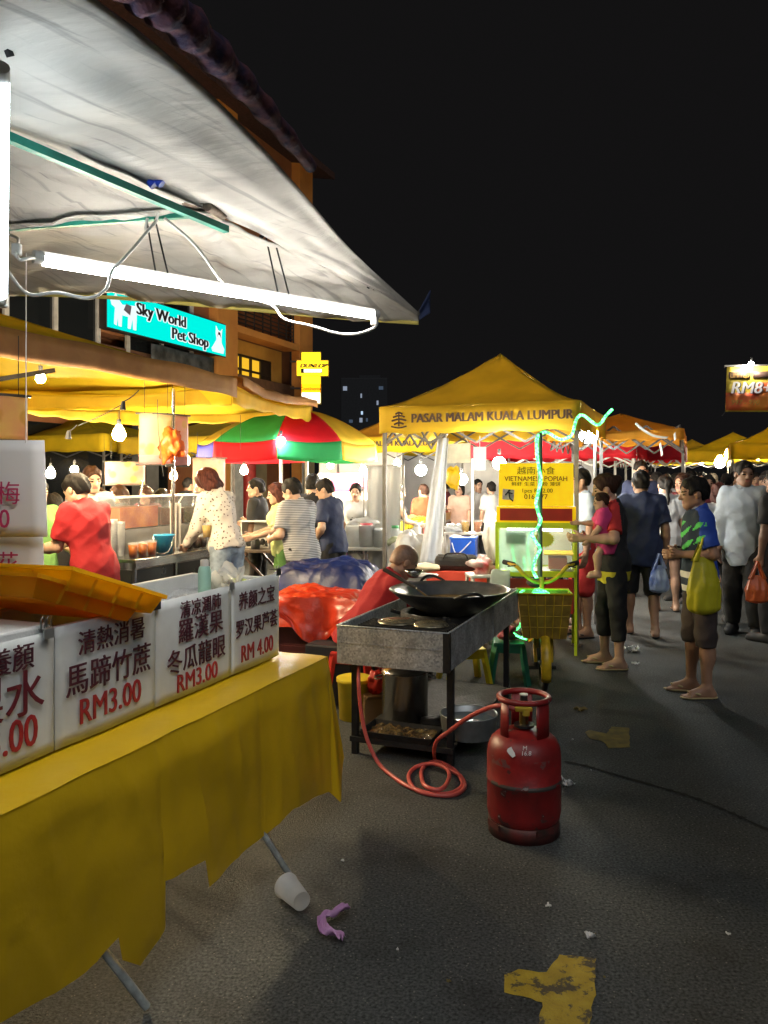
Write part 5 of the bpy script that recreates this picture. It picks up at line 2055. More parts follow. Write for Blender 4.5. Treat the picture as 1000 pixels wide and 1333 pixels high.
def gas_red():
    m = mat('gas_red', (0.30, 0.014, 0.014), 0.42, col2=(0.17, 0.012, 0.012), scale=9, bump=0.12, bscale=18, spec=0.5)
    nt = m.node_tree
    b = nt.nodes[m['bsdf']]
    tc = nt.nodes.new('ShaderNodeTexCoord')
    sp_ = nt.nodes.new('ShaderNodeSeparateXYZ')
    nt.links.new(tc.outputs['Object'], sp_.inputs[0])

    def band(z0, hw, thr):
        d = nt.nodes.new('ShaderNodeMath')
        d.operation = 'SUBTRACT'
        nt.links.new(sp_.outputs[2], d.inputs[0])
        d.inputs[1].default_value = z0
        a = nt.nodes.new('ShaderNodeMath')
        a.operation = 'ABSOLUTE'
        nt.links.new(d.outputs[0], a.inputs[0])
        l = nt.nodes.new('ShaderNodeMath')
        l.operation = 'LESS_THAN'
        l.inputs[1].default_value = hw
        nt.links.new(a.outputs[0], l.inputs[0])
        n = nt.nodes.new('ShaderNodeTexNoise')
        n.inputs['Scale'].default_value = 17
        n.inputs['Detail'].default_value = 8
        nt.links.new(tc.outputs['Object'], n.inputs[0])
        g = nt.nodes.new('ShaderNodeMath')
        g.operation = 'GREATER_THAN'
        g.inputs[1].default_value = thr
        nt.links.new(n.outputs[0], g.inputs[0])
        mu = nt.nodes.new('ShaderNodeMath')
        mu.operation = 'MULTIPLY'
        nt.links.new(l.outputs[0], mu.inputs[0])
        nt.links.new(g.outputs[0], mu.inputs[1])
        return mu
    src = b.inputs['Base Color'].links[0].from_socket
    for z0, hw, thr, c in ((0.235, 0.009, 0.44, (0.06, 0.05, 0.045, 1)), (0.335, 0.016, 0.53, (0.16, 0.055, 0.05, 1)), (0.06, 0.05, 0.60, (0.07, 0.03, 0.025, 1)), (0.25, 0.3, 0.63, (0.10, 0.022, 0.02, 1)), (0.2, 0.4, 0.69, (0.20, 0.16, 0.15, 1)), (0.12, 0.02, 0.66, (0.3, 0.27, 0.26, 1))):
        k = band(z0, hw, thr)
        mx = nt.nodes.new('ShaderNodeMixRGB')
        nt.links.new(k.outputs[0], mx.inputs[0])
        nt.links.new(src, mx.inputs[1])
        mx.inputs[2].default_value = c
        src = mx.outputs[0]
    nt.links.new(src, b.inputs['Base Color'])
    return m


M_GAS = gas_red()
mb = MB()
prof = [(0.0, 0.022), (0.09, 0.024), (0.135, 0.04), (0.155, 0.075), (0.160, 0.10), (0.160, 0.226), (0.1635, 0.230), (0.1635, 0.238), (0.160, 0.242), (0.160, 0.335), (0.156, 0.372), (0.143, 0.402), (0.118, 0.425), (0.085, 0.440), (0.05, 0.447), (0.0, 0.449)]
mb.lathe(prof, n=56)
mb.build('body', M_GAS, gc)
mb = MB()
mb.lathe([(0.150, 0.0), (0.154, 0.0), (0.154, 0.062), (0.148, 0.064), (0.147, 0.0)], n=48)
for k in range(4):
    a = R(25 + 90 * k)
    mb.box((0.1555 * math.cos(a), 0.1555 * math.sin(a), 0.052), (0.006, 0.085, 0.026), Matrix.Rotation(a, 3, 'Z'))
mb.build('foot_ring', mat('foot_red', (0.13, 0.018, 0.015), 0.55, col2=(0.035, 0.02, 0.016), scale=14), gc)
# shroud: four uprights carrying a rolled ring
mb = MB()
for a0, a1 in ((R(-70), R(-22)), (R(196), R(224)), (R(60), R(110))):
    n = 8
    vs = []
    for i in range(n + 1):
        a = lerp(a0, a1, i / n)
        for r, z in ((0.112, 0.418), (0.109, 0.578), (0.105, 0.578), (0.108, 0.418)):
            vs.append((r * math.cos(a), r * math.sin(a), z))
    fs = []
    for i in range(n):
        for j in range(4):
            fs.append((i * 4 + j, i * 4 + (j + 1) % 4, (i + 1) * 4 + (j + 1) % 4, (i + 1) * 4 + j))
    fs += [(3, 2, 1, 0), tuple(n * 4 + j for j in range(4))]
    mb.add(vs, fs, True)
mb.tube([(0.108 * math.cos(2 * math.pi * i / 40), 0.108 * math.sin(2 * math.pi * i / 40), 0.583) for i in range(40)], 0.0125, 10, True)
mb.build('collar', M_GAS, gc)
mb = MB()
mb.cyl((0, 0, 0.446), (0, 0, 0.52), 0.020)
mb.build('valve', mat('brass', (0.35, 0.26, 0.10), 0.35, metal=1.0), gc)
mb = MB()
mb.cyl((0.0, -0.005, 0.458), (0.0, -0.005, 0.468), 0.045, n=20)
mb.cyl((0, 0, 0.545), (0, 0, 0.592), 0.017, n=18)
rg = mb.build('regulator', mat('black_plastic', (0.018, 0.018, 0.019), 0.4), gc)
mb = MB()
mb.box((-0.006, -0.028, 0.538), (0.075, 0.03, 0.016), bev=0.004)
mb.box((0.004, -0.034, 0.522), (0.03, 0.02, 0.024), bev=0.004)
mb.build('lever', mat('lever_yellow', (0.70, 0.55, 0.05), 0.5), rg)
mb = MB()
mb.cyl((0, 0, 0.592), (0, 0, 0.597), 0.018, n=18)
mb.build('cap', M_FRAME_W, rg)


def on_cyl(a, z, r=0.1606):
    return Vector((r * math.cos(a), r * math.sin(a), z))


# torn white label and hand-marked weight on the shoulder
lab = [(-0.016, 0.012), (-0.004, 0.022), (0.002, 0.012), (0.012, -0.002), (0.016, -0.014), (0.006, -0.022), (-0.006, -0.012), (-0.012, -0.006), (-0.018, 0.002)]
mb = MB()
mb.prism([(x * 1.15, y * 1.0) for x, y in lab], 0.0015, frame((1, -0.45, 0), (0.15, 0.5, 0.8)), (-0.075, -0.136, 0.388))
mb.build('torn_label', M_PAPER, gc)
q = frame((1, 0.05, 0), (0, 0.62, 0.78))
M_MARK = mat('marker_white', (0.72, 0.60, 0.58), 0.6)
text(gc, 'M', 0.026, M_MARK, q, (-0.022, -0.1495, 0.401), shear=0.2)
text(gc, '16.8', 0.026, M_MARK, q, (-0.018, -0.1575, 0.3815), shear=0.2)

hs = thing('gas_hose', 'coral rubber gas hose coiled on the asphalt, running from cylinder to stove', 'hose', (0.3, 4.1, 0))
pts = [Vector((0.6125 - 0.045, 3.485, 0.535)), Vector((0.6125 - 0.11, 3.50, 0.545)), P(632, 923, 3.62), P(608, 935, 3.75), P(585, 952, 3.88), P(568, 966, 3.98)]
g = 0.011
for x, y in ((566, 985), (580, 996), (600, 1008), (605, 1022), (590, 1032), (560, 1031), (540, 1024), (532, 1008), (541, 996), (562, 991), (582, 998), (584, 1012), (572, 1025), (552, 1018), (550, 998), (568, 988), (592, 1000), (602, 1018), (588, 1029), (560, 1030), (530, 1020)):
    pts.append(PZ(x, y + 3, g + (0.022 if 8 < len(pts) - 6 < 14 else 0)))
pts += [PZ(508, 1008, g), P(492, 992, 4.22), P(478, 962, 4.26), P(470, 925, 4.29), P(467, 890, 4.3), P(467, 868, 4.36)]
mb = MB()
mb.tube(catmull(pts, 6), 0.0105, 9)
mb.build('tube', mat('hose_coral', (0.58, 0.10, 0.085), 0.4, var=0.15, scale=6), hs, world=True)
# ---------------------------------------------------------------- popiah cart
CD = 7.0
CL = Vector((-0.0, 0, 0))
ct = thing('popiah_cart', 'yellow and red glass fronted cart selling Vietnamese popiah', 'food cart', (0.978, 7.02, 0), GR * 0.5)
# local x to the right (width 0.70), y away
CW = 0.70
M_CY = mat('cart_yellow', (0.85, 0.60, 0.01), 0.4)
M_CG = mat('cart_lime', (0.55, 0.72, 0.03), 0.4)
M_CR = mat('cart_red', (0.36, 0.03, 0.02), 0.4)


def zc(py, d=6.95):
    return CAMZ + (620 - py) / F * d


zs = dict(top=zc(603), sb=zc(659), rt=zc(662), rb=zc(678), g1=zc(684), ct=zc(688), cb=zc(742), g2=zc(747), pb=zc(800))
mb = MB()
for x in (0.012, CW - 0.012):
    for y in (0.012, 0.5):
        mb.box((x, y, zs['g1'] / 2), (0.024, 0.024, zs['g1']))
for z in (zs['g1'], zs['g2'] + 0.0):
    mb.box((CW / 2, 0.0, z), (CW - 0.05, 0.026, 0.05))
    mb.box((CW / 2, 0.512, z), (CW - 0.05, 0.026, 0.05))
    for x in (0.012, CW - 0.012):
        mb.box((x, 0.256, z), (0.026, 0.46, 0.05))
mb.build('frame', M_CG, ct)
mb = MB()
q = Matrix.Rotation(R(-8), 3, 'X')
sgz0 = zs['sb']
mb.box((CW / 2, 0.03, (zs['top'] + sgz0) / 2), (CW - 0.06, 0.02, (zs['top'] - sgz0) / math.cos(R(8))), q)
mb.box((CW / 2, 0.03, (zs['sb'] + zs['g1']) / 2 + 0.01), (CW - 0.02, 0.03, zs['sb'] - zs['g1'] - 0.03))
sb_ = mb.build('sign_board', mat('cart_sign_lit', (0.85, 0.60, 0.01), 0.4, emit=(1.0, 0.62, 0.0), estr=0.42), ct)  # board material has a weak yellow emission of its own
mb = MB()
mb.box((CW / 2, 0.008, (zs['rt'] + zs['rb']) / 2), (CW - 0.08, 0.012, zs['rt'] - zs['rb']))
mb.build('red_strip', M_CR, sb_)
qs = q @ frame((1, 0, 0), (0, 0, 1))
M_CT = mat('cart_text', (0.20, 0.10, 0.005), 0.6)
M_CT2 = mat('cart_text_green', (0.25, 0.22, 0.005), 0.6)


def on_sign(x, z):
    zz = z
    c = Vector((CW / 2, 0.03, (zs['top'] + sgz0) / 2))
    u = (z - c.z) / math.cos(R(8))
    return c + q @ Vector((x, -0.0125, u))


for body, x, py, size, m_, sx in (('越南小食', 0.0, 617, 0.075, M_CT2, 1.1), ('VIETNAMESE POPIAH', 0.0, 626.5, 0.062, M_CT, 0.93), ('鲜虾 生菜 米粉 薄饼', 0.0, 632.5, 0.040, M_CT2, 1.2), ('1pcs RM2.00', 0.01, 641.5, 0.052, M_CT2, 1.0), ('016 877', 0.0, 650, 0.062, M_CT, 1.0)):
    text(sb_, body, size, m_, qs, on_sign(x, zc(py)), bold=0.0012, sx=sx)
mb = MB()
mb.prism([(-0.055, -0.045), (0.045, -0.05), (0.05, 0.04), (-0.05, 0.05)], 0.001, qs, on_sign(-0.235, zc(644)))
mb.build('picture', mat('sticker_pale', (0.55, 0.5, 0.45), 0.6, col2=(0.3, 0.25, 0.3), scale=30), sb_)
mb = MB()
mb.tube([on_sign(-0.265, zc(645)) + Vector((0, -0.004, 0)), on_sign(-0.22, zc(638)) + Vector((0, -0.004, 0))], 0.006, 6)
mb.tube([on_sign(-0.235, zc(638)) + Vector((0, -0.004, 0)), on_sign(-0.225, zc(649)) + Vector((0, -0.004, 0)), on_sign(-0.195, zc(653)) + Vector((0, -0.004, 0))], 0.006, 6)
mb.tube([on_sign(-0.25, zc(641)) + Vector((0, -0.004, 0)), on_sign(-0.20, zc(643)) + Vector((0, -0.004, 0))], 0.006, 6)
mb.build('brush_mark', M_SIGNK, sb_)
# case: shelves, back, lamp tube inside, glass
mb = MB()
mb.box((CW / 2, 0.49, (zs['g1'] + zs['g2']) / 2), (CW - 0.06, 0.008, zs['g1'] - zs['g2'] - 0.06))
mb.box((CW / 2, 0.26, zs['g2'] + 0.0), (CW - 0.06, 0.44, 0.02))
mb.build('case_back', mat('case_white', (0.62, 0.66, 0.64), 0.5), ct)
mb = MB()
mb.box((CW * 0.78, 0.2, zc(722)), (CW * 0.36, 0.36, 0.012))
mb.build('shelf', M_CY, ct)
mb = MB()
mb.box((CW * 0.77, 0.16, zc(734)), (0.16, 0.22, 0.10), bev=0.006)
mb.build('red_box', mat('tub_red', (0.45, 0.09, 0.07), 0.5), ct)
mb = MB()
mb.cyl((0.10, 0.08, zc(690)), (CW - 0.12, 0.08, zc(690)), 0.013, n=10)
mb.build('lamp', emat('case_lamp', (0.9, 1.0, 0.95), 9.0), ct)
mb = MB()
mb.box((CW / 2, 0.004, (zs['ct'] + zs['cb']) / 2), (CW - 0.06, 0.004, zs['ct'] - zs['cb']))
mb.build('glass', mat('case_glass', (0.9, 0.95, 0.93), 0.05, alpha=0.16, spec=0.5), ct)
# menu card and star card behind the glass
mb = MB()
mb.box((0.175, -0.003, zc(701)), (0.17, 0.003, 0.10))
mc = mb.build('menu_card', mat('menu_card', (0.14, 0.17, 0.15), 0.6, col2=(0.35, 0.4, 0.36), scale=60), ct)
mb = MB()
star = []
for i in range(40):
    a = 2 * math.pi * i / 40
    r = 0.085 if i % 2 else 0.068
    star.append((r * 1.1 * math.cos(a), r * 0.9 * math.sin(a)))
mb.prism(star, 0.003, frame((1, 0, 0), (0, 0, 1)), (CW * 0.60, -0.001, zc(702)))
mb.build('star_card', mat('star_lime', (0.55, 0.62, 0.06), 0.6), ct)
mb = MB()
mb.sheet(lambda a, b: Vector((0.035 + 0.30 * a, -0.008 + 0.02 * math.sin(a * 9 + b * 3) * (1 - b) - 0.01, lerp(zc(745), zc(690), b))), 24, 12)
mb.build('plastic_sheet', mat('sheet_mint', (0.50, 0.75, 0.66), 0.2, alpha=0.55, trans=0.3, bump=0.4, bscale=10), ct)  # white bag; the green of the rope light is put into its colour
mb = MB()
mb.box((CW / 2, 0.006, (zs['g2'] - 0.03 + zs['pb']) / 2), (CW - 0.06, 0.01, zs['g2'] - 0.06 - zs['pb']))
mb.box((CW - 0.02, 0.25, (zs['g2'] - 0.03 + zs['pb']) / 2), (0.01, 0.44, zs['g2'] - 0.06 - zs['pb']))
mb.build('lower_panel', M_CR, ct)
mb = MB()
mb.sheet(lambda a, b: Vector((-0.03 + 0.02 * a - 0.10 * (1 - a) * b + 0.14 * a, -0.06 - 0.05 * b, zc(742) - b * 0.62 + 0.01 * math.sin(a * 7))), 10, 14)
mb.build('side_sheet', mat('sheet_pale', (0.62, 0.70, 0.66), 0.35, trans=0.3, bump=0.2, bscale=8), ct, solid=0.003)

# white round bulb at the cart's corner and white plate edge on the right
def bulb(label, pos, r, wire_top=None, group='bare bulbs', col=(1.0, 0.80, 0.48), k=1.0, name='bulb', white=False):
    t = thing('light_bulb', label, 'lamp', pos, 0, group)
    mb = MB()
    if white:
        mb.sphere((0, 0, 0), r, 8)
    else:
        mb.lathe([(0.0, -r), (r * 0.6, -r * 0.82), (r * 0.95, -r * 0.3), (r, 0.1 * r), (r * 0.8, r * 0.7), (r * 0.42, r * 1.3), (r * 0.4, r * 1.5)], n=14)
    mb.build('globe', emat('bulb_%.2f_%.2f_%.2f_%.0f' % (*col, BULB * k * (0.04 / r) ** 2), col, BULB * k * (0.04 / r) ** 2), t)
    mb = MB()
    mb.cyl((0, 0, r * 1.4), (0, 0, r * 1.4 + 0.05), 0.016, n=10)
    mb.build('socket', M_BLACKROPE, t)
    if wire_top is not None:
        mb = MB()
        mb.tube(sag(Vector(pos) + UP * (r * 1.4 + 0.05), wire_top, 0.02, 6), 0.003, 5)
        mb.build('wire', M_BLACKROPE, t, world=True)
    return t


def rope_mat(name, col, lo, hi):
    m = emat(name, col, hi)
    nt = m.node_tree
    e = [n for n in nt.nodes if n.type == 'EMISSION'][0]
    tc = nt.nodes.new('ShaderNodeTexCoord')
    w = nt.nodes.new('ShaderNodeTexVoronoi')              # the diodes: bright beads in a milky sleeve
    w.inputs['Scale'].default_value = 42
    nt.links.new(tc.outputs['Object'], w.inputs[0])
    r = nt.nodes.new('ShaderNodeMapRange')
    r.inputs[1].default_value = 0.25
    r.inputs[2].default_value = 0.6
    r.inputs[3].default_value = hi
    r.inputs[4].default_value = lo
    nt.links.new(w.outputs['Distance'], r.inputs[0])
    nt.links.new(r.outputs[0], e.inputs[1])
    return m


# ---------------------------------------------------------------- rope-light pole and rope light
rp = thing('pole', 'thin steel pole in front of the popiah cart carrying the green rope light', 'pole', (1.272, 6.52, 0))
mb = MB()
mb.cyl((0, 0, 0), (0, 0, zc(563, 6.52)), 0.021, n=12)
mb.build('tube', mat('grey_steel', (0.14, 0.14, 0.14), 0.5, metal=0.4), rp)
mb = MB()
mb.box((0, 0, 0.015), (0.22, 0.22, 0.03), bev=0.005)
mb.build('base', M_BLACKSTEEL, rp)
rl = thing('rope_light', 'glowing mint green rope light spiralling down the pole to the bicycle basket', 'lamp', (1.272, 6.5, 1.0))
path = [P(797, 533, 6.85), P(790, 540, 6.83), P(778, 553, 6.8), P(760, 541, 6.75), P(751, 545, 6.72), P(744, 566, 6.7), P(730, 572, 6.65), P(712, 563, 6.58), P(700, 568, 6.50)]
for k, (x, y) in enumerate(((699, 590), (702, 610), (704, 625), (701, 640), (698, 655), (701, 668), (704, 678), (699, 688), (692, 694), (698, 706), (703, 715), (697, 728), (694, 742), (700, 755), (703, 766))):
    path.append(P(x, y, 6.46 + (0.06 if k in (7,) else 0)))
rope1 = catmull(path, 8)
mb = MB()
mb.tube(rope1, 0.0125, 8)
M_ROPE = rope_mat('rope_green', (0.10, 1.0, 0.24), 1.7, 9.0)
mb.build('strand', M_ROPE, rl, world=True)
p2 = [P(703, 766, 6.4), P(696, 776, 6.1), P(686, 768, 5.95), P(678, 772, 5.9), P(690, 776, 5.85), P(697, 768, 5.8), P(708, 769, 5.72), P(716, 775, 5.72), P(724, 782, 5.8), P(700, 790, 5.9), P(684, 795, 5.93), P(677, 815, 5.97), P(668, 822, 6.0), P(674, 828, 5.98), P(686, 832, 5.95)]
mb = MB()
mb.tube(catmull(p2, 7), 0.009, 8)
mb.build('strand', M_ROPE, rl, world=True)

# ---------------------------------------------------------------- yellow bicycle
M_BY = mat('bike_yellow', (0.62, 0.40, 0.015), 0.35, var=0.3, scale=15)
M_BB = mat('bike_basket', (0.34, 0.20, 0.03), 0.5, var=0.3, scale=15, trans=0.2)
M_RUB = mat('rubber', (0.012, 0.012, 0.012), 0.7)
BX, BY_ = 1.155, 5.78
bc = thing('bicycle', 'small yellow bicycle seen head on with basket full of green rope light', 'bicycle', (BX, BY_, 0), R(-6))
rw = 0.205


def wheel(y):
    w = MB()
    w.tube([(0, y + (rw - 0.022) * math.cos(2 * math.pi * i / 36), rw + (rw - 0.022) * math.sin(2 * math.pi * i / 36)) for i in range(36)], 0.022, 8, True)
    tw_ = w.build('wheel', M_RUB, bc)
    r_ = MB()
    r_.tube([(0, y + (rw - 0.045) * math.cos(2 * math.pi * i / 36), rw + (rw - 0.045) * math.sin(2 * math.pi * i / 36)) for i in range(36)], 0.012, 6, True)
    for i in range(16):
        a = 2 * math.pi * i / 16
        r_.tube([(0.02 * (-1) ** i, y, rw), (0, y + (rw - 0.05) * math.cos(a), rw + (rw - 0.05) * math.sin(a))], 0.0015, 4)
    r_.cyl((-0.04, y, rw), (0.04, y, rw), 0.016)
    r_.build('rim', M_STEEL, tw_)


wheel(0.0)
wheel(0.72)
mb = MB()
vs = []
n = 18
for i in range(n + 1):
    a = R(-25) + R(190) * i / n
    for k in range(7):
        b = math.pi * k / 6
        rr = rw + 0.006 + 0.02 * math.sin(b)
        vs.append((-0.034 * math.cos(b), -rr * math.cos(a), rw + rr * math.sin(a)))
mb.add(vs, [(i * 7 + k, i * 7 + k + 1, (i + 1) * 7 + k + 1, (i + 1) * 7 + k) for i in range(n) for k in range(6)], True)
mb.build('fender', M_BY, bc, solid=0.003)
mb = MB()
for s in (-1, 1):
    mb.tube(catmull([(s * 0.056, 0, rw), (s * 0.060, 0.03, 0.34), (s * 0.05, 0.06, 0.44)], 5), 0.012, 8)
mb.tube([(0.056, 0.06, 0.44), (-0.056, 0.06, 0.44)], 0.014, 8)
mb.tube([(0, 0.06, 0.44), (0, 0.16, 0.80)], 0.017, 8)
mb.build('fork', M_BY, bc)
mb = MB()
mb.tube([(0, 0.09, 0.55), (0, 0.3, 0.33), (0, 0.52, 0.30)], 0.022, 8)
mb.tube([(0, 0.52, 0.30), (0, 0.58, 0.66)], 0.016, 8)
for s in (-1, 1):
    mb.tube([(0, 0.5, 0.30), (s * 0.05, 0.72, rw)], 0.010, 6)
    mb.tube([(0, 0.57, 0.55), (s * 0.05, 0.72, rw)], 0.008, 6)
mb.build('frame', M_BY, bc)
mb = MB()
mb.sphere((0, 0.6, 0.70), 0.1, 10, (0.8, 1.3, 0.35))
mb.build('saddle', M_RUB, bc)
hb = MB()
for s in (-1, 1):
    hb.tube(catmull([(0, 0.16, 0.76), (s * 0.06, 0.15, 0.77), (s * 0.13, 0.14, 0.82), (s * 0.18, 0.16, 0.875), (s * 0.24, 0.22, 0.895)], 6), 0.014, 8)
hbo = hb.build('handlebar', M_BY, bc)
for s in (-1, 1):
    g_ = MB()
    g_.tube([(s * 0.20, 0.19, 0.888), (s * 0.275, 0.26, 0.90)], 0.019, 10)
    g_.build('grip', M_RUB, hbo)
    g_ = MB()
    g_.tube([(s * 0.19, 0.15, 0.885), (s * 0.25, 0.17, 0.875)], 0.005, 6)
    g_.build('brake_lever', M_STEEL, hbo)
bk_ = MB()
hb0, hb1, wb0, wb1 = 0.395, 0.715, 0.15, 0.19
for y0, y1 in ((-0.11, 0.11),):
    r0 = [(-wb0, -0.09, hb0), (wb0, -0.09, hb0), (wb0, 0.10, hb0), (-wb0, 0.10, hb0)]
    r1 = [(-wb1, -0.13, hb1), (wb1, -0.13, hb1), (wb1, 0.13, hb1), (-wb1, 0.13, hb1)]
    bk_.add(r0 + r1, [(0, 1, 2, 3)] + [(i, 4 + i, 4 + (i + 1) % 4, (i + 1) % 4) for i in range(4)], False)
bko = bk_.build('basket', M_BB, bc, solid=0.006)
bk_ = MB()
bk_.tube([(-wb1, -0.13, hb1), (wb1, -0.13, hb1), (wb1, 0.13, hb1), (-wb1, 0.13, hb1)], 0.009, 6, True)
for k in range(1, 6):
    f = k / 6
    bk_.tube([(lerp(-wb1, wb1, f), -0.133, hb1), (lerp(-wb0, wb0, f), -0.094, hb0)], 0.004, 5)
for k in range(1, 4):
    f = k / 4
    w, y = lerp(wb0, wb1, f), lerp(-0.093, -0.133, f)
    bk_.tube([(-w, y, lerp(hb0, hb1, f)), (w, y, lerp(hb0, hb1, f))], 0.003, 5)
bk_.build('wire_rim', M_BY, bko)
for pts_ in ([P(667, 702, 7.13), P(668, 720, 7.12), P(672, 740, 7.12)], [P(682, 726, 7.12), P(684, 742, 7.12)], [P(690, 694, 7.14), P(687, 712, 7.13), P(690, 735, 7.12)]):
    mb = MB()
    mb.tube(catmull(pts_, 6), 0.008, 7)
    mb.build('strand', M_ROPE, rl, world=True)
# coils of rope light heaped in the basket
co = MB()
for k in range(6):
    ph = random.random() * 6
    co.tube([Vector((BX, BY_, 0)) + Vector((0.13 * math.cos(a + ph) + random.uniform(-.01, .01), 0.085 * math.sin(a + ph), 0.47 + 0.042 * k + 0.02 * math.sin(3 * a + ph))) for a in [2 * math.pi * i / 24 for i in range(24)]], 0.009, 7, True)
co.build('coil', emat('rope_green_dim', (0.05, 1.0, 0.24), 4.5), rl, world=True)
crumple('cloth', 'small turquoise cloth lying on the rim of the bicycle basket', P(731, 778, 5.72), 0.035, mat('turq_cloth', (0.04, 0.35, 0.38), 0.8), (1.2, 0.8, 0.7), 5, 12, cat='cloth')
# ---------------------------------------------------------------- market tents
def fabric(name, col, trans=0.4, **k):
    return mat('fabric_' + name, col, 0.7, var=0.14, scale=3, bump=0.15, bscale=9, trans=trans, spec=0.3, **k)


M_FY = fabric('yellow', (0.80, 0.58, 0.02), 0.5)
M_FYB = fabric('ochre', (0.66, 0.45, 0.03), 0.4)
M_FO = fabric('orange', (0.72, 0.32, 0.02), 0.35)
M_FR = fabric('red', (0.66, 0.02, 0.035), 0.55)
M_FG = fabric('green', (0.02, 0.26, 0.08), 0.35)
M_FB = fabric('blue', (0.05, 0.05, 0.45), 0.35)
M_POST = mat('tent_steel', (0.10, 0.095, 0.09), 0.5, metal=0.3, var=0.3, scale=14)
M_POSTW = mat('tent_white', (0.36, 0.35, 0.32), 0.45, var=0.2, scale=14)
M_TXT = mat('tent_text', (0.045, 0.02, 0.012), 0.7)


def tent(label, FLp, w, dep, zb, zt, zp, cloth_m, group=None, rz=GR, words=None, words_px=None, post=M_POST, posts=(1, 1, 1, 1), valance_m=None,
         seed=0, truss=True, flap=0.0, curve=0.55, sagv=0.03, sidez=None, cat='tent', name='market_tent', over=0.04):
    """FLp: front left corner on the ground; local x along the front, y to the back"""
    t = thing(name, label, cat, (FLp[0], FLp[1], 0), rz, group)
    c = Vector((w / 2, dep / 2, zp))
    ov = over
    cs = [Vector((-ov, -ov, zt)), Vector((w + ov, -ov, zt)), Vector((w + ov, dep + ov, zt)), Vector((-ov, dep + ov, zt))]
    mb = MB()
    for i in range(4):
        a_, b_ = cs[i], cs[(i + 1) % 4]

        def fn(u, v, a_=a_, b_=b_, i=i):
            e = a_.lerp(b_, u)
            p = e.lerp(c, v)
            p.z = zt + (zp - zt) * (v ** (1 / (1 - curve * 0.45)) if curve else v) - sagv * math.sin(math.pi * u) * (1 - v) * 0.7
            p.z += 0.018 * noise.noise(Vector((u * 5 + seed, v * 4, i * 3)))
            return p
        mb.sheet(fn, 18, 14)
    cano = mb.build('canopy', cloth_m, t, solid=0.003)
    mb = MB()
    for i in range(4):
        a_, b_ = cs[i], cs[(i + 1) % 4]
        out = (b_ - a_).cross(UP).normalized()

        def fv(u, v, a_=a_, b_=b_, out=out, i=i):
            p = a_.lerp(b_, u)
            p.z = lerp(zt - sagv * math.sin(math.pi * u) * 0.7, (sidez or {}).get(i, zb) - (sagv * math.sin(math.pi * u) * 0.7 if i in (sidez or {}) else 0) + 0.012 * math.sin(u * 31 + i), v)
            return p + out * (0.004 + 0.012 * v * math.sin(u * 17 + seed + i))
        mb.sheet(fv, 26, 4)
    va = mb.build('valance', valance_m or cloth_m, t, solid=0.003)
    if words:
        for body, cx, size, sx, dz in words:
            text(va, body, size, M_TXT, frame((1, 0, 0), (0, 0, 1)), (cx * w, -ov - 0.024, lerp(zb, zt, dz)), bold=0.011, sx=sx)
    for k, (x, y) in enumerate(((0, 0), (w, 0), (w, dep), (0, dep))):
        if posts[k]:
            mb = MB()
            mb.box((x, y, (zt - 0.02) / 2), (0.036, 0.036, zt - 0.02))
            mb.box((x, y, 0.006), (0.09, 0.09, 0.012))
            mb.build('post', post, t)
    if truss:
        mb = MB()
        zz0, zz1 = zb - 0.10, zb + 0.16
        for (x0, y0), (x1, y1) in (((0, 0), (w, 0)), ((w, 0), (w, dep)), ((w, dep), (0, dep)), ((0, dep), (0, 0))):
            nseg = 4
            for k in range(nseg):
                a_ = Vector((lerp(x0, x1, k / nseg), lerp(y0, y1, k / nseg), 0))
                b_ = Vector((lerp(x0, x1, (k + 1) / nseg), lerp(y0, y1, (k + 1) / nseg), 0))
                mb.bar(a_ + UP * zz1, b_ + UP * zz0, 0.014, 0.022)
                mb.bar(a_ + UP * zz0, b_ + UP * zz1, 0.014, 0.022)
        for x, y in ((0, 0), (w, 0), (w, dep), (0, dep)):
            mb.bar((x, y, zt - 0.04), (w / 2, dep / 2, zp - 0.10), 0.014, 0.022)
        mb.build('truss', post, t)
    return t, cano, va


def G(px, d):
    return Vector(((px - 500) / F * d, d, 0))


# front tent with the market's name
FL1 = G(501, 8.0)
t_main, c_main, v_main = tent('yellow market tent over the popiah cart, its front valance lettered PASAR MALAM', FL1, 1.885, 2.0, 1.975, 2.24, 2.86, M_FYB, seed=3,
                              words=[('PASAR MALAM KUALA LUMPUR', 0.575, 0.125, 0.885, 0.38)], sagv=0.02)
# emblem on the valance
mb = MB()
for k, (x0, x1, z) in enumerate(((-0.05, 0.05, 0.0), (-0.075, 0.075, 0.035), (-0.06, 0.06, 0.07), (-0.035, 0.035, 0.1))):
    mb.tube(catmull([(x0, 0, z), (0, 0, z + 0.016), (x1, 0, z)], 4), 0.009, 6)
mb.tube([(0, 0, -0.02), (0, 0, 0.12)], 0.008, 6)
mb.tube(catmull([(-0.08, 0, -0.02), (0, 0, -0.035), (0.08, 0, -0.02)], 4), 0.008, 6)
mb.v = [v + Vector((0.175, -0.066, 2.062)) for v in mb.v]
mb.build('emblem', M_TXT, v_main)
# second lettered tent farther along
tent('farther orange yellow tent, lettered valance partly behind the front tent post', (-0.83, 14.4), 2.2, 2.2, 1.97, 2.26, 2.90, M_FO, seed=9, valance_m=M_FY,
     words=[('PASAR MALAM KUALA LUMPUR', 0.52, 0.13, 1.0, 0.38)])
# red tents behind
tent('red tent behind the popiah cart, lit from inside', (1.30, 11.7), 2.25, 2.4, 1.80, 2.13, 2.50, M_FR, 'red tents behind the cart', seed=1, post=M_POSTW)
tent('smaller red tent beyond the orange canopy, farther back on the right', (4.02, 13.9), 1.1, 2.2, 1.82, 2.12, 2.42, M_FR, 'red tents behind the cart', seed=2, post=M_POSTW)
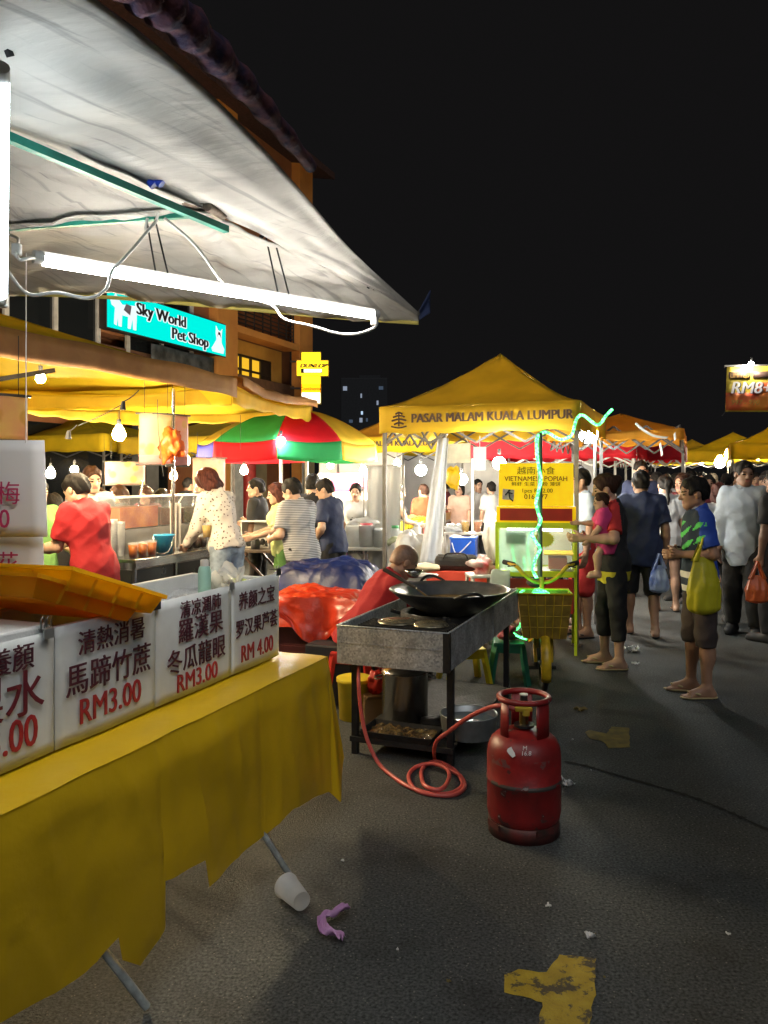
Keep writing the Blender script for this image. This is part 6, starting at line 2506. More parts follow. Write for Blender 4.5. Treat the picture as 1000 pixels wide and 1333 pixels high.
# orange awning tent right of the front tent
tent('orange canopy jutting out right of the front tent, torn white strip at its corner', (1.95, 9.35), 1.42, 1.8, 1.955, 2.075, 2.32, M_FO, seed=5, curve=0.2, post=M_POST, posts=(0, 0, 1, 1))
st_ = thing('cloth_strip', 'white torn strip hanging from the corner of the orange canopy', 'cloth', P(858, 560, 8.7))
mb = MB()
for pts in ([(826, 552), (838, 562), (852, 569), (868, 571)], [(877, 565), (878, 574)], [(858, 578), (860, 587), (861, 594)]):
    c = catmull([P(x, y, 8.72) for x, y in pts], 6)
    mb.sheet(lambda a, b, c=c: along(c, a) + Vector((0.012 * b, -0.02 * b, 0.02 * b)), 14, 2)
mb.build('strip', mat('white_rag', (0.6, 0.6, 0.56), 0.8), st_, world=True, solid=0.003)
# row on the far right
tent('near yellow tent of the far right row, beside the man in the pale shirt', (6.55, 15.0), 2.4, 2.6, 1.86, 2.17, 2.85, M_FY, 'yellow tents of the far right row', seed=4)
tent('second yellow tent of the far right row, over bright lamps', (8.25, 22.0), 2.6, 2.6, 1.92, 2.24, 2.80, M_FY, 'yellow tents of the far right row', seed=6)
tent('third yellow tent of the far right row, small beyond the lamps', (9.2, 27.5), 2.6, 2.6, 1.95, 2.25, 2.85, M_FYB, 'yellow tents of the far right row', seed=7)
tent('dim red tent closing the far end of the street', (7.8, 33), 2.6, 2.6, 1.95, 2.25, 2.8, M_FR, seed=8)
tent('dim yellow tent at the far end of the street, left of the dim red one', (5.4, 31), 2.6, 2.6, 1.9, 2.2, 2.75, M_FYB, seed=8.5)

# drinks-stall canopies on the left
T1R = Vector((-1.525, 7.66, 0))
u1 = Vector((0.885, 2.64, 0)).normalized()
rz1 = math.atan2(-u1.x, u1.y)
w1 = 5.2
n1 = Vector((u1.y, -u1.x, 0))
fl = T1R - n1 * 3.0 - u1 * w1            # corner so that local x (=n1) ends on the street side, y = u1
t1c, c1, v1 = tent('big yellow canopy of the drinks stall glowing from bare bulbs inside', fl, 3.0, w1, 2.24, 2.46, 3.02, M_FY, 'yellow canopies of the drinks stall', rz=rz1, seed=11, posts=(0, 0, 0, 1), truss=False, sagv=0.05, curve=0.1, valance_m=M_FY, sidez={1: 2.42})
T2R = Vector((-0.965, 10.1, 0))
u2 = (T2R - Vector((-1.50, 7.76, 0))).normalized()
rz2 = math.atan2(-u2.x, u2.y)
n2 = Vector((u2.y, -u2.x, 0))
fl2 = Vector((-1.50, 7.78, 0)) - n2 * 2.6
tent('smaller yellow canopy next to the big one, brown roof and corner post', fl2, 2.6, 2.36, 2.24, 2.44, 2.74, M_FY, 'yellow canopies of the drinks stall', rz=rz2, seed=12, posts=(0, 0, 1, 0), truss=False, sagv=0.12, curve=0.1, post=M_POSTW, valance_m=M_FYB)
# brown tarpaulins lying over the two canopies
M_TARP = mat('brown_tarp', (0.33, 0.15, 0.03), 0.8, col2=(0.24, 0.10, 0.02), scale=4, bump=0.4, bscale=8)


def tarp(label, a0, a1, z0, z1, width, drop, seed):
    a0, a1 = Vector(a0), Vector(a1)
    d = (a1 - a0).normalized()
    nn = Vector((d.y, -d.x, 0))
    mb = MB()

    def fn(u, v):
        p = a0.lerp(a1, u)
        z = lerp(z0, z1, u)
        s = v * (width + drop)
        k = 0.02 * noise.noise(Vector((u * 9, v * 4, seed)))
        if s < width:
            x = -width + s
            zz = z + 0.10 * (width - s) * 0.75 - 0.05 * math.sin(math.pi * u) * 0.8
        else:
            x = 0.03 + 0.02 * math.sin(u * 13 + seed)
            zz = z - (s - width) - 0.02 * math.sin(math.pi * u) + 0.02 * math.sin(u * 7 + seed)
        return p + nn * (x + 0.05) + UP * (zz + k - (0 if s < width else 0.0))
    mb.sheet(fn, 50, 18)
    o = mb.build('tarpaulin', M_TARP, world=True, loc=a0, solid=0.004)
    return tag(o, label, 'tarpaulin', 'brown tarpaulins over the canopies')


tarp('long brown tarpaulin drooping over the eave of the big yellow canopy', T1R - u1 * 5.3, T1R + u1 * 0.1, 2.49, 2.52, 0.9, 0.20, 3)
tarp('short brown tarpaulin over the eave of the smaller yellow canopy', Vector((-1.48, 7.85, 0)), T2R + u2 * 0.1, 2.53, 2.53, 0.7, 0.12, 8)
# canopies in the back row
tent('back row yellow canopy behind the drinks stall, left of the hanging posters', (-8.2, 15.6), 3.4, 2.8, 2.0, 2.32, 2.75, M_FY, 'back row canopies', seed=14)
tent('back row ochre canopy half hidden behind the hanging poster', (-4.7, 14.3), 2.3, 2.6, 1.95, 2.25, 2.62, M_FYB, 'back row canopies', seed=15)

# parasol with green, red, yellow and blue panels
PC = Vector((-1.33, 10.3, 0))
pr = thing('parasol', 'square market umbrella with green, red, yellow and blue panels', 'parasol', PC, 0)
apex = Vector((0.16, 0.3, 2.44))
fm = {'green': M_FG, 'red': M_FR, 'yellow': M_FY, 'blue': M_FB}
cor = [Vector((x, y, 1.985)) for x, y in ((-0.80, -0.30), (0.06, -0.86), (0.80, -0.36), (1.22, 0.55), (0.25, 1.2), (-1.22, 0.62))]
cols_ = [('green', 'red'), ('red', 'green'), ('yellow', 'yellow'), ('red', 'green'), ('green', 'red'), ('yellow', 'blue')]
fm['yellow'] = M_FYB
for k in range(6):
    a_, b_ = cor[k], cor[(k + 1) % 6]
    for part_, colr in zip(('upper_panel', 'lower_panel'), cols_[k]):
        mb = MB()

        def fn(u, v, a_=a_, b_=b_):
            p = a_.lerp(b_, u).lerp(apex, v)
            p.z = 1.985 + (apex.z - 1.985) * math.sin(v * math.pi / 2) ** 0.85 - 0.03 * math.sin(math.pi * u) * (1 - v)
            return p
        if part_ == 'upper_panel':
            mb.sheet(fn, 14, 10)
        else:
            mb.sheet(lambda u, v, a_=a_, b_=b_: a_.lerp(b_, u) - UP * (v * 0.235 + 0.03 * math.sin(math.pi * u) - 0.004) + (b_ - a_).cross(UP).normalized() * (0.02 * v), 14, 4)
        mb.build(part_, fm[colr], pr, solid=0.003)
mb = MB()
mb.cyl((0, 0, 0), (0, 0, 2.45), 0.02, n=12)
mb.build('pole', M_POSTW, pr)
for c_ in cor:
    mb = MB()
    mb.bar((0, 0, 2.40), c_ + Vector((0, 0, -0.01)), 0.012, 0.016)
    mb.build('rib', M_POST, pr)
mb = MB()
mb.lathe([(0, 0), (0.24, 0), (0.25, 0.03), (0.1, 0.08), (0.03, 0.10)], n=20)
mb.build('base', M_BLACKSTEEL, pr)

# advertising banner at the right edge
rb = thing('price_banner', 'red and yellow RM8++ banner stretched above the right hand stalls', 'banner', P(944, 536, 12.0), 0)
dB = 12.0
oB = rb.location
mb = MB()
bw, bh = 1.6, P(0, 478, dB).z - P(0, 536, dB).z
mb.sheet(lambda a, b: Vector((a * bw + 0.03 * b, 0.02 * math.sin(a * 6), b * bh + 0.05 * a * b)), 20, 6)
mb.build('sheet', mat('banner_olive', (0.55, 0.42, 0.04), 0.6, var=0.2), rb, solid=0.004)
mb = MB()
mb.sheet(lambda a, b: Vector((0.005 + a * (bw - 0.01), -0.012 + 0.02 * math.sin(a * 6), 0.02 + b * bh * 0.40)), 20, 4)
mb.sheet(lambda a, b: Vector((0.35 + a * (bw - 0.36), -0.013 + 0.02 * math.sin(a * 6), bh * 0.40 + b * bh * (0.28 * min(1, a * 6)))), 20, 4)
mb.build('red_field', mat('banner_red', (0.62, 0.06, 0.03), 0.6, col2=(0.60, 0.20, 0.015), scale=3), rb, solid=0.002)
mb = MB()
mb.sheet(lambda a, b: Vector((0.05 + a * 0.33, -0.011 + 0.02 * math.sin(a), bh * 0.74 + b * bh * 0.15)), 4, 2)
mb.sheet(lambda a, b: Vector((0.42 + a * 0.8, -0.015 + 0.02 * math.sin(a * 4 + 1.5), bh * 0.76 + b * bh * 0.15)), 4, 2)
mb.build('brown_field', mat('banner_brown', (0.06, 0.03, 0.02), 0.6), rb, solid=0.002)
qb = frame((1, 0, 0), (0, 0, 1))
M_BW = mat('banner_white', (0.75, 0.72, 0.75), 0.6)
text(rb, 'RM8++', 0.25, mat('banner_navy', (0.02, 0.02, 0.05), 0.6), qb, (0.075, -0.03, bh * 0.40), bold=0.016, shear=0.22, align='LEFT')
text(rb, 'RM8++', 0.25, M_BW, qb, (0.06, -0.036, bh * 0.41), bold=0.010, shear=0.22, align='LEFT')
text(rb, '997 - 990', 0.11, mat('banner_gold', (0.40, 0.22, 0.03), 0.6), qb, (0.07, -0.034, bh * 0.15), bold=0.002, shear=0.2, align='LEFT')
text(rb, 'LIMITED', 0.10, mat('banner_gold', (0.40, 0.22, 0.03), 0.6), qb, (0.06, -0.034, bh * 0.76), bold=0.002, align='LEFT', sx=0.8)
mb = MB()
mb.cyl((bw + 0.02, 0.05, -oB.z), (bw + 0.02, 0.05, bh + 0.1), 0.035, n=12)
mb.tube([(0, 0, 0), (-0.04, 0.0, -0.06)], 0.006, 5)
mb.bar((0.0, 0.02, bh + 0.02), (bw, 0.02, bh + 0.05), 0.025)
mb.build('post', M_POST, rb)
# ---------------------------------------------------------------- drinks stall counter
A0, A1 = Vector((-2.08, 6.68, 0)), Vector((-1.46, 8.30, 0))
cu = (A1 - A0).normalized()
cn_ = Vector((cu.y, -cu.x, 0))
crz = math.atan2(-cu.x, cu.y)
CLn = (A1 - A0).length
dc = thing('drinks_counter', 'stainless drinks counter with black panels between the two servers', 'counter', A0, crz)
mb = MB()
mb.box((-0.35, CLn / 2, 0.835), (0.70, CLn, 0.03), bev=0.004)
mb.box((0.004, CLn / 2, 0.80), (0.012, CLn, 0.05))
mb.build('top', M_STEEL, dc)
mb = MB()
for k in range(3):
    mb.box((-0.03, CLn * (k + 0.5) / 3, 0.44), (0.02, CLn / 3 - 0.04, 0.64))
mb.box((-0.35, 0.02, 0.44), (0.6, 0.02, 0.64))
mb.build('panel', mat('black_panel', (0.02, 0.022, 0.022), 0.3), dc)
for k in range(4):
    mb = MB()
    mb.box((-0.018, CLn * k / 3 * 0.985 + 0.012, 0.41), (0.028, 0.028, 0.82))
    mb.build('leg', M_STEEL, dc)
mb = MB()
mb.cyl((-0.14, 0.72, 0.85), (-0.14, 0.72, 2.36), 0.017, n=12)
mb.build('upright', M_STEEL, dc)
mb = MB()
mb.box((-0.52, CLn * 0.5, 0.96), (0.26, CLn * 0.96, 0.22))
mb.build('back_shelf', mat('shelf_grey', (0.30, 0.30, 0.29), 0.4, metal=0.4), dc)


def C(x, y, z=0.851):
    return A0 + cn_ * x + cu * y + UP * z


M_ACR = mat('acrylic', (0.85, 0.86, 0.84), 0.08, alpha=0.14, spec=0.4)
JUICE = {'orange': mat('juice_orange', (0.62, 0.19, 0.01), 0.3, trans=0.2, col2=(0.34, 0.06, 0.008), scale=6),
         'brown': mat('juice_brown', (0.11, 0.03, 0.015), 0.12, trans=0.2), 'dark': mat('juice_dark', (0.05, 0.015, 0.01), 0.12, trans=0.1),
         'yellow': mat('juice_yellow', (0.65, 0.42, 0.03), 0.15, trans=0.35)}
for label, y0, y1, lev, j in (('acrylic drink tank two thirds full of orange juice, nearest on the counter', 0.30, 0.86, 0.19, 'orange'), ('middle acrylic drink tank of dark brown tea', 0.89, 1.22, 0.16, 'brown'), ('farthest acrylic drink tank of dark tea, near the woman in the spotted blouse', 1.26, 1.66, 0.15, 'dark')):
    t = thing('drink_tank', label, 'drink dispenser', C(-0.52, (y0 + y1) / 2, 1.071), crz, 'acrylic drink tanks on the counter')
    L = y1 - y0
    mb = MB()
    mb.box((0, 0, 0.14), (0.24, L, 0.28), bev=0.006)
    mb.build('tank', M_ACR, t)
    mb = MB()
    mb.box((0, 0, 0.01 + lev / 2), (0.225, L - 0.016, lev))
    mb.build('juice', JUICE[j], t)
    mb = MB()
    mb.box((0, 0, 0.288), (0.25, L + 0.01, 0.014))
    mb.build('lid', mat('lid_white', (0.72, 0.70, 0.64), 0.4), t)
    mb = MB()
    mb.tube([(0.03, 0.05, 0.05), (0.06, 0.12, 0.44)], 0.009, 7)
    mb.build('ladle', M_STEEL, t)


def cup(label, pos, j, group, lid=False, h=0.13):
    t = thing('drink_cup', label, 'cup', pos, 0, group)
    mb = MB()
    mb.lathe([(0.0, 0), (0.033, 0), (0.046, h), (0.048, h + 0.003), (0.044, h), (0.032, 0.004), (0, 0.004)], n=18)
    mb.build('cup', M_ACR, t)
    mb = MB()
    mb.lathe([(0.0, 0.005), (0.031, 0.005), (0.042, h * 0.86), (0, h * 0.86)], n=18)
    mb.build('drink', JUICE[j], t)
    return t


for k, (y, lab_) in enumerate(((0.10, 'orange juice cup nearest the man in the red shirt'), (0.24, 'middle orange juice cup in the row of three'), (0.38, 'orange juice cup beside the blue bucket'))):
    cup(lab_, C(-0.10 - 0.01 * k, y), 'orange', 'cups of orange juice on the counter')
for k, (y, lab_) in enumerate(((0.95, 'dark tea cup nearest the blue bucket'), (1.06, 'middle dark tea cup on the counter'), (1.17, 'dark tea cup nearest the woman in the spotted blouse'))):
    cup(lab_, C(-0.12, y), 'dark', 'cups of dark tea on the counter')
cup('cup of yellow drink held up at the counter by the woman in the spotted blouse', Vector((-1.62, 7.30, 0.99)), 'yellow', None)
for k, (y, x, lab_) in enumerate(((0.02, -0.33, 'nearest stack of empty clear cups on the counter'), (0.12, -0.34, 'tallest middle stack of empty clear cups'), (0.23, -0.35, 'farthest stack of empty clear cups by the orange tank'))):
    t = thing('cup_stack', lab_, 'cups', C(x, y), 0, 'stacks of empty cups')
    mb = MB()
    hh = 0.0
    for i in range((13, 17, 15)[k]):
        mb.lathe([(0.036, hh), (0.047, hh + 0.10), (0.050, hh + 0.102), (0.047, hh + 0.098)], n=16)
        hh += 0.014
    mb.build('stack', mat('cup_frosted', (0.78, 0.78, 0.75), 0.3, alpha=0.75, trans=0.2), t)
t = thing('bucket', 'bright blue bucket with wire handle on the drinks counter', 'bucket', C(-0.15, 0.60))
mb = MB()
mb.lathe([(0, 0), (0.075, 0), (0.092, 0.155), (0.098, 0.158), (0.098, 0.168), (0.09, 0.165), (0.073, 0.006), (0, 0.006)], n=26)
mb.build('body', mat('bucket_blue', (0.03, 0.30, 0.55), 0.4), t)
mb = MB()
mb.tube(catmull([(-0.095, -0.02, 0.16), (-0.06, -0.09, 0.02), (0.06, -0.09, 0.02), (0.095, -0.02, 0.16)], 6), 0.003, 5)
mb.build('handle', M_STEEL, t)
t = thing('cup_holder', 'tall white upright cup holder between tanks and tea cups', 'cup holder', C(-0.30, 0.98), crz)
mb = MB()
mb.box((0, -0.035, 0.22), (0.07, 0.012, 0.44))
mb.box((0, 0.035, 0.22), (0.07, 0.012, 0.44))
mb.box((0, 0, 0.01), (0.10, 0.11, 0.02))
mb.tube([(0, 0.03, 0.42), (0.02, 0.1, 0.52)], 0.007, 6)
mb.build('holder', M_FRAME_W, t)
crumple('straw_bag', 'paper wrapped bundle behind the orange juice cups', C(-0.24, 0.42, 0.90), 0.055, mat('kraft', (0.5, 0.32, 0.16), 0.8), (1, 1.6, 1), 5, 12, cat='bundle')
t = thing('notice_card', 'white folded notice standing between the tea cups and the server in the blouse', 'card', C(-0.08, 1.33), crz)
mb = MB()
mb.box((0, 0, 0.12), (0.006, 0.16, 0.24), Matrix.Rotation(R(8), 3, 'Y'))
mb.box((-0.05, 0, 0.115), (0.006, 0.16, 0.24), Matrix.Rotation(R(-14), 3, 'Y'))
mb.build('card', mat('notice_white', (0.6, 0.6, 0.66), 0.6), t)


# hanging posters, generic pictures
def poster_mat(name, a, b, c):
    m = mat(name, a, 0.5, col2=b, scale=5, trans=0.4, var=0.1)
    nt = m.node_tree
    bs_ = nt.nodes[m['bsdf']]
    tc = nt.nodes.new('ShaderNodeTexCoord')
    vo = nt.nodes.new('ShaderNodeTexVoronoi')
    vo.inputs['Scale'].default_value = 7
    nt.links.new(tc.outputs['Object'], vo.inputs[0])
    r = nt.nodes.new('ShaderNodeMapRange')
    r.inputs[1].default_value = 0.25
    r.inputs[2].default_value = 0.35
    r.inputs[3].default_value = 1
    r.inputs[4].default_value = 0
    nt.links.new(vo.outputs['Distance'], r.inputs[0])
    mx = nt.nodes.new('ShaderNodeMixRGB')
    old = bs_.inputs['Base Color'].links[0].from_socket
    nt.links.new(r.outputs[0], mx.inputs[0])
    nt.links.new(old, mx.inputs[1])
    mx.inputs[2].default_value = (*c, 1)
    nt.links.new(mx.outputs[0], bs_.inputs['Base Color'])
    return m


PM1 = poster_mat('poster_cream', (0.75, 0.60, 0.28), (0.70, 0.42, 0.30), (0.50, 0.36, 0.10))
PM2 = poster_mat('poster_pink', (0.75, 0.55, 0.42), (0.72, 0.36, 0.30), (0.60, 0.50, 0.12))


def poster(label, px0, py0, px1, py1, d, m, border=None, rail=True, bow=0.05, hang=None):
    a_, b_ = P(px0, py1, d), P(px1, py0, d)
    t = thing('hanging_poster', label, 'poster', a_, 0, 'posters hanging in the drinks stall')
    W, H = b_.x - a_.x, b_.z - a_.z
    mb = MB()
    mb.sheet(lambda u, v: Vector((u * W, 0.15 * u - bow * math.sin(math.pi * u) * (0.4 + v), v * H)), 14, 8)
    mb.build('sheet', m, t, solid=0.003)
    if border:
        mb = MB()
        mb.sheet(lambda u, v: Vector((u * W, 0.15 * u - bow * math.sin(math.pi * u) * (0.4 + v * 0.2) - 0.006, v * H * 0.18)), 14, 3)
        mb.build('footer', border, t, solid=0.003)
    if rail:
        for z, bb in ((-0.005, 0.4), (H, 1.4)):
            mb = MB()
            mb.tube([(-0.03, 0, z), (W / 2, 0.075 - bow * bb, z), (W + 0.02, 0.15, z)], 0.009, 6)
            mb.build('rail', M_POST, t)
    mb = MB()
    for x in (0.1 * W, 0.9 * W):
        mb.tube([(x, 0.08, H), (x, 0.08, H + (hang or 0.3))], 0.0025, 5)
    mb.build('string', M_BLACKROPE, t)
    return t


PINKB = mat('poster_rose', (0.62, 0.28, 0.28), 0.6, trans=0.3)
poster('curved cream and rose poster hanging by the counter upright', 181, 538, 219, 604, 7.15, PM1, PINKB)
poster('rose poster behind the orange bag, right of the curved cream one', 220, 540, 240, 606, 7.6, PM2, PINKB)
poster('bright poster hanging above the heads of the queue, left of the counter upright', 137, 601, 184, 631, 9.6, PM2, hang=0.25)
poster('bright poster above the head of the woman in the spotted blouse', 251, 596, 290, 641, 9.3, PM2, hang=0.3)
poster('tan poster at the left edge, hanging over the painted cards', -30, 513, 21, 572, 4.6, PM1, rail=True, hang=0.35)
bag = crumple('plastic_bag', 'orange plastic bag tied to the counter upright under the canopy', P(224, 578, 7.05), 0.14, mat('orange_plastic', (0.75, 0.16, 0.02), 0.4, trans=0.3, bump=0.4, bscale=18), (0.75, 0.55, 1.1), 9, 20, rough=0.7)

# bulbs of the drinks stall
bulb('bare bulb just above the painted cards at the left', P(25, 562, 5.2), 0.046, P(25, 540, 5.3), k=0.7)
bulb('bare bulb hanging from two wires under the big yellow canopy', P(155, 566, 6.2), 0.050, P(155, 535, 6.3), k=0.8)
bulb('bare bulb between the orange bag and the back poster', P(240, 600, 8.0), 0.058, P(240, 540, 8.0), k=0.8)
bulb('bare bulb high inside the big yellow canopy', P(53, 493, 6.0), 0.035, P(53, 470, 6.0), k=0.8)
bulb('bare bulb low behind the man in the red shirt', P(66, 617, 9.0), 0.05, P(66, 596, 9.0), k=1.3)
bulb('bare bulb lower right of the hanging posters', P(226, 620, 10.5), 0.05, P(226, 596, 10.5), k=1.3)
bulb('bare bulb under the red panel of the parasol', P(318, 613, 10.4), 0.05, P(318, 597, 10.4), k=1.0)
for x0, y0, x1, y1, lab_ in ((160, 528, 181, 508, 'black empty bulb holder on a slanting wire under the big canopy'), (89, 566, 100, 553, 'black empty bulb holder hanging low under the big canopy')):
    t = thing('bulb_holder', lab_, 'lamp holder', P(x0, y0, 5.6), 0, 'empty bulb holders')
    mb = MB()
    mb.cyl((0, 0, -0.03), (0.004, 0, 0.03), 0.022, 0.012, n=12)
    mb.build('socket', M_BLACKROPE, t)
    mb = MB()
    mb.tube(sag(P(x0, y0 - 5, 5.6), P(x1, y1, 5.6), 0.01, 6), 0.004, 5)
    mb.build('wire', M_BLACKROPE, t, world=True)
t = thing('string_line', 'thin black cord sagging between the canopy posts of the drinks stall', 'cord', P(200, 540, 6.0))
mb = MB()
mb.tube(catmull([P(160, 526, 5.6), P(130, 542, 5.6), P(102, 554, 5.6)], 6), 0.003, 5)
mb.tube([P(205, 520, 6.4), P(206, 560, 6.4), P(213, 620, 6.4)], 0.003, 5)
mb.tube([P(313, 540, 8.5), P(313, 585, 8.5)], 0.003, 5)
mb.build('cord', M_BLACKROPE, t, world=True)
t = thing('support_bar', 'dark slanting canopy bar at the upper left of the drinks stall', 'bar', P(0, 493, 5.0))
mb = MB()
mb.bar(P(-40, 500, 5.0), P(70, 482, 5.6), 0.03)
mb.build('bar', M_BLACKSTEEL, t, world=True)
t = bulb('round white lamp on the parasol corner post', P(366, 574, 9.4), 0.05, None, k=0.22, col=(0.95, 0.97, 1.0), white=True)

# folding table with condiments, right of the woman in the blouse
ft_ = thing('folding_table', 'dark folding table on crossed legs loaded with condiments and bowls', 'table', G(352, 8.6), GR * 0.6)
mb = MB()
mb.box((0, 0.3, 0.735), (0.95, 0.6, 0.03), bev=0.004)
mb.build('table_top', mat('table_dark', (0.10, 0.07, 0.05), 0.5), ft_)
for y in (0.05, 0.55):
    for s in (-1, 1):
        mb = MB()
        mb.bar((-s * 0.36, y, 0.0), (s * 0.36, y + 0.012 * s, 0.72), 0.03, 0.02)
        mb.build('leg', mat('table_leg', (0.09, 0.05, 0.035), 0.5), ft_)


def on_ft(x, y):
    return ft_.matrix_basis @ Vector((x, y, 0.751))


def jar(name, label, pos, r, h, m_, capm=None, cat='jar', group=None, prof=None):
    t = thing(name, label, cat, pos, 0, group)
    mb = MB()
    mb.lathe(prof or [(0, 0), (r, 0), (r * 1.02, h * 0.1), (r, h * 0.8), (r * 0.7, h * 0.93), (r * 0.7, h), (0, h)], n=18)
    mb.build('body', m_, t)
    if capm:
        mb = MB()
        mb.lathe([(r * 0.76, h * 0.93), (r * 0.76, h * 1.07), (0, h * 1.08)], n=16)
        mb.build('lid', capm, t)
    return t


M_WPL = mat('white_plastic', (0.72, 0.72, 0.70), 0.35)
t = thing('display_case', 'small glass fronted white case on the dark folding table', 'case', on_ft(-0.28, 0.35), ft_.rotation_euler.z)
mb = MB()
mb.box((0, 0.1, 0.15), (0.32, 0.012, 0.30))
mb.box((-0.16, 0, 0.15), (0.012, 0.2, 0.30))
mb.box((0.16, 0, 0.15), (0.012, 0.2, 0.30))
mb.box((0, 0, 0.294), (0.33, 0.21, 0.012))
mb.box((0, 0, 0.005), (0.33, 0.21, 0.01))
mb.build('shell', M_FRAME_W, t)
mb = MB()
for k in range(5):
    mb.sphere((-0.11 + k * 0.055, 0, 0.04 + 0.02 * (k % 2)), 0.03, 8, (1, 1, 1.3))
mb.build('contents', M_SOOT, t)
for i, (x, y, r, h, mm, cc, lab_) in enumerate(((-0.02, 0.3, 0.035, 0.20, M_WPL, M_FRAME_W, 'tall white squeeze bottle next to the glass case'), (0.06, 0.36, 0.04, 0.17, M_WPL, mat('cap_red', (0.6, 0.04, 0.03), 0.4), 'white squeeze bottle with red cap'), (0.14, 0.3, 0.045, 0.12, M_WPL, mat('cap_red', (0.6, 0.04, 0.03), 0.4), 'short white tub with red lid on the folding table'))):
    jar('squeeze_bottle', lab_, on_ft(x, y), r, h, mm, cc, 'bottle', 'condiment bottles on the folding table')
for i, (x, y, z, lab_) in enumerate(((0.26, 0.22, 0, 'white bowl at the right end of the folding table'), (0.12, 0.12, 0, 'white bowl at the front edge of the folding table'), (0.35, 0.36, 0, 'white bowl at the back right of the folding table'))):
    jar('bowl', lab_, on_ft(x, y), 0.08, 0.05, M_WPL, None, 'bowl', 'bowls on the folding table', [(0, 0), (0.04, 0), (0.085, 0.05), (0.08, 0.052), (0.04, 0.008), (0, 0.008)])
jar('black_jar', 'black sauce jar in front of the glass case', on_ft(-0.22, 0.12), 0.05, 0.12, M_BLACKSTEEL, M_FRAME_W)
crumple('noodles', 'pale heap of noodles on the folding table edge', on_ft(0.18, 0.24) + UP * 0.02, 0.06, mat('noodle', (0.7, 0.6, 0.4), 0.6), (1.4, 1, 0.5), 3, 14, cat='food')

# prep table in front of the white curtain
pt2 = thing('prep_table', 'pale prep table with plastic tubs left of the front tent post', 'table', G(445, 9.1), GR * 0.5)
mb = MB()
mb.box((0.22, 0.3, 0.72), (1.15, 0.6, 0.03), bev=0.004)
mb.build('table_top', mat('table_pale', (0.42, 0.40, 0.36), 0.5), pt2)
for x in (-0.3, 0.74):
    for y in (0.03, 0.57):
        mb = MB()
        mb.bar((x, y, 0), (x, y, 0.71), 0.025)
        mb.build('leg', M_BLACKSTEEL, pt2)
mb = MB()
mb.bar((-0.3, 0.03, 0.35), (0.74, 0.03, 0.35), 0.02)
mb.build('brace', M_BLACKSTEEL, pt2)


def on_pt(x, y):
    return pt2.matrix_basis @ Vector((x, y, 0.736))


M_TUB = mat('tub_clear', (0.75, 0.77, 0.76), 0.2, alpha=0.6, trans=0.25)
for x, y, r, h, cc, lab_ in ((0.08, 0.2, 0.085, 0.24, None, 'tall clear tub of utensils on the prep table'), (0.24, 0.22, 0.095, 0.25, mat('lid_pinkred', (0.55, 0.08, 0.1), 0.4), 'clear tub with red rim beside the tub of utensils'), (0.40, 0.2, 0.08, 0.2, M_WPL, 'clear tub with white lid nearest the white curtain')):
    jar('tub', lab_, on_pt(x, y), r, h, M_TUB, cc, 'tub', 'clear tubs on the prep table', [(0, 0), (r * 0.85, 0), (r, h), (r * 1.04, h), (r * 0.96, h - 0.01), (r * 0.8, 0.01), (0, 0.01)])
t = thing('food_tray', 'tray of golden fried food at the left end of the prep table', 'tray', on_pt(-0.22, 0.2), GR * 0.5)
mb = MB()
mb.box((0, 0, 0.015), (0.30, 0.22, 0.03), bev=0.006)
mb.build('tray', M_STEEL, t)
mb = MB()
mb.sheet(lambda a, b: Vector((lerp(-0.135, 0.135, a), lerp(-0.1, 0.1, b), 0.03 + 0.035 * abs(noise.noise(Vector((a * 9, b * 7, 3)))))), 24, 16)
mb.build('food', mat('fried_gold', (0.55, 0.30, 0.06), 0.6, var=0.4, scale=40), t)
crumple('plastic_bag', 'white plastic bag lying on the prep table tubs', on_pt(0.17, 0.42) + UP * 0.26, 0.11, mat('white_bagplastic', (0.7, 0.7, 0.68), 0.35, trans=0.35), (1.7, 0.9, 0.6), 11, 16)
crumple('parcel', 'pale green wrapped parcel at the right end of the prep table', on_pt(0.62, 0.2) + UP * 0.06, 0.10, mat('pale_green_wrap', (0.5, 0.56, 0.36), 0.5), (1.6, 0.9, 0.6), 12, 14)
crumple('plastic_bag', 'magenta plastic bag hanging under the prep table', G(442, 9.3) + UP * 0.62, 0.09, mat('magenta_plastic', (0.6, 0.03, 0.3), 0.4, trans=0.3), (1.2, 0.8, 0.9), 13, 14)
crumple('plastic_bag', 'white plastic bag hanging under the prep table', G(462, 9.3) + UP * 0.55, 0.12, mat('white_bagplastic', (0.7, 0.7, 0.68), 0.35, trans=0.35), (1.0, 0.8, 1.1), 14, 14)

# tarpaulin heaps left of the stove
M_TB = mat('tarp_blue', (0.010, 0.022, 0.12), 0.42, var=0.3, scale=6, bump=0.5, bscale=9)
M_TR = mat('tarp_red', (0.52, 0.035, 0.010), 0.35, var=0.2, scale=6, bump=0.5, bscale=9)


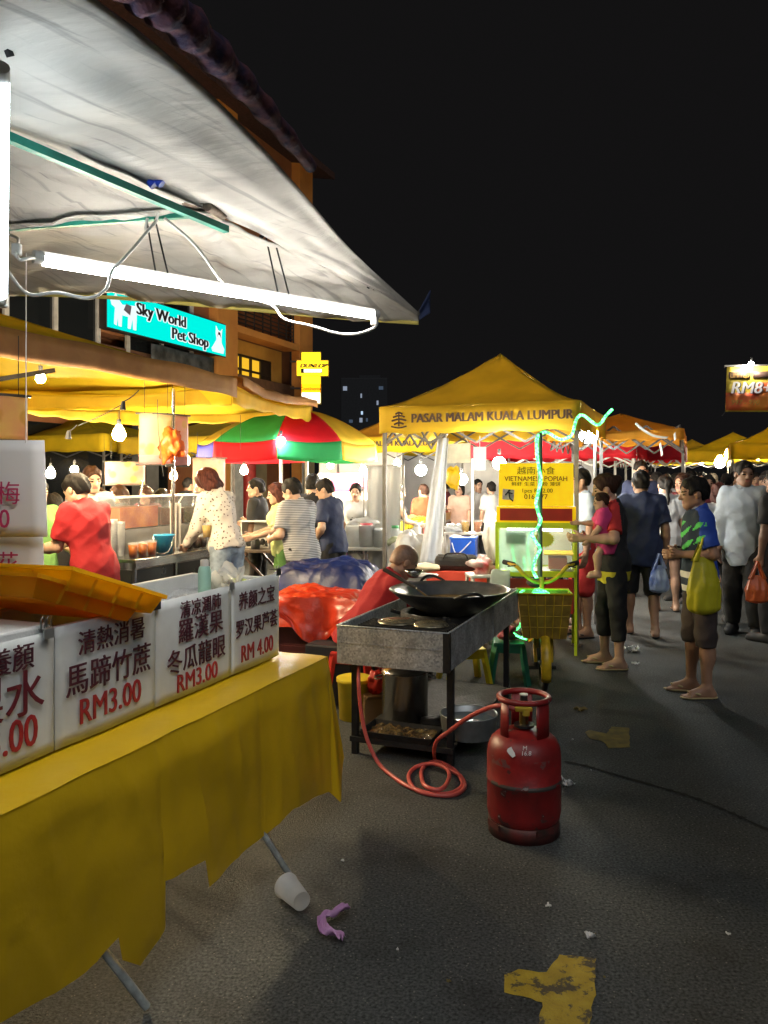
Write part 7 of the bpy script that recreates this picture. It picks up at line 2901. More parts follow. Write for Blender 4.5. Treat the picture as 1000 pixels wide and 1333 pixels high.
def heap(name, label, c, sx, sy, sz, m_, seed, rz=GR, drop=0.0, cat='tarpaulin', creases=1.0):
    """folded tarpaulin heaped over crates: a creased cushion with flat foot"""
    mb = MB()

    def fn(a, b):
        x, y = (a - 0.5) * 2, (b - 0.5) * 2
        r = max(abs(x), abs(y)) * 0.75 + math.hypot(x, y) * 0.25
        h = max(0.0, 1 - r ** 4)
        k = 0.16 * noise.noise(Vector((x * 1.7, y * 1.7, seed))) + 0.09 * abs(noise.noise(Vector((x * 4 + seed, y * 6, seed)))) * creases
        k += 0.05 * math.sin(9 * y + 3 * x + seed) * creases
        w = Vector((x * 2.6 + seed, y * 3.4, seed))
        k += (0.34 * abs(noise.noise(w)) - 0.22 * abs(noise.noise(w * 1.9)) + 0.05 * abs(noise.noise(w * 4.7))) * creases
        z = sz * h * (0.85 + k)
        return Vector((x * sx * (1 + 0.08 * noise.noise(Vector((y * 3, seed, 1)))), y * sy * (1 + 0.08 * noise.noise(Vector((x * 3, seed, 2)))), z - drop * r ** 6))
    mb.sheet(fn, 110, 84)
    o = mb.build(name, m_)
    o.location = c
    o.rotation_euler = (0, 0, rz)
    return tag(o, label, cat)


def crate(label, c, s, m_, rz=GR, group=None):
    t = thing('crate', label, 'crate', c, rz, group)
    mb = MB()
    x, y, z = s
    for k, (cx, cy, wx, wy) in enumerate(((0, -y / 2, x, 0.015), (0, y / 2, x, 0.015), (-x / 2, 0, 0.015, y - 0.016), (x / 2, 0, 0.015, y - 0.016))):
        mb.box((cx, cy, z / 2), (wx, wy, z))
        mb.box((cx * 1.012, cy * 1.012, z - 0.02), (wx + 0.006, wy + 0.006, 0.03))
        mb.box((cx * 1.012, cy * 1.012, z * 0.5), (wx + 0.005, wy + 0.005, 0.02))
    mb.box((0, 0, 0.01), (x - 0.02, y - 0.02, 0.02))
    mb.build('shell', m_, t)
    return t


crate('dark red crate under the red tarpaulin behind the yellow table', (-0.74, 6.15, 0), (0.62, 0.5, 0.60), mat('crate_maroon', (0.10, 0.02, 0.02), 0.5))
crate('navy crate under the blue tarpaulin heap', (-0.30, 7.0, 0), (1.1, 0.55, 0.62), mat('crate_navy', (0.02, 0.025, 0.06), 0.5))
heap('tarpaulin', 'shiny navy blue tarpaulin heaped on a crate behind the red one', (-0.48, 6.95, 0.60), 0.58, 0.38, 0.25, M_TB, 3.0, drop=0.25, creases=0.75)
heap('tarpaulin', 'orange red tarpaulin folded over a crate next to the seated man', (-0.50, 6.05, 0.59), 0.48, 0.36, 0.12, M_TR, 7.0, drop=0.12, creases=1.0)
mb = MB()
mb.sheet(lambda a, b: Vector((-0.2 + a * 0.75, -0.36 - 0.03 * math.sin(a * 8) - 0.05 * b, 0.10 - 0.34 * b * (1 - abs(a - 0.5) * 1.7))) + Vector((0, -0.05 * abs(noise.noise(Vector((a * 5, b * 2.5, 3)))) * b - 0.03 * math.sin(a * 19) * b, 0.02 * noise.noise(Vector((a * 7, b * 4, 1))))), 50, 20)
rt_ = mb.build('tarpaulin_corner', M_TR, world=False)
rt_.location = (-0.50, 6.05, 0.59)
rt_.rotation_euler = (0, 0, GR)
tag(rt_, 'loose pointed corner of red tarpaulin hanging over the dark crates', 'tarpaulin')
t = thing('folding_chair', 'rolled dark tarp and small crate standing at the near side of the stove', 'crate', (-0.33, 5.55, 0), GR)
mb = MB()
mb.box((0, 0, 0.2), (0.34, 0.30, 0.40), bev=0.01)
mb.build('body', mat('dark_crate', (0.018, 0.018, 0.024), 0.6), t)
t.name = 'dark_crate'
t['label'] = 'small black crate between the yellow bucket and the red tarpaulin'

# white things under the front tent
M_CURT = mat('curtain_plastic', (0.72, 0.73, 0.72), 0.3, trans=0.45, var=0.06, bump=0.3, bscale=6, stretch=(3, 3, 0.5))
t = thing('plastic_curtain', 'wide white plastic curtain hanging left of the front tent post', 'curtain', G(500, 9.7), GR * 0.4)
mb = MB()
zt_, zb_ = P(0, 607, 9.7).z, 0.62
mb.sheet(lambda a, b: Vector((lerp(-0.21, 0.20, a), 0.025 * math.sin(a * 14 + b), lerp(zt_, zb_, b))), 40, 16)
mb.build('sheet', M_CURT, t, solid=0.004)
mb = MB()
mb.bar((-0.25, 0, zt_ + 0.01), (0.24, 0, zt_ + 0.01), 0.02)
mb.bar((-0.25, 0, 0), (-0.25, 0, zt_ + 0.02), 0.02)
mb.bar((0.24, 0, 0), (0.24, 0, zt_ + 0.02), 0.02)
mb.build('rack', M_POSTW, t)
t = thing('plastic_curtain', 'narrow slanting clear plastic sheet tied under the front tent', 'curtain', G(570, 8.5), 0)
mb = MB()
a0_, a1_, b0_, b1_ = P(570, 570, 8.5), P(584, 570, 8.5), P(546, 736, 8.35), P(574, 738, 8.35)
mb.sheet(lambda a, b: a0_.lerp(b0_, b).lerp(a1_.lerp(b1_, b), a) + Vector((0, 0.03 * math.sin(a * 9 + b * 2), 0)), 24, 20)
mb.build('sheet', mat('sheet_clear', (0.74, 0.78, 0.84), 0.15, trans=0.35, bump=0.4, bscale=5, stretch=(5, 5, 0.4)), t, world=True, solid=0.003)
t = thing('menu_board', 'cream board hanging from the truss inside the front tent', 'sign', P(576, 603, 8.6), GR * 0.3)
mb = MB()
mb.box((0.15, 0, 0.105), (0.31, 0.012, 0.21), Matrix.Rotation(R(-2), 3, 'Y'))
mb.build('board', mat('board_cream', (0.62, 0.60, 0.48), 0.6, trans=0.2, var=0.2, scale=9), t)
mb = MB()
mb.tube([(0.02, 0, 0.21), (0.06, 0, 0.33)], 0.003, 5)
mb.tube([(0.28, 0, 0.21), (0.22, 0, 0.33)], 0.003, 5)
mb.build('string', M_WHITEWIRE, t)
t = thing('menu_board', 'small blue grey board hanging beside the cream one in the tent', 'sign', P(616, 612, 8.4), 0)
mb = MB()
mb.box((0.07, 0, 0.12), (0.135, 0.012, 0.25))
mb.build('board', mat('board_bluegrey', (0.30, 0.36, 0.46), 0.6, col2=(0.42, 0.45, 0.50), scale=2), t)
mb = MB()
mb.tube([(0.07, 0, 0.245), (0.07, 0, 0.36)], 0.003, 5)
mb.build('string', M_WHITEWIRE, t)
M_SACK = mat('sack_white', (0.74, 0.73, 0.70), 0.5, trans=0.3, var=0.08, bump=0.4, bscale=7)
for px, d, z, r, sc, sd, lab_ in ((536, 8.9, 0.52, 0.33, (1, 1, 1.25), 21, 'large white sack left of the slanting plastic sheet'), (585, 9.0, 0.48, 0.30, (1, 1, 1.3), 22, 'white sack behind the slanting plastic sheet'), (505, 9.4, 0.42, 0.32, (1.1, 1, 1.1), 23, 'white sack behind the seated bald man and tent post')):
    crumple('sack', lab_, G(px, d) + UP * z, r, M_SACK, sc, sd, 24, 'white sacks under the front tent', rough=0.3)
# cooler, black bag and little white stool under the tent
sd_ = thing('side_table', 'low table with red cloth behind the wok', 'table', G(600, 7.75), GR * 0.4)
mb = MB()
mb.box((0, 0.2, 0.60), (0.62, 0.45, 0.03))
mb.build('table_top', mat('ply', (0.35, 0.24, 0.13), 0.7), sd_)
for x in (-0.27, 0.27):
    for y in (0.02, 0.38):
        mb = MB()
        mb.bar((x, y, 0), (x, y, 0.585), 0.03)
        mb.build('leg', M_POSTW, sd_)
tcl = thing('tablecloth', 'red cloth on the low table behind the wok', 'tablecloth', G(600, 7.75), GR * 0.4)
mb = MB()
mb.box((0, 0.2, 0.622), (0.66, 0.48, 0.008))
mb.sheet(lambda a, b: Vector((lerp(-0.33, 0.33, a), -0.045 - 0.01 * math.sin(a * 20) * b, 0.626 - 0.16 * b)), 30, 4)
mb.build('cloth', mat('cloth_tomato', (0.60, 0.06, 0.03), 0.7), tcl)


def on_sd(x, y, z=0.627):
    return sd_.matrix_basis @ Vector((x, y, z))


t = thing('duffel_bag', 'black bag on the red cloth behind the wok', 'bag', on_sd(-0.05, 0.12), GR * 0.4)
mb = MB()
mb.box((0, 0, 0.075), (0.42, 0.2, 0.15), bev=0.05)
mb.build('body', mat('bag_black', (0.012, 0.012, 0.013), 0.6, bump=0.4, bscale=20), t)
mb = MB()
mb.tube(catmull([(-0.12, -0.1, 0.12), (-0.08, -0.12, 0.17), (0.08, -0.12, 0.17), (0.12, -0.1, 0.12)], 5), 0.008, 6)
mb.build('strap', M_BLACKROPE, t)
mb = MB()
mb.tube([(-0.18, -0.01, 0.151), (0.18, -0.01, 0.151)], 0.004, 5)
mb.build('zip', M_STEEL, t)
t = thing('cool_box', 'bright blue cool box with white lid edge on the food table', 'cool box', G(604, 8.25) + UP * 0.70, GR * 0.6)
mb = MB()
mb.box((0, 0, 0.11), (0.26, 0.2, 0.2), bev=0.012)
mb.build('body', mat('cool_blue', (0.01, 0.08, 0.52), 0.4), t)
mb = MB()
mb.box((0, 0, 0.215), (0.275, 0.215, 0.025), bev=0.006)
mb.build('lid', mat('cool_lid', (0.03, 0.12, 0.55), 0.4), t)
mb = MB()
mb.tube(catmull([(-0.11, -0.108, 0.17), (-0.05, -0.14, 0.06), (0.09, -0.14, 0.19)], 6), 0.006, 6)
mb.build('handle', M_WPL, t)
jar('drip_tray', 'upturned clear tub in front of the blue cool box', G(606, 8.0) + UP * 0.66, 0.09, 0.06, M_TUB, None, 'tub')
wt = thing('plastic_stool', 'small white plastic stool stacked with bags beside the popiah cart', 'stool', G(626, 7.2), R(8))
mb = MB()
mb.box((0, 0, 0.66), (0.24, 0.24, 0.03), bev=0.008)
mb.build('seat', M_WPL, wt)
for x in (-1, 1):
    for y in (-1, 1):
        mb = MB()
        mb.bar((x * 0.13, y * 0.13, 0), (x * 0.10, y * 0.10, 0.65), 0.03, 0.02)
        mb.build('leg', M_WPL, wt)
crumple('plastic_bag', 'white bag with red print heaped on the tall white stool', G(628, 7.2) + UP * 0.74, 0.1, mat('printed_bag', (0.72, 0.70, 0.68), 0.4, col2=(0.5, 0.05, 0.05), scale=7, trans=0.2), (1.15, 0.9, 0.8), 31, 16, rough=0.6)
crumple('pastry', 'pale bun on the rim table left of the black bag', G(556, 7.8) + UP * 0.66, 0.09, mat('dough', (0.72, 0.60, 0.42), 0.7), (1.5, 1, 0.5), 32, 12, rough=0.15, cat='food')
ftab = thing('food_table', 'steel table under the tent holding drinks and the blue cool box', 'table', G(612, 8.35), GR * 0.6)
mb = MB()
mb.box((0, 0.1, 0.685), (0.62, 0.6, 0.03))
mb.build('table_top', M_STEEL, ftab)
for x in (-0.27, 0.27):
    for y in (-0.15, 0.35):
        mb = MB()
        mb.bar((x, y, 0), (x, y, 0.67), 0.03)
        mb.build('leg', M_POSTW, ftab)
t = thing('shelf_unit', 'raised clear shelf of cups behind the blue cool box', 'shelf', G(610, 8.62), GR * 0.6)
mb = MB()
mb.box((0, 0, 0.935), (0.5, 0.26, 0.02))
mb.box((-0.24, 0, 0.82), (0.02, 0.24, 0.22))
mb.box((0.24, 0, 0.82), (0.02, 0.24, 0.22))
mb.build('shelf', M_FRAME_W, t)
cup('cup of milky drink with straw on the raised shelf', G(606, 8.6) + UP * 0.946, 'yellow', 'cups on the raised shelf')
cup('cup of orange drink on the raised shelf', G(622, 8.6) + UP * 0.946, 'orange', 'cups on the raised shelf')
crumple('plastic_bag', 'clear bag of food beside the cups on the raised shelf', G(592, 8.65) + UP * 0.98, 0.08, mat('sheet_clear', (0.74, 0.78, 0.84), 0.15), (1.4, 1, 0.7), 35, 14)
crumple('plastic_bag', 'pale plastic draped by the left corner of the popiah cart', G(642, 7.6) + UP * 0.95, 0.15, M_SACK, (0.6, 0.7, 1.7), 36, 18, rough=0.6)

# long row of buffet tables farther along
row0 = Vector((0.15, 10.4, 0))
for k in range(3):
    o = row0 + Vector((0.295, 0.9556, 0)) * (k * 2.75)
    rz = -math.atan2(0.295, 0.9556)
    t = thing('buffet_table', ('nearest buffet table with bright yellow front trays', 'middle buffet table of fried food', 'farthest buffet table of food in the row')[k], 'table', o, rz, 'row of buffet tables')
    mb = MB()
    mb.box((-0.4, 1.33, 0.80), (0.8, 2.66, 0.03))
    mb.build('table_top', mat('table_pale', (0.42, 0.40, 0.36), 0.5), t)
    mb = MB()
    mb.sheet(lambda a, b: Vector((0.01 + 0.01 * math.sin(a * 30) * b, a * 2.64 + 0.01, 0.79 - 0.55 * b)), 50, 4)
    mb.build('skirt', mat('skirt_dark', (0.12, 0.06, 0.04), 0.7), t)
    for y in (0.05, 2.6):
        for x in (-0.75, -0.06):
            mb = MB()
            mb.bar((x, y, 0), (x, y, 0.79), 0.03)
            mb.build('leg', M_POSTW, t)
    tr_m = (mat('tray_lemon', (0.85, 0.72, 0.03), 0.4, trans=0.2), mat('tray_tan', (0.62, 0.40, 0.14), 0.5), mat('tray_tan', (0.62, 0.40, 0.14), 0.5))[k]
    for j in range(4):
        y = 0.35 + j * 0.65
        tt = thing('food_tray', ('yellow', 'tan', 'tan')[k] + ' food tray, ' + ('first', 'second', 'third', 'fourth')[j] + ' from the near end of the ' + ('nearest', 'middle', 'farthest')[k] + ' buffet table', 'tray', t.matrix_basis @ Vector((-0.2, y, 0.816)), rz, 'food trays on the buffet tables')
        mb = MB()
        mb.box((0, 0, 0.06), (0.38, 0.60, 0.12), bev=0.015)
        mb.build('tray', tr_m, tt)
        mb = MB()
        mb.sheet(lambda a, b: Vector((lerp(-0.16, 0.16, a), lerp(-0.27, 0.27, b), 0.121 + 0.05 * abs(noise.noise(Vector((a * 6, b * 8, j + k * 5)))))), 14, 20)
        mb.build('food', mat('food_%d' % ((j + k) % 3), ((0.7, 0.66, 0.5), (0.55, 0.10, 0.03), (0.45, 0.22, 0.06))[(j + k) % 3], 0.5, var=0.5, scale=20), tt)
# crates and goods behind the market: a pale van-like cool cabinet far back
t = thing('cool_cabinet', 'pink fronted cold cabinet glowing behind the woman in the white shirt', 'cabinet', G(452, 12.2), GR * 0.5)
mb = MB()
mb.box((0, 0.3, 0.8), (0.95, 0.6, 1.6), bev=0.02)
mb.build('body', mat('cab_white', (0.55, 0.55, 0.56), 0.5), t)
mb = MB()
mb.box((0.05, -0.01, 1.46), (0.6, 0.02, 0.28), bev=0.004)
mb.build('top_panel', mat('cab_pink', (0.5, 0.05, 0.16), 0.5), t)
mb = MB()
for z in (0.5, 0.85, 1.15):
    mb.box((0.0, -0.008, z), (0.8, 0.02, 0.04))
mb.build('shelf_edge', M_STEEL, t)

# lamps under and behind the front tent
WH = (1.0, 0.93, 0.78)
bulb('round white bulb at the left corner of the popiah cart', P(650, 603, 7.35), 0.060, None, k=0.55, col=WH, white=True)
bulb('bare bulb above the orange shirted customer', P(548, 612, 10.9), 0.075, P(548, 590, 10.9), k=1.1, col=WH, white=True)
bulb('bare bulb beside the hanging yellow bag in the front tent', P(601, 624, 10.0), 0.07, P(601, 596, 10.0), k=1.1, col=WH, white=True)
bulb('bare bulb behind the front tent post, left of the white curtain', P(517, 604, 11.2), 0.045, P(517, 588, 11.2), k=0.8, col=WH)
bulb('bare bulb lighting the far goods left of the white curtain', P(473, 612, 12.0), 0.05, P(473, 592, 12.0), k=1.0, col=WH)
bulb('large bright lamp at the right corner of the front tent', P(766, 565, 8.4), 0.10, None, k=0.6, col=(0.95, 1.0, 1.0), white=True)
bulb('bright lamp low behind the cart, next to the waiting woman', P(757, 648, 9.4), 0.10, P(757, 600, 9.4), k=0.6, col=WH)
t = thing('lamp_post', 'thin pale pole carrying the bright corner lamp behind the cart', 'pole', G(775, 8.4))
mb = MB()
mb.cyl((0, 0, 0), (0, 0, 1.98), 0.017, n=10)
mb.bar((0, 0, 1.98), (-0.07, 0, 2.02), 0.02)
mb.build('tube', M_POSTW, t)
bulb('bright bulb under the second tent of the far right row', P(937, 603, 17.5), 0.11, P(937, 592, 17.5), k=1.2, col=(1.0, 0.82, 0.5))
bulb('bright bulb beside the head of the man in the pale shirt', P(950, 592, 16.5), 0.10, P(950, 583, 16.5), k=1.0, col=(1.0, 0.85, 0.55))
bulb('small bulb under the near right yellow tent', P(986, 597, 15.5), 0.045, P(986, 588, 15.5), k=1.0, col=WH)
bulb('small bulb left of the far right tents', P(913, 601, 24.0), 0.07, P(913, 590, 24.0), k=1.0, col=WH)
bulb('tiny bulb at the far end of the street', P(877, 602, 29.0), 0.07, P(877, 596, 29.0), k=1.2, col=WH)
bulb('small white bulb above the red and yellow banner', P(978, 474, 11.9), 0.035, None, k=0.2, col=WH, white=True)
crumple('plastic_bag', 'yellow bag hanging from the tent truss near the bare bulb', P(590, 622, 8.8), 0.10, mat('yellow_plastic', (0.72, 0.52, 0.02), 0.35, trans=0.45, bump=0.4, bscale=18), (0.8, 0.6, 1.4), 41, 16)

# pale backdrop sheets closing the far stalls
M_BACK = mat('backdrop', (0.62, 0.61, 0.59), 0.8, var=0.2, scale=2, bump=0.2, bscale=4)
for px, d, w, h, rz_, lab_ in ((575, 17.0, 3.6, 2.3, 0.0, 'grey backdrop sheet behind the buffet tables'), (470, 15.2, 1.6, 2.1, -0.1, 'grey backdrop sheet behind the woman in the white tee'), (690, 15.5, 2.6, 2.2, 0.05, 'grey backdrop sheet behind the popiah cart')):
    t = thing('backdrop', lab_, 'backdrop', G(px, d), rz_, 'grey backdrop sheets of the far stalls')
    mb = MB()
    mb.sheet(lambda a, b: Vector((lerp(-w / 2, w / 2, a), 0.05 * math.sin(a * 15) * (1 - 0.5 * b), 0.05 + b * h)), 50, 6)
    mb.build('sheet', M_BACK, t, solid=0.004)
    for x in (-w / 2, w / 2):
        mb = MB()
        mb.cyl((x, 0.03, 0), (x, 0.03, h + 0.08), 0.02, n=8)
        mb.build('pole', M_POST, t)

# small goods crowding the counters under the lamps
for k, (px, d, z, r, h, mm, lab_) in enumerate(((543, 9.6, 0.0, 0.05, 0.16, M_WPL, 'white sauce bottle standing on a crate inside the front tent'), (556, 9.7, 0.0, 0.05, 0.14, mat('cap_red', (0.6, 0.04, 0.03), 0.4), 'red sauce bottle standing on a crate inside the front tent'))):
    jar('sauce_bottle', lab_, G(px, d) + UP * 0.80, r, h, mm, M_FRAME_W, 'bottle', 'sauce bottles inside the front tent')
crate('pale crate with sauce bottles behind the white sacks in the front tent', G(549, 9.65), (0.5, 0.4, 0.80), mat('crate_pale', (0.5, 0.48, 0.42), 0.6))
for k, (x, y, r, h, cc, lab_) in enumerate(((-0.12, 0.42, 0.05, 0.16, M_WPL, 'white lidded tub behind the food tray on the prep table'), (0.55, 0.4, 0.06, 0.22, mat('cap_green', (0.05, 0.3, 0.1), 0.4), 'clear jar with green lid at the back of the prep table'), (-0.02, 0.12, 0.035, 0.18, mat('cap_red', (0.6, 0.04, 0.03), 0.4), 'slim clear jar with red cap in front of the utensil tub'))):
    jar('jar', lab_, on_pt(x, y), r, h, M_TUB, cc)

for px, py, d, lab_ in ((97, 611, 9.8, 'small bare bulb over the queue at the far left'), (172, 612, 11.5, 'small bare bulb just under the bright poster left of the upright'), (286, 650, 12.5, 'small bare bulb low beside the spotted blouse, far back'), (430, 606, 11.5, 'small bare bulb behind the right edge of the parasol')):
    bulb(lab_, P(px, py, d), 0.045, P(px, py - 14, d), k=0.8, white=True)
# ---------------------------------------------------------------- people
def at(px, d):
    return G(px, d)


C_RED = cloth('red_polo', (0.36, 0.010, 0.014))
C_BLACK = cloth('black', (0.014, 0.014, 0.016))
C_DARK = cloth('charcoal', (0.03, 0.03, 0.034))
C_NAVY = cloth('navy', (0.018, 0.028, 0.075))
C_DENIM = cloth('denim', (0.26, 0.32, 0.40), var=0.4, scale=12)
C_WHITE = cloth('white', (0.62, 0.62, 0.60))
C_GREY = cloth('grey_blue', (0.36, 0.42, 0.50))
C_PALE = cloth('pale_blue', (0.42, 0.48, 0.56))
C_LIME = cloth('lime', (0.50, 0.56, 0.22))
C_ORANGE = cloth('orange', (0.62, 0.06, 0.018))
C_PEACH = cloth('peach', (0.65, 0.42, 0.32))
C_GREEN = cloth('green', (0.13, 0.28, 0.07))
C_REDSH = cloth('scarlet', (0.52, 0.03, 0.03))
C_PINK = cloth('pink', (0.66, 0.05, 0.22))
C_BROWN = cloth('dark_brown', (0.045, 0.033, 0.03))
C_MAROON = cloth('maroon', (0.10, 0.012, 0.02))
C_YEL = cloth('yellow_hem', (0.55, 0.48, 0.03))
C_BLUE = cloth('jersey_blue', (0.02, 0.07, 0.42))
C_JDARK = cloth('jersey_dark', (0.015, 0.03, 0.06))
C_JGREEN = cloth('jersey_green', (0.10, 0.62, 0.14))
C_STRIPE = striped('stripe_grey', (0.42, 0.42, 0.43), (0.10, 0.10, 0.115), 62, 0.58)
C_SPOT = spotted('spotted_cream', (0.56, 0.50, 0.44), (0.10, 0.07, 0.06), 30, 0.24)
SOLE = mat('sandal_tan', (0.50, 0.40, 0.20), 0.7)
FWD = {'ua': (0.12, 0.35, -1), 'fa': (-0.15, 1, -0.25), 'curl': 0.6}

# drinks stall
person('man in a red polo shirt bending over the near end of the drinks counter', at(124, 5.9), 62, 1.63, 0, 14, (8, 18),
       {'L': {'ua': (0.12, 0.30, -1), 'fa': (0.12, 1, -0.12), 'curl': 0.3, 'pn': (0.2, 0, -1)}, 'R': {'ua': (0.1, 0.5, -1), 'fa': (-0.1, 1, -0.1)}},
       top=C_RED, bottom=C_BLACK, build=1.06, shoes='shoe', res=0.0095, collar=C_RED, loose=1.1, hem=-0.2, neckw=0.07)
person('woman in a dark spotted cream blouse and pale jeans serving at the drinks counter', at(296, 7.4), 56, 1.70, 0, 17, (14, 26),
       {'L': {'ua': (0.10, 0.28, -1), 'fa': (-0.1, 0.75, -0.75), 'curl': 0.5}, 'R': {'ua': (0.1, 0.45, -1), 'fa': (0.0, 0.9, -0.1), 'curl': 0.7}},
       top=C_SPOT, sleeve='long', bottom=C_DENIM, hair='bob', haircol='red', female=True, shoes='shoe', shoe_mat=C_DENIM, res=0.0105, hem=-0.03, loose=0.9)
person('young man with brown fringe looking over the shoulder of the red shirt', at(118, 7.4), -150, 1.67, 0, 0, (10, 8), top=C_GREY, bottom=C_DARK, haircol='brown', res=0.013, shoes='shoe')
person('person in black with dark hair close behind the painted cards', at(75, 7.0), 58, 1.42, 1, 4, (0, 10), top=C_BLACK, sleeve='long', bottom=C_BLACK, hair='bob', res=0.014, shoes='shoe')
person('person in a green tee mostly hidden by the painted cards, hand raised', at(48, 6.5), -130, 1.56, 0, 0, (0, 0), {'L': FWD, 'R': {'ua': (0.2, 0.4, -1), 'fa': (0.1, 0.5, 0.9)}}, top=C_GREEN, bottom=C_DARK, res=0.014, shoes='shoe')
person('customer with long brown hair and pale face left of the clear cups', at(157, 9.4), 130, 1.47, 0, 0, (0, 6), top=C_DARK, bottom=C_DARK, hair='long', haircol='brown', female=True, res=0.016, shoes=None)
person('customer facing the counter behind the tank ladle, brown hair', at(192, 9.8), 165, 1.45, 0, 0, (0, 12), top=C_MAROON, bottom=C_DARK, hair='long', haircol='brown', female=True, res=0.016, shoes=None)
person('black haired customer seen from behind near the counter upright', at(211, 9.9), 10, 1.42, 0, 0, (0, 0), top=C_BLACK, bottom=C_DARK, hair='bob', female=True, res=0.016, shoes=None)
person('woman half hidden behind the ear of the man in red', at(131, 8.8), 175, 1.44, 0, 0, (0, 8), top=C_DARK, bottom=C_DARK, hair='long', haircol='brown', female=True, res=0.016, shoes=None)
person('dark silhouetted man standing far back between the two bright posters', at(244, 13.2), -40, 1.55, 2, 0, (0, 5), top=C_BLACK, bottom=C_BLACK, res=0.018, shoes=None)

# hawkers around the folding table
person('man in a plain black tee looking left with one elbow out', at(337, 9.3), 78, 1.55, 0, 2, (25, 0), {'L': DOWN, 'R': {'ua': (0.75, 0.2, -0.55), 'fa': (0.1, 0.8, -0.3)}}, top=C_BLACK, bottom=C_DARK, res=0.0125, shoes='shoe')
person('heavy man in a grey and white striped tee working at the folding table', at(394, 7.7), 50, 1.57, 0, 10, (16, 14),
       {'L': {'ua': (0.25, 0.0, -1), 'fa': (-0.35, 1, -0.25), 'curl': 0.6}, 'R': {'ua': (0.15, 0.2, -1), 'fa': (-0.5, 1, -0.2), 'curl': 0.6}}, top=C_STRIPE, bottom=C_BLACK, build=1.12, belly=0.03, res=0.0105, shoes='shoe', hem=-0.14, loose=1.1)
person('woman with long reddish hair in a lime yellow top behind the striped tee', at(368, 8.6), 105, 1.50, 0, 4, (0, 8), {'L': FWD, 'R': FWD}, top=C_LIME, bottom=C_GREEN, hair='long', haircol='red', female=True, res=0.013, shoes='shoe')
person('man in a black tee seen from behind between the striped and the navy shirts', at(406, 9.0), -14, 1.60, 0, 2, (0, 0), {'L': DOWN, 'R': {'ua': (0.25, 0.1, -1), 'fa': (0.1, 0.6, -0.8)}}, top=C_BLACK, bottom=C_BLACK, res=0.0125, shoes='shoe')
person('man in a shiny navy polo with his hand on his hip', at(435, 8.5), 62, 1.56, 0, 7, (20, 14), {'L': {'ua': (0.45, -0.25, -1), 'fa': (-0.5, 0.55, -0.45), 'curl': 0.3}, 'R': FWD}, top=C_NAVY, bottom=C_BLACK, build=1.05, res=0.0115, shoes='shoe', collar=C_NAVY)
person('woman in glasses and a white printed tee facing the viewer', at(464, 9.9), 168, 1.49, 0, 0, (5, 4), top=[C_WHITE, C_DARK], tpaint=lambda a, f, t, c: ((np.abs(a) < 0.075) & (t > 0.16) & (t < 0.30) & (f > 0.02) & (np.sin(90 * a + 40 * t) + np.sin(150 * t) > 0.5)).astype(int),
       bottom=C_DARK, hair='bun', haircol='black', female=True, res=0.0135, shoes='shoe')
person('slim woman in black straps at the gap right of the white curtain', at(515, 11.0), -70, 1.46, 0, 2, (0, 10), {'L': FWD, 'R': FWD}, top=C_BLACK, sleeve='none', bottom=C_DARK, hair='pony', female=True, res=0.015, shoes=None)
person('customer in a bright orange tee with back turned inside the second tent', at(552, 12.2), 15, 1.45, 0, 0, (15, 0), top=C_ORANGE, bottom=C_DARK, hair='short', haircol='brown', res=0.015, shoes=None)
for px, d, hd_, H_, t_, hr_, lab_ in ((598, 13.6, 160, 1.46, C_PEACH, 'long', 'distant customer in a peach top at the buffet tables'), (622, 14.4, 200, 1.52, C_WHITE, 'short', 'distant customer in white facing the buffet, dark hair'), (640, 13.4, 20, 1.48, C_WHITE, 'short', 'distant customer in white seen from behind near the round bulb'), (580, 15.0, 90, 1.5, C_MAROON, 'short', 'distant customer in maroon beyond the slanting plastic sheet')):
    person(lab_, at(px, d), hd_, H_, 0, 0, (0, 0), top=t_, bottom=C_DARK, hair=hr_, res=0.018, shoes=None, hands=False)

# the cook seated by the stove
stool('red plastic stool under the seated bald man', (-0.20, 5.46, 0), R(-15), mat('stool_red', (0.55, 0.03, 0.02), 0.4), h=0.37, w=0.27)
person('bald man in a red polo seated by the stove with his head bowed', Vector((-0.20, 5.46, 0)), -72, 1.60, 1, 34, (0, 22),
       {'L': {'ua': (0.05, 0.55, -1), 'fa': (-0.25, 1, 0.05), 'curl': 0.7}, 'R': {'ua': (0.05, 0.55, -1), 'fa': (-0.3, 1, 0.05), 'curl': 0.7}},
       {'L': {'t': (0.22, 1, -0.02), 's': (0, -0.3, -1)}, 'R': {'t': (0.22, 1, -0.02), 's': (0, -0.3, -1)}}, seat=0.37, build=1.05, belly=0.02,
       top=C_RED, bottom=C_DARK, bot_len=0.62, hair='bald', haircol='stubble', res=0.0095, collar=C_RED, loose=1.05)
jar('steel_bowl', 'small shiny steel bowl in front of the bowed bald man', P(538, 752, 5.35), 0.06, 0.05, M_STEEL, None, 'bowl', None, [(0, 0), (0.03, 0), (0.065, 0.05), (0.06, 0.052), (0.03, 0.008), (0, 0.008)])
jar('plate', 'pale plate behind the wok rim next to the steel bowl', P(552, 752, 5.75), 0.1, 0.02, M_WPL, None, 'plate', None, [(0, 0), (0.06, 0), (0.11, 0.02), (0.1, 0.024), (0.06, 0.008), (0, 0.008)])

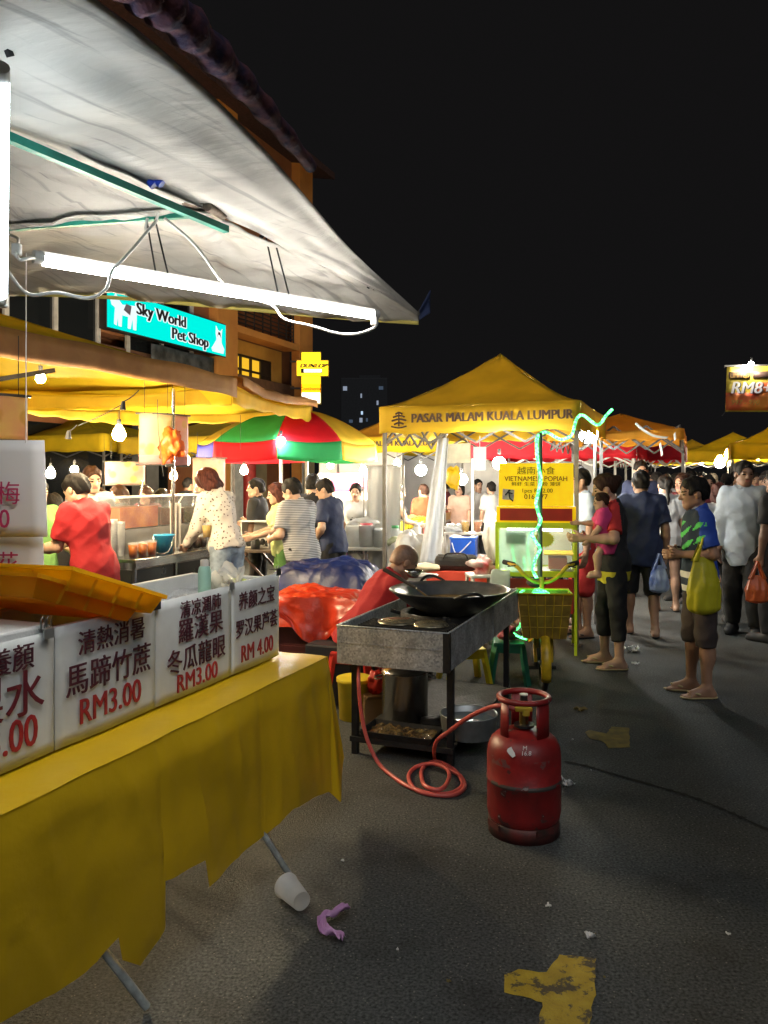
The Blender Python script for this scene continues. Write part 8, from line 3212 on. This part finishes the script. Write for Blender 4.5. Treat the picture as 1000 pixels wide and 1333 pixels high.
# behind and right of the cart
person('person in a grey blue shirt and red shorts waiting right of the cart', at(758, 7.75), 100, 1.66, 1, 0, (0, 5), top=C_GREY, bottom=C_REDSH, bot_len=0.52, loose=1.2, res=0.012, hem=-0.2)
person('black haired head just above the middle of the cart sign', at(689, 8.3), 0, 1.685, 1, 0, (0, 0), top=C_DARK, bottom=C_DARK, res=0.015, shoes=None)
person('dark haired vendor standing behind the right part of the cart sign', at(736, 8.2), 15, 1.69, 1, 0, (0, 0), top=C_DARK, bottom=C_DARK, res=0.015, shoes=None)
person('short haired man between the cart and the waiting woman, behind the lamp', at(752, 9.0), 60, 1.70, 0, 0, (0, 0), top=C_DARK, bottom=C_DARK, res=0.014, shoes=None)
person('woman with tied hair in red and black top carrying a baby', at(798, 6.5), 84, 1.60, 0, 2, (0, 12),
       {'L': {'ua': (0.62, 0.12, -0.9), 'fa': (-0.22, 1, 0.0), 'curl': 0.7, 'pn': (-1, 0, 0.4)}, 'R': {'ua': (0.12, 0.1, -1), 'fa': (-0.75, 0.7, 0.1), 'curl': 0.7, 'pn': (-1, 0, 0.4)}},
       {'L': {'t': (0.05, -0.06, -1), 's': (0.02, -0.02, -1)}, 'R': {'t': (0.05, 0.14, -1), 's': (0.02, -0.02, -1)}},
       top=[C_REDSH, C_BLACK, C_YEL], tpaint=lambda a, f, t, c: np.where(t < -0.055, 2, np.where((t < 0.27) | (f < -0.03), 1, 0)), hem=-0.15, bottom=C_BLACK, bot_len=0.78, loose=0.85,
       hair='bun', haircol='brown', female=True, build=1.06, res=0.0095, shoe_mat=SOLE)
person('baby in a pink dress held on the arm of the woman in black leggings', G(789, 6.33), 74, 0.78, 0, 4, (12, 8),
       {'L': {'ua': (0.2, 0.35, -1), 'fa': (0.1, 0.7, -0.8), 'curl': 0.8}, 'R': {'ua': (0.3, 0.6, -0.6), 'fa': (0, 1, 0)}},
       {'L': {'t': (0.25, 0.55, -1), 's': (0.0, 0.0, -1)}, 'R': {'t': (0.35, 0.5, -1), 's': (0, 0, -1)}}, seat=1.0, top=C_PINK, hem=-0.22, bottom=C_PINK, bot_len=0.15, loose=1.3, hair='short', haircol='brown', res=0.008, shoes=None, child=True, build=1.15, top_name='dress', bot_name='knickers')
person('big man in a navy tee and dark shorts walking away behind the baby', at(835, 7.8), -8, 1.64, 1, 2, (0, 0), {'L': DOWN, 'R': {'ua': (0.22, -0.1, -1), 'fa': (0.05, 0.1, -1)}},
       {'L': {'t': (0.03, 0.20, -1), 's': (0.02, 0.0, -1)}, 'R': {'t': (0.03, -0.12, -1), 's': (0.02, -0.25, -1)}}, top=C_NAVY, bottom=C_BLACK, bot_len=0.56, loose=1.2, build=1.12, res=0.0105, hem=-0.18)
person('tall dark haired man facing the viewer over the navy tee', at(834, 10.4), 172, 1.78, 0, 0, (0, 2), top=C_NAVY, bottom=C_DARK, res=0.014, shoes='shoe')
person('girl with long black ponytail in a white tee and black shorts', at(867, 9.2), -5, 1.59, 0, 2, (0, 4), legs={'L': {'t': (0.03, 0.08, -1)}, 'R': {'t': (0.03, -0.05, -1)}}, top=C_WHITE, bottom=C_BLACK, bot_len=0.30, loose=1.15, hair='pony', female=True, res=0.0115, hem=-0.10)
person('woman in a dark red top with face turned left beside the boy in blue', at(890, 9.9), 115, 1.61, 1, 0, (0, 0), {'L': FWD, 'R': FWD}, top=C_MAROON, bottom=C_DARK, hair='long', haircol='brown', female=True, res=0.0125, shoes='shoe')


def jersey(a, f, t, c):
    i = np.zeros(len(c), int)
    front = f > -0.02
    i[(f > 0.045) & (t > 0.10)] = 1
    i[(f > 0.0) & (a < 0.06) & (t > 0.22) & (t < 0.44) & (np.sin(62 * t + 30 * a) > 0.35) & (np.sin(120 * f + 50 * t) > -0.5)] = 2
    low = (t < 0.11) & (f > -0.05)
    i[low] = 1
    i[low & (np.sin(2 * math.pi * (t + 0.2) / 0.105) > 0.1)] = 3
    return i


b_root, b_info = person('slim boy in a blue football jersey and dark shorts, yellow bag on arm', at(911, 5.66), 84, 1.575, 1, 1, (4, 6),
       {'L': {'ua': (0.16, -0.22, -1), 'fa': (-0.42, 1, -0.02), 'curl': 0.9}, 'R': {'ua': (0.1, -0.1, -1), 'fa': (-0.7, 0.8, 0.05), 'curl': 0.9}},
       {'L': {'t': (0.03, -0.04, -1), 's': (0.0, -0.02, -1)}, 'R': {'t': (0.03, 0.07, -1), 's': (0.0, 0.02, -1)}},
       top=[C_BLUE, C_JDARK, C_JGREEN, C_WHITE], tpaint=jersey, collar=C_PALE, bottom=C_BROWN, bot_len=0.60, loose=1.15, build=0.90, res=0.0088, shoe_mat=SOLE, hem=-0.11, neckw=0.068)


def carrier(label, top, w, h, dep, m, rz=0.0, seed=0, handle=0.14, sagx=0.0):
    """filled carrier bag hanging from a hand: two handle loops above a bulging body"""
    t = thing('carrier_bag', label, 'bag', top, rz)
    mb = MB()

    def fn(a, b):
        th_ = 2 * math.pi * a
        z = -handle - h * b
        k = 0.55 + 0.45 * math.sin(min(1, b * 1.5) * math.pi / 2)
        if b > 0.85:
            k *= math.sqrt(max(0.0, 1 - ((b - 0.85) / 0.15) ** 2 * 0.94))
        cr = 1 + 0.12 * noise.noise(Vector((3 * math.cos(th_), 3 * math.sin(th_), b * 2.2 + seed))) + 0.05 * math.sin(th_ * 7 + b * 5) + 0.09 * (abs(noise.noise(Vector((5 * math.cos(th_), 5 * math.sin(th_), b * 6 + seed)))) - 0.2)
        return Vector((w / 2 * k * cr * math.cos(th_) + sagx * b, dep / 2 * k * cr * math.sin(th_) * (0.35 + 0.65 * min(1, b * 2)), z))
    mb.sheet(fn, 72, 44)
    mb.build('bag', m, t)
    for s in (-1, 1):
        mb = MB()
        c = catmull([Vector((-w * 0.28, s * 0.012, -handle - 0.03)), Vector((-w * 0.12, s * 0.012, -handle * 0.45)), Vector((0, s * 0.008, 0.012)), Vector((w * 0.12, s * 0.012, -handle * 0.45)), Vector((w * 0.28, s * 0.012, -handle - 0.03))], 6)
        wd = [0.045, 0.02, 0.012, 0.02, 0.045]

        def hf(a, b, c=c, s=s):
            i = a * 4
            k = int(min(i, 3))
            ww = lerp(wd[k], wd[k + 1], i - k)
            return along(c, a) + Vector(((b - 0.5) * ww, s * 0.01 * math.sin(b * 3), 0))
        mb.sheet(hf, 28, 4)
        mb.build('handle', m, t, solid=0.0015)
    return t


M_YBAG = mat('bag_yellow', (0.62, 0.58, 0.03), 0.35, trans=0.25, bump=0.4, bscale=14, var=0.1)
carrier('yellow carrier bag hanging from the forearm of the boy in blue', P(916, 700, 5.50), 0.225, 0.40, 0.13, M_YBAG, 0.1, 1, handle=0.13)
carrier('blue and white carrier bag held by the man in the navy tee', P(858, 722, 7.55), 0.19, 0.26, 0.11, mat('bag_blue', (0.55, 0.64, 0.74), 0.35, col2=(0.10, 0.16, 0.45), scale=6, trans=0.2, bump=0.4, bscale=14), 0.2, 3, handle=0.10)
person('person with dark red hair in a white tee with tan stripes, back turned', at(937, 8.4), 0, 1.50, 1, 0, (0, 0), top=[C_WHITE, C_PEACH], tpaint=lambda a, f, t, c: ((a < 0.06) & (a > 0.02) & (t > 0.1) | (t > 0.02) & (t < 0.06)).astype(int), bottom=C_DARK, hair='bob', haircol='red', res=0.012, shoes='shoe')
person('tall man in a loose pale grey blue shirt and black trousers, walking', at(968, 7.8), 150, 1.735, 2, 1, (25, 2), legs={'L': {'t': (0.03, 0.16, -1)}, 'R': {'t': (0.03, -0.12, -1), 's': (0.02, -0.15, -1)}}, top=C_PALE, sleeve='long', bottom=C_BLACK, loose=1.5, hem=-0.22, res=0.0105, shoes='shoe', collar=C_PALE)
person('person in a pale blue shirt at the right edge behind the black tee', at(999, 9.0), 160, 1.63, 1, 0, (0, 0), top=C_PALE, bottom=C_DARK, res=0.0125, shoes='shoe', sleeve='long')
person('person in a black tee cut by the right edge carrying an orange bag', at(1013, 7.45), 30, 1.66, 2, 0, (0, 0), {'L': {'ua': (0.10, 0.02, -1), 'fa': (0.06, 0.15, -1), 'curl': 0.9}, 'R': DOWN}, {'L': {'t': (0.03, 0.12, -1)}, 'R': {'t': (0.03, -0.1, -1), 's': (0, -0.2, -1)}}, top=C_BLACK, bottom=C_BLACK, res=0.0105, shoes='shoe', loose=1.2, build=1.05)
carrier('orange carrier bag hanging from the hand at the right edge', P(986, 732, 7.25), 0.21, 0.25, 0.13, mat('bag_orange', (0.62, 0.14, 0.04), 0.4, trans=0.25, bump=0.4, bscale=14), 0, 5, handle=0.12)

# walkers farther down the street
far = [(856, 11.4, 1.64, 0, C_BLACK, 'short', 'far walker in black right of the tall man facing the viewer'), (846, 13.5, 1.66, 170, C_DARK, 'short', 'far walker in charcoal facing the viewer beyond the girl in white'),
       (880, 12.4, 1.62, 200, C_WHITE, 'bob', 'far woman in white with bobbed hair left of the boy in blue'), (901, 13.4, 1.68, 10, C_NAVY, 'short', 'far walker in navy straight behind the boy in blue'),
       (922, 11.8, 1.60, 180, C_MAROON, 'long', 'far woman in maroon with long hair right of the boy in blue'), (914, 15.5, 1.66, 150, C_GREY, 'short', 'far walker in grey under the bright lamp'),
       (946, 12.0, 1.62, 0, C_DARK, 'short', 'far walker in charcoal left of the man in the pale shirt'), (957, 14.5, 1.66, 190, C_BLACK, 'bob', 'far woman in black facing the viewer behind the pale shirt'),
       (984, 12.5, 1.64, 165, C_PEACH, 'short', 'far walker in peach at the near right yellow tent'), (1003, 13.8, 1.66, 30, C_BLACK, 'short', 'far walker in black at the right edge under the yellow tent'),
       (868, 16.5, 1.64, 0, C_RED, 'short', 'distant walker in red beyond the ponytail girl'), (885, 18.5, 1.66, 180, C_DARK, 'short', 'distant walker in charcoal left of the far lamps'),
       (906, 20.0, 1.66, 0, C_WHITE, 'short', 'distant walker in white near the far end of the street'), (929, 18.0, 1.64, 120, C_BLACK, 'bob', 'distant woman in black beside the lit yellow tent'),
       (851, 19.5, 1.66, 180, C_LIME, 'short', 'distant walker in lime at the red tents'), (841, 23.0, 1.66, 0, C_GREY, 'short', 'most distant walker in grey by the red tents')]
for px, d, H_, h_, t_, hr_, lab_ in far:
    person(lab_, at(px, d), h_, H_, random.choice((0, 1, 1)), 0, (random.uniform(-20, 20), 3), legs={'L': {'t': (0.03, 0.15, -1)}, 'R': {'t': (0.03, -0.1, -1), 's': (0.02, -0.2, -1)}}, top=t_, bottom=C_DARK, hair=hr_, res=0.019, shoes=None, hands=False, group='walkers farther down the street')
